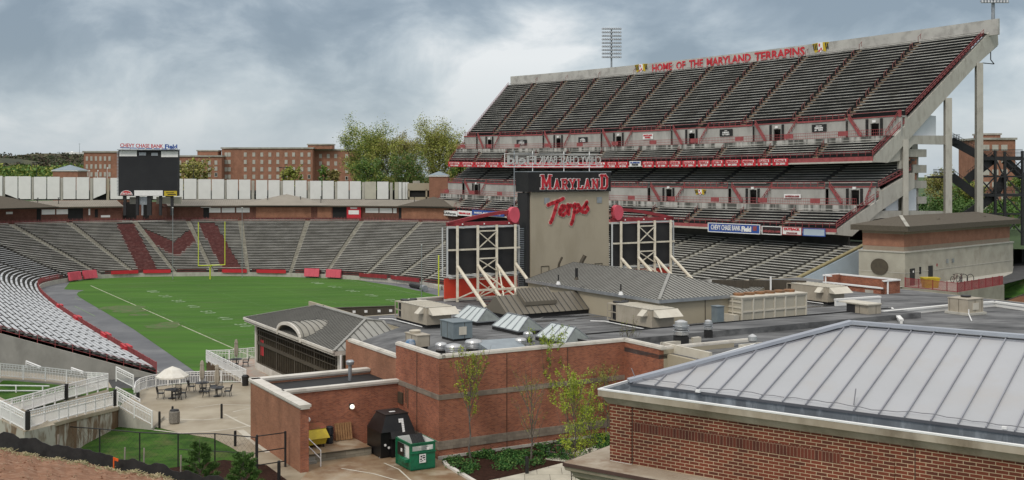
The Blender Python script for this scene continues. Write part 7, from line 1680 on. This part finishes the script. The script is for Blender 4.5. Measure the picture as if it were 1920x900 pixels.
tag(st_.build('straw', [mat('straw', (0.42, 0.36, 0.22), .9), mat('dry_grass', (0.22, 0.22, 0.10), .9)]), 'straw and dry grass strewn at the foot of the silt fence', 'straw', kind='stuff')
rk = MB()
for _ in range(700):
    p = dz(rg.uniform(-40, 430), rg.uniform(.02, .8)); s_ = rg.uniform(.02, .07); rk.box(p, (s_*1.5, s_, s_), rz=rg.random()*3, m=rg.choice((0, 1)))
tag(rk.build('clods', [dirt, mat('pale_clod', (0.36, 0.24, 0.16), .95)]), 'small clods and stones scattered over the bare dirt', 'stones', kind='stuff')
of = thing('marker_flag', 'orange survey flag on a stake before the black silt fence', 'flag', dz(213, .01)); a = dz(213, .012); q = MB(); q.beam(a, a+ZV*.6, .05); q.build('stake', orange, of); q = MB(); q.hexa([a+Vector((0, 0, .45)), a+Vector((.22, 0, .38)), a+Vector((.22, .02, .38)), a+Vector((0, .02, .45)), a+Vector((0, 0, .6)), a+Vector((.24, 0, .52)), a+Vector((.24, .02, .52)), a+Vector((0, .02, .6))]); q.build('tape', orange, of)
clf = thing('chain_link_fence', 'black chain link fence with thin posts crossing the lawn', 'fence', P(260, 860, 70)); tops = [(84, 797, 73.5), (107, 798.5, 72.8), (187, 804, 71.5), (262, 811, 70.2), (334, 813.5, 69.4), (403, 813, 69), (480, 820, 67.5)]
q = MB(); tp = [P(*t) for t in tops]
for a, b in zip(tp, tp[1:]): q.tube(a, b, .035, n=6)
q.tube(tp[4]-ZV*.95, tp[6]-ZV*.95, .025, n=5); q.build('rail', black_s, clf)
for t in tp: q = MB(); q.tube(Vector((t.x, t.y, ZB-.3)), t+ZV*.03, .045, n=7); q.build('post', black_s, clf)
q = MB()
for a, b in zip(tp, tp[1:]):
    n = int((b-a).length/.35)
    for k in range(n):
        c, d = a+(b-a)*k/n, a+(b-a)*(k+1)/n
        for j in range(5): z0_, z1_ = -1.83+j*.366, -1.83+(j+1)*.366; q.beam(c+ZV*z0_, d+ZV*z1_, .004, .004); q.beam(c+ZV*z1_, d+ZV*z0_, .004, .004)
q.build('mesh', black_s, clf)
gt = thing('yard_gate', 'black pipe gate beside the brick side wall', 'gate', P(508, 870, 68)); q = MB(); a, b = P(482, 818, 68), P(535, 811, 69.5)
for z in (0, -.95, -1.75): q.tube(a+ZV*z, b+ZV*z, .035, n=6)
q.build('bars', black_s, gt)
for t in (a, b): q = MB(); q.tube(Vector((t.x, t.y, ZB)), t+ZV*.08, .07, n=8); q.build('post', black_s, gt)
# shrubs / young pines in the mulch
struct(flat('mulch_patch', [G(x, y, ZB+.01) for x, y in ((300, 880), (420, 862), (500, 872), (545, 905), (560, 960), (300, 960))], mulch))
def pine(px, py, D, h, w_, seed, label, n=4200):
    b = P(px, py, D); b.z = ZB; h = h; rg = random.Random(seed); o = thing('young_pine', label, 'pine', b, 0, 'young pines in front of the lawn'); q = MB(); q.tube(b, b+ZV*h*.95, .06, .015, n=6); lf = MB()
    for i in range(42):
        f = .08+.9*i/42; ang = i*2.4; ln = w_/2*(1-f*.72)*rg.uniform(.7, 1.15); s0 = b+ZV*h*f*.9; e = s0+Vector((math.cos(ang)*ln, math.sin(ang)*ln, ln*.45)); q.tube(s0, e, .02, .008, n=4)
        for _ in range(n//42):
            p = s0.lerp(e, rg.uniform(.3, 1.05)**.7)+Vector((rg.gauss(0, .05), rg.gauss(0, .05), rg.gauss(0, .05))); d = (Vector((math.cos(ang), math.sin(ang), .9))+Vector((rg.gauss(0, .6), rg.gauss(0, .6), rg.gauss(0, .5)))).normalized()*rg.uniform(.08, .19)
            s_ = d.cross(Vector((rg.gauss(0, 1), rg.gauss(0, 1), rg.gauss(0, 1)))).normalized()*.02; lf.poly([p-s_, p+s_, p+d], rg.choice((0, 0, 1)))
    q.build('trunk', bark, o); lf.build('crown', [leaf_p, leaf_g], o)
pine(374, 905, 62, 3.65, 2.7, 1, 'young green pine in front of the lawn, left of two', 15000); pine(456, 905, 61, 3.2, 2.8, 2, 'young green pine near the gate, right of two', 15000)
gs_ = MB(); rg = random.Random(6)
for _ in range(26): c = P(rg.uniform(418, 500), rg.uniform(888, 905), 59); c.z = ZB+.3+rg.random()*.3; leafcloud(gs_, c, .45, 90, .06, rg, m=[0, 1], squash=.7)
tag(gs_.build('low_shrubs', [leaf_g, leaf_y]), 'bright low shrubs at the foot of the right young pine', 'shrubs', kind='stuff')
# young trees on the planting bed
yt = 'young trees along the brick wall'
tree('young_tree', 'slim young tree with yellow green leaf tips before the brick corner', G(883, 864, ZB+.05), 6.3, 2.35, 31, [leaf_y, leaf_o], bark, .05, 2600, .42, yt, up=1.15, nb=20, trunk_r=.075, clump=.045)
tree('young_tree', 'tallest young tree, crossing the roof parapet near the wall middle', G(1028, 828, ZB+.05), 7.0, 2.5, 32, [leaf_y, leaf_g], bark, .055, 3600, .22, yt, up=1.25, nb=24, trunk_r=.075, clump=.05)
tree('young_tree', 'sparse grey young tree with few leaves behind the black bollard light', G(996, 866, ZB+.05), 5.0, 2.5, 33, [leaf_o, leaf_y], bark, .04, 900, .2, yt, up=1.0, nb=20, trunk_r=.07, clump=.06)
tree('young_tree', 'bushy bright yellow green young tree beside the bicycle', G(1076, 894, ZB+.05), 5.7, 2.6, 34, [leaf_y, leaf_b], bark, .055, 4600, .08, yt, up=1.1, nb=26, trunk_r=.06, clump=.06)
tree('young_tree', 'second stem clump right of the bushy yellow green tree', G(1105, 880, ZB+.05), 3.6, 2.2, 37, [leaf_y, leaf_g], bark, .055, 2600, .08, yt, up=.9, nb=18, trunk_r=.05, clump=.07)
tree('young_tree', 'bare twiggy young tree at right end of the long brick wall', G(1180, 800, ZB+.05), 7.6, 1.9, 35, [leaf_o, leaf_y], bark, .035, 500, .3, yt, up=1.3, nb=22, trunk_r=.07, clump=.06)
tree('young_tree', 'dim leafy young tree between long wall and near building corner', G(1137, 825, ZB+.05), 4.6, 2.2, 36, [leaf_b, leaf_o], bark, .05, 1500, .15, yt, up=1.0, nb=18, trunk_r=.06, clump=.07)
tree('young_tree', 'tiny twiggy sapling on the sidewalk under the near ledge', G(1071, 915, ZB+.07), 2.2, 1.0, 38, [leaf_y, leaf_o], bark_d, .035, 160, .3, yt, up=.8, nb=12, trunk_r=.04, clump=.05)
# bicycle leaning by the sidewalk, bollard lights
bicycle('bicycle', 'dark bicycle parked beside the bushy young tree', G(1047, 858, ZB+.08), R(-15), 1.0)
def bollard(px, py, h, r, label, m=black):
    c = G(px, py, ZB+.02); q = MB(); q.lathe(c, [(r, 0), (r, h-.06), (r*.8, h), (.02, h+.01)], 14); tag(q.build('bollard', m), label, 'bollard', 'black bollards on the plaza')
bollard(299, 802, 1.15, .085, 'black bollard at the foot of the plaza stairs'); bollard(415.5, 784, 1.05, .085, 'black bollard alone right of the concrete ash can'); bollard(441, 836, 1.0, .09, 'black bollard at the lawn edge near the chain link fence'); bollard(523, 899, 1.1, .1, 'black bollard beside the gate and brick side wall'); bollard(988, 889, 1.05, .11, 'black bollard light at corner of the mulch bed'); bollard(323.5, 786, .95, .08, 'black bollard behind the concrete ash can')
# ---- tables, chairs, umbrellas
def table(px, py, closed, label):
    c = G(px, py, ZB+.02); o = thing('patio_table', label, 'table', c, 0, 'dark round patio tables'); q = MB(); q.lathe(c, [(.56, .70), (.58, .72), (.56, .745)], 22); q.build('table_top', black_s, o)
    q = MB(); q.lathe(c, [(.30, 0), (.30, .04), (.05, .1), (.045, .70)], 14); q.build('pedestal', black_s, o); return c
def umbrella(c, closed, label, tilt=0):
    o = thing('patio_umbrella', label, 'umbrella', c, 0, None); q = MB(); q.tube(c+ZV*.3, c+ZV*2.45, .025, n=8); q.build('pole', white if not closed else canvas_t, o); q = MB()
    if closed:
        n = 10; prof = [(.10, .95), (.17, 1.15), (.19, 1.6), (.15, 2.0), (.13, 2.15), (.16, 2.25), (.10, 2.5), (.02, 2.58)]; i = len(q.v)
        for r_, z in prof:
            for k in range(n): t = 2*math.pi*k/n; rr = r_*(1.18 if k % 2 else .8); q.v.append(c+Vector((rr*math.cos(t), rr*math.sin(t), z)))
        for j in range(len(prof)-1):
            for k in range(n): k2 = (k+1) % n; q.f.append([i+j*n+k, i+j*n+k2, i+(j+1)*n+k2, i+(j+1)*n+k]); q.m.append(0)
        q.build('canopy', canvas_t, o)
    else:
        n = 8; ap = c+ZV*2.5; rim = [c+Vector((1.3*math.cos(2*math.pi*k/n+.3), 1.3*math.sin(2*math.pi*k/n+.3), 1.72)) for k in range(n)]; mid = [c+Vector((.62*math.cos(2*math.pi*k/n+.3), .62*math.sin(2*math.pi*k/n+.3), 2.25)) for k in range(n)]
        for k in range(n): k2 = (k+1) % n; q.poly([rim[k], rim[k2], mid[k2], mid[k]]); q.poly([mid[k], mid[k2], ap]); q.poly([rim[k]-ZV*.12, rim[k2]-ZV*.12, rim[k2], rim[k]])
        q.build('canopy', canvas, o); q = MB()
        for k in range(n): q.beam(rim[k]-ZV*.02, c+ZV*2.1, .02)
        q.build('rib', galv, o)
def chair_proto():
    o = thing('patio_chair', 'x', 'chair', (0, 0, 0), 0, 'dark patio chairs'); q = MB(); q.box((0, 0, .43), (.5, .48, .05)); q.build('seat', black_s, o, local=True); q = MB(); q.beam((-.24, -.24, .45), (-.24, -.34, .95), .035); q.beam((.24, -.24, .45), (.24, -.34, .95), .035); q.beam((-.24, -.34, .93), (.24, -.34, .93), .04)
    for k in range(4): x = -.15+k*.1; q.beam((x, -.25, .47), (x, -.34, .92), .03)
    q.build('backrest', black_s, o, local=True)
    for sx_ in (-1, 1):
        q = MB(); q.beam((.26*sx_, -.28, .66), (.26*sx_, .22, .66), .04); q.beam((.26*sx_, .22, .66), (.26*sx_, .22, .43), .03); q.build('armrest', black_s, o, local=True)
        for sy in (-1, 1): q = MB(); q.beam((.22*sx_, .2*sy, .43), (.25*sx_, .26*sy, 0), .035); q.build('leg', black_s, o, local=True)
    return o
ch0 = chair_proto(); first = True
def chair(c, ang, label):
    global first
    if first: ch0.location = c; ch0.rotation_euler = (0, 0, ang); ch0['label'] = label; first = False
    else: dup(ch0, c, ang, label)
def setup(px, py, tl, cl, angs):
    c = table(px, py, False, tl)
    for a, l_ in zip(angs, cl): chair(c+Vector((.85*math.cos(R(a)), .85*math.sin(R(a)), 0)), R(a)+math.pi/2, l_)
    return c
c = setup(322, 747, 'dark round patio table under the open cream umbrella', ('patio chair left of the table with open umbrella', 'patio chair right of the table with open umbrella, turned to it', 'patio chair behind the table with open umbrella', 'patio chair front right of the table with open umbrella'), (185, 10, 80, -45)); umbrella(c+Vector((-.1, .5, 0)), False, 'open cream umbrella above the leftmost patio table')
c = setup(379, 734, 'dark patio table with closed umbrella at the curved railing', ('patio chair left of the middle table, nearest the railing', 'patio chair right of the table by the curved railing', 'patio chair in front of the middle table by the railing'), (180, 20, -70)); umbrella(c, True, 'closed tan umbrella standing by the middle patio table')
c = setup(407, 743, 'dark patio table with closed umbrella, nearest of the right pair', ('patio chair left of the nearest right hand table', 'patio chair right of the nearest right hand table, set apart', 'patio chair behind the nearest right hand table'), (190, 0, 95)); umbrella(c, True, 'closed tan umbrella standing by the right hand patio table')
c = setup(443, 688, 'dark patio table on the raised terrace beside glass pavilion', ('patio chair left of the raised terrace table', 'patio chair right of the raised terrace table', 'patio chair before the raised terrace table'), (180, 5, -80)); umbrella(c, True, 'closed tan umbrella on the raised terrace beside the glass pavilion')
tc_ = thing('litter_bin', 'black round litter bin at right end of the curved railing', 'litter bin', G(460, 723, ZB)); q = MB(); q.lathe(G(460, 723, ZB), [(.26, 0), (.3, .72)], 16); q.build('bin', black, tc_); q = MB(); q.lathe(G(460, 723, ZB), [(.31, .72), (.33, .78), (.2, .9), (.05, .92)], 16); q.build('lid', black_p, tc_)
ac = thing('ash_can', 'octagonal grey concrete litter container with black top', 'litter bin', G(327, 795, ZB)); q = MB(); q.lathe(G(327, 794, ZB), [(.33, 0), (.40, .1), (.40, .85), (.36, .92)], 8); q.build('shell', mat('pebble_concrete', (0.27, 0.25, 0.22), .95, (0.16, 0.15, 0.13), 14), ac); q = MB(); q.lathe(G(327, 794, ZB), [(.34, .92), (.3, 1.0), (.05, 1.02)], 14); q.build('liner', black, ac)
# ================================================================ LOADING DOCK
dk_ = thing('loading_dock', 'low concrete loading platform along the brick dock wall', 'platform', BF(-5, 5, ZB)); q = MB(); q.fbox(BF, -8.1, -3.2, 3.35, 6.2, ZB+.02, 5.1); q.build('platform', pave_w, dk_)
q = MB(); q.fbox(BF, -8.1, -3.2, 3.27, 3.35, ZB+.02, 5.05); q.build('block_face', brick('dock_block', (0.30, 0.27, 0.21), (0.22, 0.195, 0.15), (0.14, 0.12, 0.09), bw=1.3, bh=.6, ms=.02, bump=0, dirt=.7), dk_)
q = MB(); q.fbox(BF, -8.1, -3.2, 3.23, 3.35, 5.05, 5.115); q.build('edge_angle', bronze, dk_)
for k in range(2): q = MB(); q.fbox(BF, -8.05, -7.0, 2.9-.3*k+.3, 3.4-.3*k, ZB+.02, ZB+.35-.17*k); q.build('step', conc, dk_)
hrq = thing('dock_handrail', 'white pipe handrail at the dock steps beside brick pier', 'handrail', BF(-7, 3, ZB)); q = MB()
h0 = [BF(-7.35, 3.5, 5.1), BF(-7.05, 2.1, ZB)]
for z in (1.0, .5): q.tube(h0[0]+ZV*z, h0[1]+ZV*z, .035, n=8)
q.tube(h0[0], h0[0]+ZV*1.0, .035, n=8); q.tube(h0[1], h0[1]+ZV*1.0, .035, n=8); q.tube(h0[0]+ZV*1.0, h0[0]+ZV*1.0+(h0[0]-h0[1]).normalized()*.2, .035, n=8); q.build('rail', white, hrq)
yc = thing('yellow_tub_cart', 'yellow container with faded red lid on the loading dock', 'container', BF(-7.2, 5.2, 5.25)); DFm = Frame(BF(-6.95, 4.75, 0).xy, 30)
q = MB(); w_ = 1.35; q.loft([DFm(.1, .1, 5.30), DFm(w_-.1, .1, 5.30), DFm(w_-.1, 1.0, 5.30), DFm(.1, 1.0, 5.30)], [DFm(0, 0, 5.70), DFm(w_, 0, 5.70), DFm(w_, 1.1, 5.70), DFm(0, 1.1, 5.70)]); q.build('tub', yellow, yc)
q = MB(); q.loft([DFm(-.12, -.12, 5.70), DFm(w_+.12, -.12, 5.70), DFm(w_+.05, 1.1, 5.70), DFm(-.05, 1.1, 5.70)], [DFm(0, .35, 6.25), DFm(w_, .35, 6.25), DFm(w_, 1.1, 6.30), DFm(0, 1.1, 6.30)]); q.build('hood', yellow, yc)
q = MB(); q.loft([DFm(-.1, .3, 6.25), DFm(w_+.05, .3, 6.25), DFm(w_+.05, 1.15, 6.30), DFm(-.1, 1.15, 6.30)], [DFm(-.1, .45, 6.35), DFm(w_+.05, .45, 6.35), DFm(w_+.05, 1.15, 6.47), DFm(-.1, 1.15, 6.47)]); q.build('lid', mat('faded_red_lid', (0.25, 0.07, 0.045), .8, (0.16, 0.08, 0.03), 3), yc)
q = MB()
for x in (.2, w_-.2):
    for y in (.2, .9): q.box(DFm(x, y, 5.20), (.12, .12, .2))
q.build('castor', black, yc)
bb_ = thing('dark_bin', 'narrow dark bin between the yellow container and the pallet', 'bin', BF(-6.0, 5.6, 5.25)); q = MB(); q.lathe(BF(-5.15, 5.6, 5.1), [(.24, 0), (.28, .5), (.2, .55), (.28, .6), (.26, 1.05), (.15, 1.12)], 12); q.build('bin', mat('blue_black_plastic', (0.02, 0.025, 0.035), .4), bb_)
pt = thing('pallet', 'wooden pallet leaning upright against the brick dock wall', 'pallet', BF(-5, 6, 5.25)); 
def pp_(a, z, b=0): f = (z-5.25)/1.15; return BF(a, 5.85+.25*f+b, z)
q = MB()
for k in range(7): a = -4.55+k*.17; q.beam(pp_(a, 5.13), pp_(a, 6.22), .13, .03, up=Vector((BF.d.x, BF.d.y, 0)))
q.build('slat', wood, pt); q = MB()
for z in (5.2, 5.68, 6.15): q.beam(pp_(-4.62, z, .07), pp_(-3.45, z, .07), .09, .1)
q.build('stringer', wood, pt)
# black compactor hopper marked with a number
cpx = thing('waste_compactor', 'large black waste compactor with tapered hopper and white number seven mark', 'compactor', BF(-2.2, 3.4, ZB)); CF = Frame(BF(-3.1, 1.9, 0).xy, 30)
CF.r = CF.r*.84        # narrow frame
q = MB(); q.fbox(CF, 0, .75, .1, 2.3, ZB+.05, 6.245); q.build('side_bin', black_p, cpx); q = MB(); q.fbox(CF, .78, 2.65, -.1, 2.3, ZB+.05, 5.786); q.build('body', black_p, cpx)
q = MB(); q.fbox(CF, .7, 2.75, -.25, 2.4, 5.786, 5.862); q.loft([CF(.72, -.25, 5.862), CF(2.75, -.25, 5.862), CF(2.75, 2.4, 5.862), CF(.72, 2.4, 5.862)], [CF(.75, .0, 6.245), CF(2.7, .0, 6.245), CF(2.7, 2.3, 6.245), CF(.75, 2.3, 6.245)]); q.build('lid', black_p, cpx)
q = MB(); q.loft([CF(.0, .0, 6.245), CF(2.72, .0, 6.245), CF(2.72, 2.35, 6.245), CF(.0, 2.35, 6.245)], [CF(.55, .35, 7.239), CF(2.35, .35, 7.239), CF(2.35, 1.9, 7.239), CF(.55, 1.9, 7.239)]); q.fbox(CF, .5, 2.4, .3, 1.95, 7.239, 7.293); q.build('hopper', black_p, cpx)
def cfp(a, z): f = (z-6.245)/.995; return CF(a, .35*f-.03, z)
q = MB()
for k in range(3): 
    for j in range(2): a = 1.52+k*.135; z = 6.972-j*.12; q.hexa([cfp(a, z-.11)+ZV*0, cfp(a+.12, z-.11), cfp(a+.12, z-.11)+CF.d.to_3d()*.02, cfp(a, z-.11)+CF.d.to_3d()*.02, cfp(a, z), cfp(a+.12, z), cfp(a+.12, z)+CF.d.to_3d()*.02, cfp(a, z)+CF.d.to_3d()*.02])
for k in range(5): a = 1.72; z = 6.780-k*.125; q.hexa([cfp(a, z-.11), cfp(a+.19, z-.11), cfp(a+.19, z-.11)+CF.d.to_3d()*.02, cfp(a, z-.11)+CF.d.to_3d()*.02, cfp(a, z), cfp(a+.19, z), cfp(a+.19, z)+CF.d.to_3d()*.02, cfp(a, z)+CF.d.to_3d()*.02])
q.fbox(CF, 1.2, 1.65, .95, 1.15, 7.293, 7.308); q.fbox(CF, 1.4, 1.55, -.13, -.1, 5.480, 5.633); q.build('white_mark', white, cpx)
q = MB(); q.tube(CF(.35, .08, 5.442), CF(.35, .05, 5.442), .08, n=10); q.tube(CF(.65, .08, 5.250), CF(.65, .05, 5.250), .08, n=10); q.build('round_label', white, cpx)
q = MB(); 
for a in (.1, 1.0, 2.7): q.box(CF(a, .3, ZB+.04), (.18, .18, .1))
q.build('castor', galv, cpx)
# green dumpster
dp = thing('dumpster', 'open green steel dumpster with white interior rim before the brick corner', 'dumpster', BF(-1.5, -.5, ZB)); GFm = Frame(G(770, 885, ZB).xy, 30); z0 = ZB+.08; W_d, L_d = 1.65, 2.1
q = MB(); t_ = .06
q.fbox(GFm, 0, W_d, 0, t_, z0, z0+1.12); q.fbox(GFm, 0, W_d, 0, t_, z0+1.42, z0+1.6); q.fbox(GFm, 0, .12, 0, t_, z0+1.12, z0+1.42); q.fbox(GFm, W_d-.12, W_d, 0, t_, z0+1.12, z0+1.42)
q.fbox(GFm, 0, t_, t_, L_d, z0, z0+.62); q.fbox(GFm, 0, t_, t_, .22, z0+.62, z0+1.5); q.fbox(GFm, 0, t_, L_d-.2, L_d, z0+.62, z0+1.62); q.fbox(GFm, 0, t_, .22, L_d-.2, z0+1.42, z0+1.6)
q.fbox(GFm, W_d-t_, W_d, t_, L_d, z0, z0+1.6); q.fbox(GFm, 0, W_d, L_d-t_, L_d, z0, z0+1.62); q.fbox(GFm, 0, W_d, 0, L_d, z0-.02, z0+.04); q.build('body', green_d, dp)
q = MB(); q.fbox(GFm, -.05, W_d+.05, -.06, .0, z0+.98, z0+1.05); q.fbox(GFm, -.05, W_d+.05, -.06, 0, z0+1.56, z0+1.62); q.fbox(GFm, -.06, 0, 0, L_d, z0+1.56, z0+1.62); q.fbox(GFm, -.06, 0, L_d-.1, L_d, z0, z0+1.6); q.fbox(GFm, W_d, W_d+.05, 0, L_d, z0+1.56, z0+1.62); q.fbox(GFm, -.25, 0, .25, 1.1, z0+.42, z0+.62); q.build('rib', green_d, dp)
q = MB(); q.fbox(GFm, W_d-t_-.02, W_d-t_-.002, t_, L_d-t_, z0+.3, z0+1.63); q.fbox(GFm, t_, W_d-t_, L_d-t_-.02, L_d-t_-.002, z0+.3, z0+1.66); q.build('lining', white_p, dp)
q = MB(); q.fbox(GFm, -.03, .0, .95, L_d-.22, z0+.64, z0+1.4); q.build('side_door', black_p, dp); q = MB(); q.fbox(GFm, .08, .1, .24, .95, z0+.62, z0+1.4); q.build('inner_panel', white_p, dp)
q = MB(); 
for k in range(5): q.loft([GFm(.55+.17*k, .75, z0+1.25), GFm(.70+.17*k, .75, z0+1.25), GFm(.70+.17*k, .8, z0+1.25), GFm(.55+.17*k, .8, z0+1.25)], [GFm(.55+.17*k, 1.35, z0+1.85), GFm(.70+.17*k, 1.35, z0+1.85), GFm(.70+.17*k, 1.4, z0+1.83), GFm(.55+.17*k, 1.4, z0+1.83)])
q.build('lid', black_p, dp)
q = MB(); q.fbox(GFm, .55, .98, -.075, -.06, z0+.40, z0+.92); q.build('notice', white, dp); q = MB()
for (a_, b_, z_, h_) in ((.62, .72, .74, .1), (.75, .92, .80, .05), (.6, .7, .58, .09), (.76, .93, .66, .08), (.62, .68, .46, .07), (.72, .80, .50, .05), (.85, .93, .55, .05)): q.fbox(GFm, a_, b_, -.085, -.074, z0+z_, z0+z_+h_)
q.build('notice_print', black, dp); q = MB(); q.fbox(GFm, 1.05, 1.2, -.07, -.05, z0+1.15, z0+1.3); q.fbox(GFm, -.05, -.03, 1.15, 1.35, z0+.9, z0+1.1); q.build('sticker', white, dp)
# ================================================================ NEAREST BUILDING (right foreground)
FB = Frame((2.1, 24.0), 0); FB.r = Vector((.803, -.596)); FB.d = Vector((.596, .803))       # r: along the wall towards the camera side, d: inwards
nb2 = thing('near_building', 'nearest brick building with pale stone cornice and white standing seam roof', 'building', FB(0, 0, 0)); WL, WD = 14.0, 7.6
q = MB(); q.fbox(FB, 0, WL, 0, WD, 16.58, 17.80); q.build('brick_wall', bk_near, nb2)
q = MB(); q.fbox(FB, -.004, .52, -.035, 0, 16.6, 17.80); q.fbox(FB, 5.25, 6.0, -.03, 0, 16.6, 17.50); q.build('brick_pier', bk_near, nb2)
q = MB(); q.fbox(FB, .54, 5.0, -.006, 0, 17.28, 17.49); q.build('soldier_course', bk_dark, nb2)
q = MB(); q.fbox(FB, .52, .535, -.008, 0, 16.6, 17.8); q.fbox(FB, 6.35, 6.365, -.006, 0, 16.6, 17.8); q.build('movement_joint', mat('joint_sealant', (0.09, 0.06, 0.045), .8), nb2)
corn = mat('stained_cornice', (0.47, 0.415, 0.335), .85, (0.30, 0.245, 0.175), .9, det=8, col3=(0.16, 0.125, 0.085), ns3=.7, stretch=(1, 1, .6))
q = MB(); prof = [(.0, 17.78), (-.05, 17.80), (-.09, 17.86), (-.13, 17.94), (-.15, 17.95), (-.20, 17.96), (-.20, 18.10), (-.17, 18.115)]
def mold(q, prof, o0=0.0, wl=WL, wd=WD):
    for (d0, z0_), (d1, z1_) in zip(prof, prof[1:]):
        q.poly([FB(d0, d0, z0_), FB(wl, d0, z0_), FB(wl, d1, z1_), FB(d1, d1, z1_)]); q.poly([FB(d0, wd, z0_), FB(d0, d0, z0_), FB(d1, d1, z1_), FB(d1, wd, z1_)])
mold(q, prof); q.build('cornice', corn, nb2)
q = MB(); mold(q, [(-.205, 18.09), (-.205, 18.12), (-.145, 18.125), (-.145, 18.02)]); q.build('gutter_lip', white, nb2)
q = MB(); mold(q, [(-.146, 18.08), (-.10, 17.97), (.29, 17.96), (.30, 18.21)]); q.build('box_gutter', mat('zinc_gutter', (0.22, 0.245, 0.27), .45, (0.15, 0.165, 0.185), 1.2, metal=.4, col3=(0.40, 0.44, 0.48), ns3=2.2, stretch=(1.5, 1.5, .4)), nb2)
ze, hwd, rise = 18.22, 3.55, 1.13; e0 = .27
E = [FB(e0, e0, ze), FB(WL, e0, ze), FB(WL, 2*hwd+e0, ze), FB(e0, 2*hwd+e0, ze)]; rA, rB = FB(e0+hwd, e0+hwd, ze+rise), FB(WL, e0+hwd, ze+rise)
q = MB(); q.poly([E[0], E[1], rB, rA]); q.poly([E[3], E[0], rA]); q.poly([E[2], E[3], rA, rB]); q.build('roof', roof_w, nb2)
q = MB(); hz_ = Vector((FB.r.x, FB.r.y, 0)); seams(q, [E[0], E[1], rB, rA], .47, .022, .045, off=-.06); seams(q, [E[3], E[0], rA], .5, .022, .05); q.build('standing_seams', rib_w, nb2)
q = MB(); q.beam(E[0]+ZV*.05, rA+ZV*.07, .20, .07); q.beam(rA+ZV*.06, rB+ZV*.06, .20, .07); q.build('ridge_cap', mat('ridge_cap_metal', (0.42, 0.45, 0.50), .4, (0.36, 0.38, 0.43), 1, metal=.3), nb2)
q = MB(); nsl = Vector((-FB.d.x*.3, -FB.d.y*.3, .95)); q.beam(E[0]+nsl*.02-Vector((-FB.r.x, -FB.r.y, 0))*.12, rA+nsl*.02-Vector((-FB.r.x, -FB.r.y, 0))*.12-ZV*.035, .05, .05); q.beam(rA-ZV*.04-Vector((FB.d.x, FB.d.y, 0))*.12, rB-ZV*.04-Vector((FB.d.x, FB.d.y, 0))*.12, .05, .05); q.build('ridge_flashing', rib_w, nb2)
q = MB(); q.beam(E[0]-ZV*.015, E[1]-ZV*.015, .03, .05); q.beam(E[0]-ZV*.015, E[3]-ZV*.015, .03, .05); q.build('eave_trim', mat('eave_metal', (0.10, 0.105, 0.12), .5), nb2)
q = MB(); lt = []
for k in range(60): a = .2+k*.22; lt.append(FB(a, .25+.10+.05*math.sin(a*2.1)+.03*math.sin(a*5.3), ze+.075+.03*math.sin(a*1.7)**2+.016*(k % 2)))
lt = lt[:38]+[FB(a, .12-.01*(a-8), ze-.12) for a in (8.9, 9.6)]
for a, b in zip(lt, lt[1:]): q.tube(a, b, .008, n=5)
q.tube(FB(.15, .6, ze+.25), FB(.35, .4, ze+.12), .008, n=5); q.tube(FB(5.05, .65, ze+.36), FB(5.1, .4, ze+.1), .012, n=5); tag(q.build('eave_cable', mat('grey_cable', (0.20, 0.20, 0.22), .5)), 'thin grey cable wandering along the eave of the white roof', 'cable')
q = MB(); q.box(FB(1.95, .2, ze+.03), (.10, .06, .05), rz=-.64); q.box(FB(7.8, .27, ze+.06), (.08, .06, .04), rz=-.64); q.build('cable_clip', white, nb2)
# lower ledge
lm_ = mat('stained_ledge', (0.44, 0.385, 0.305), .8, (0.34, 0.28, 0.21), .8, det=8, lo=.45, hi=.6, col3=(0.24, 0.165, 0.11), ns3=1.4)
q = MB(); q.prism([FB(-.72, -.72), FB(WL, -.72), FB(WL, 3), FB(-.72, WD+.7)], 16.50, 16.58); q.build('ledge', lm_, nb2)
q = MB(); mold(q, [(-.72, 16.50), (-.70, 16.42), (-.60, 16.38), (-.58, 16.28), (-.42, 16.15), (-.30, 16.12), (-.28, 16.0), (-.28, 15.9), (0, 15.88)]); q.build('lower_cornice', corn, nb2)
q = MB(); q.beam(FB(-.73, -.73, 16.54), FB(WL, -.73, 16.54), .03, .07); q.beam(FB(-.73, -.73, 16.54), FB(-.73, WD, 16.54), .03, .07); q.build('ledge_edge', mat('rusty_edge', (0.09, 0.05, 0.04), .7), nb2)
q = MB(); q.fbox(FB, 0.0, .52, -.03, 0.0, 16.575, 16.60); q.build('flashing', coping, nb2)
q = MB(); q.fbox(FB, 0, WL, 0, WD, 4.5, 15.9); q.build('lower_wall', bk_near, nb2)
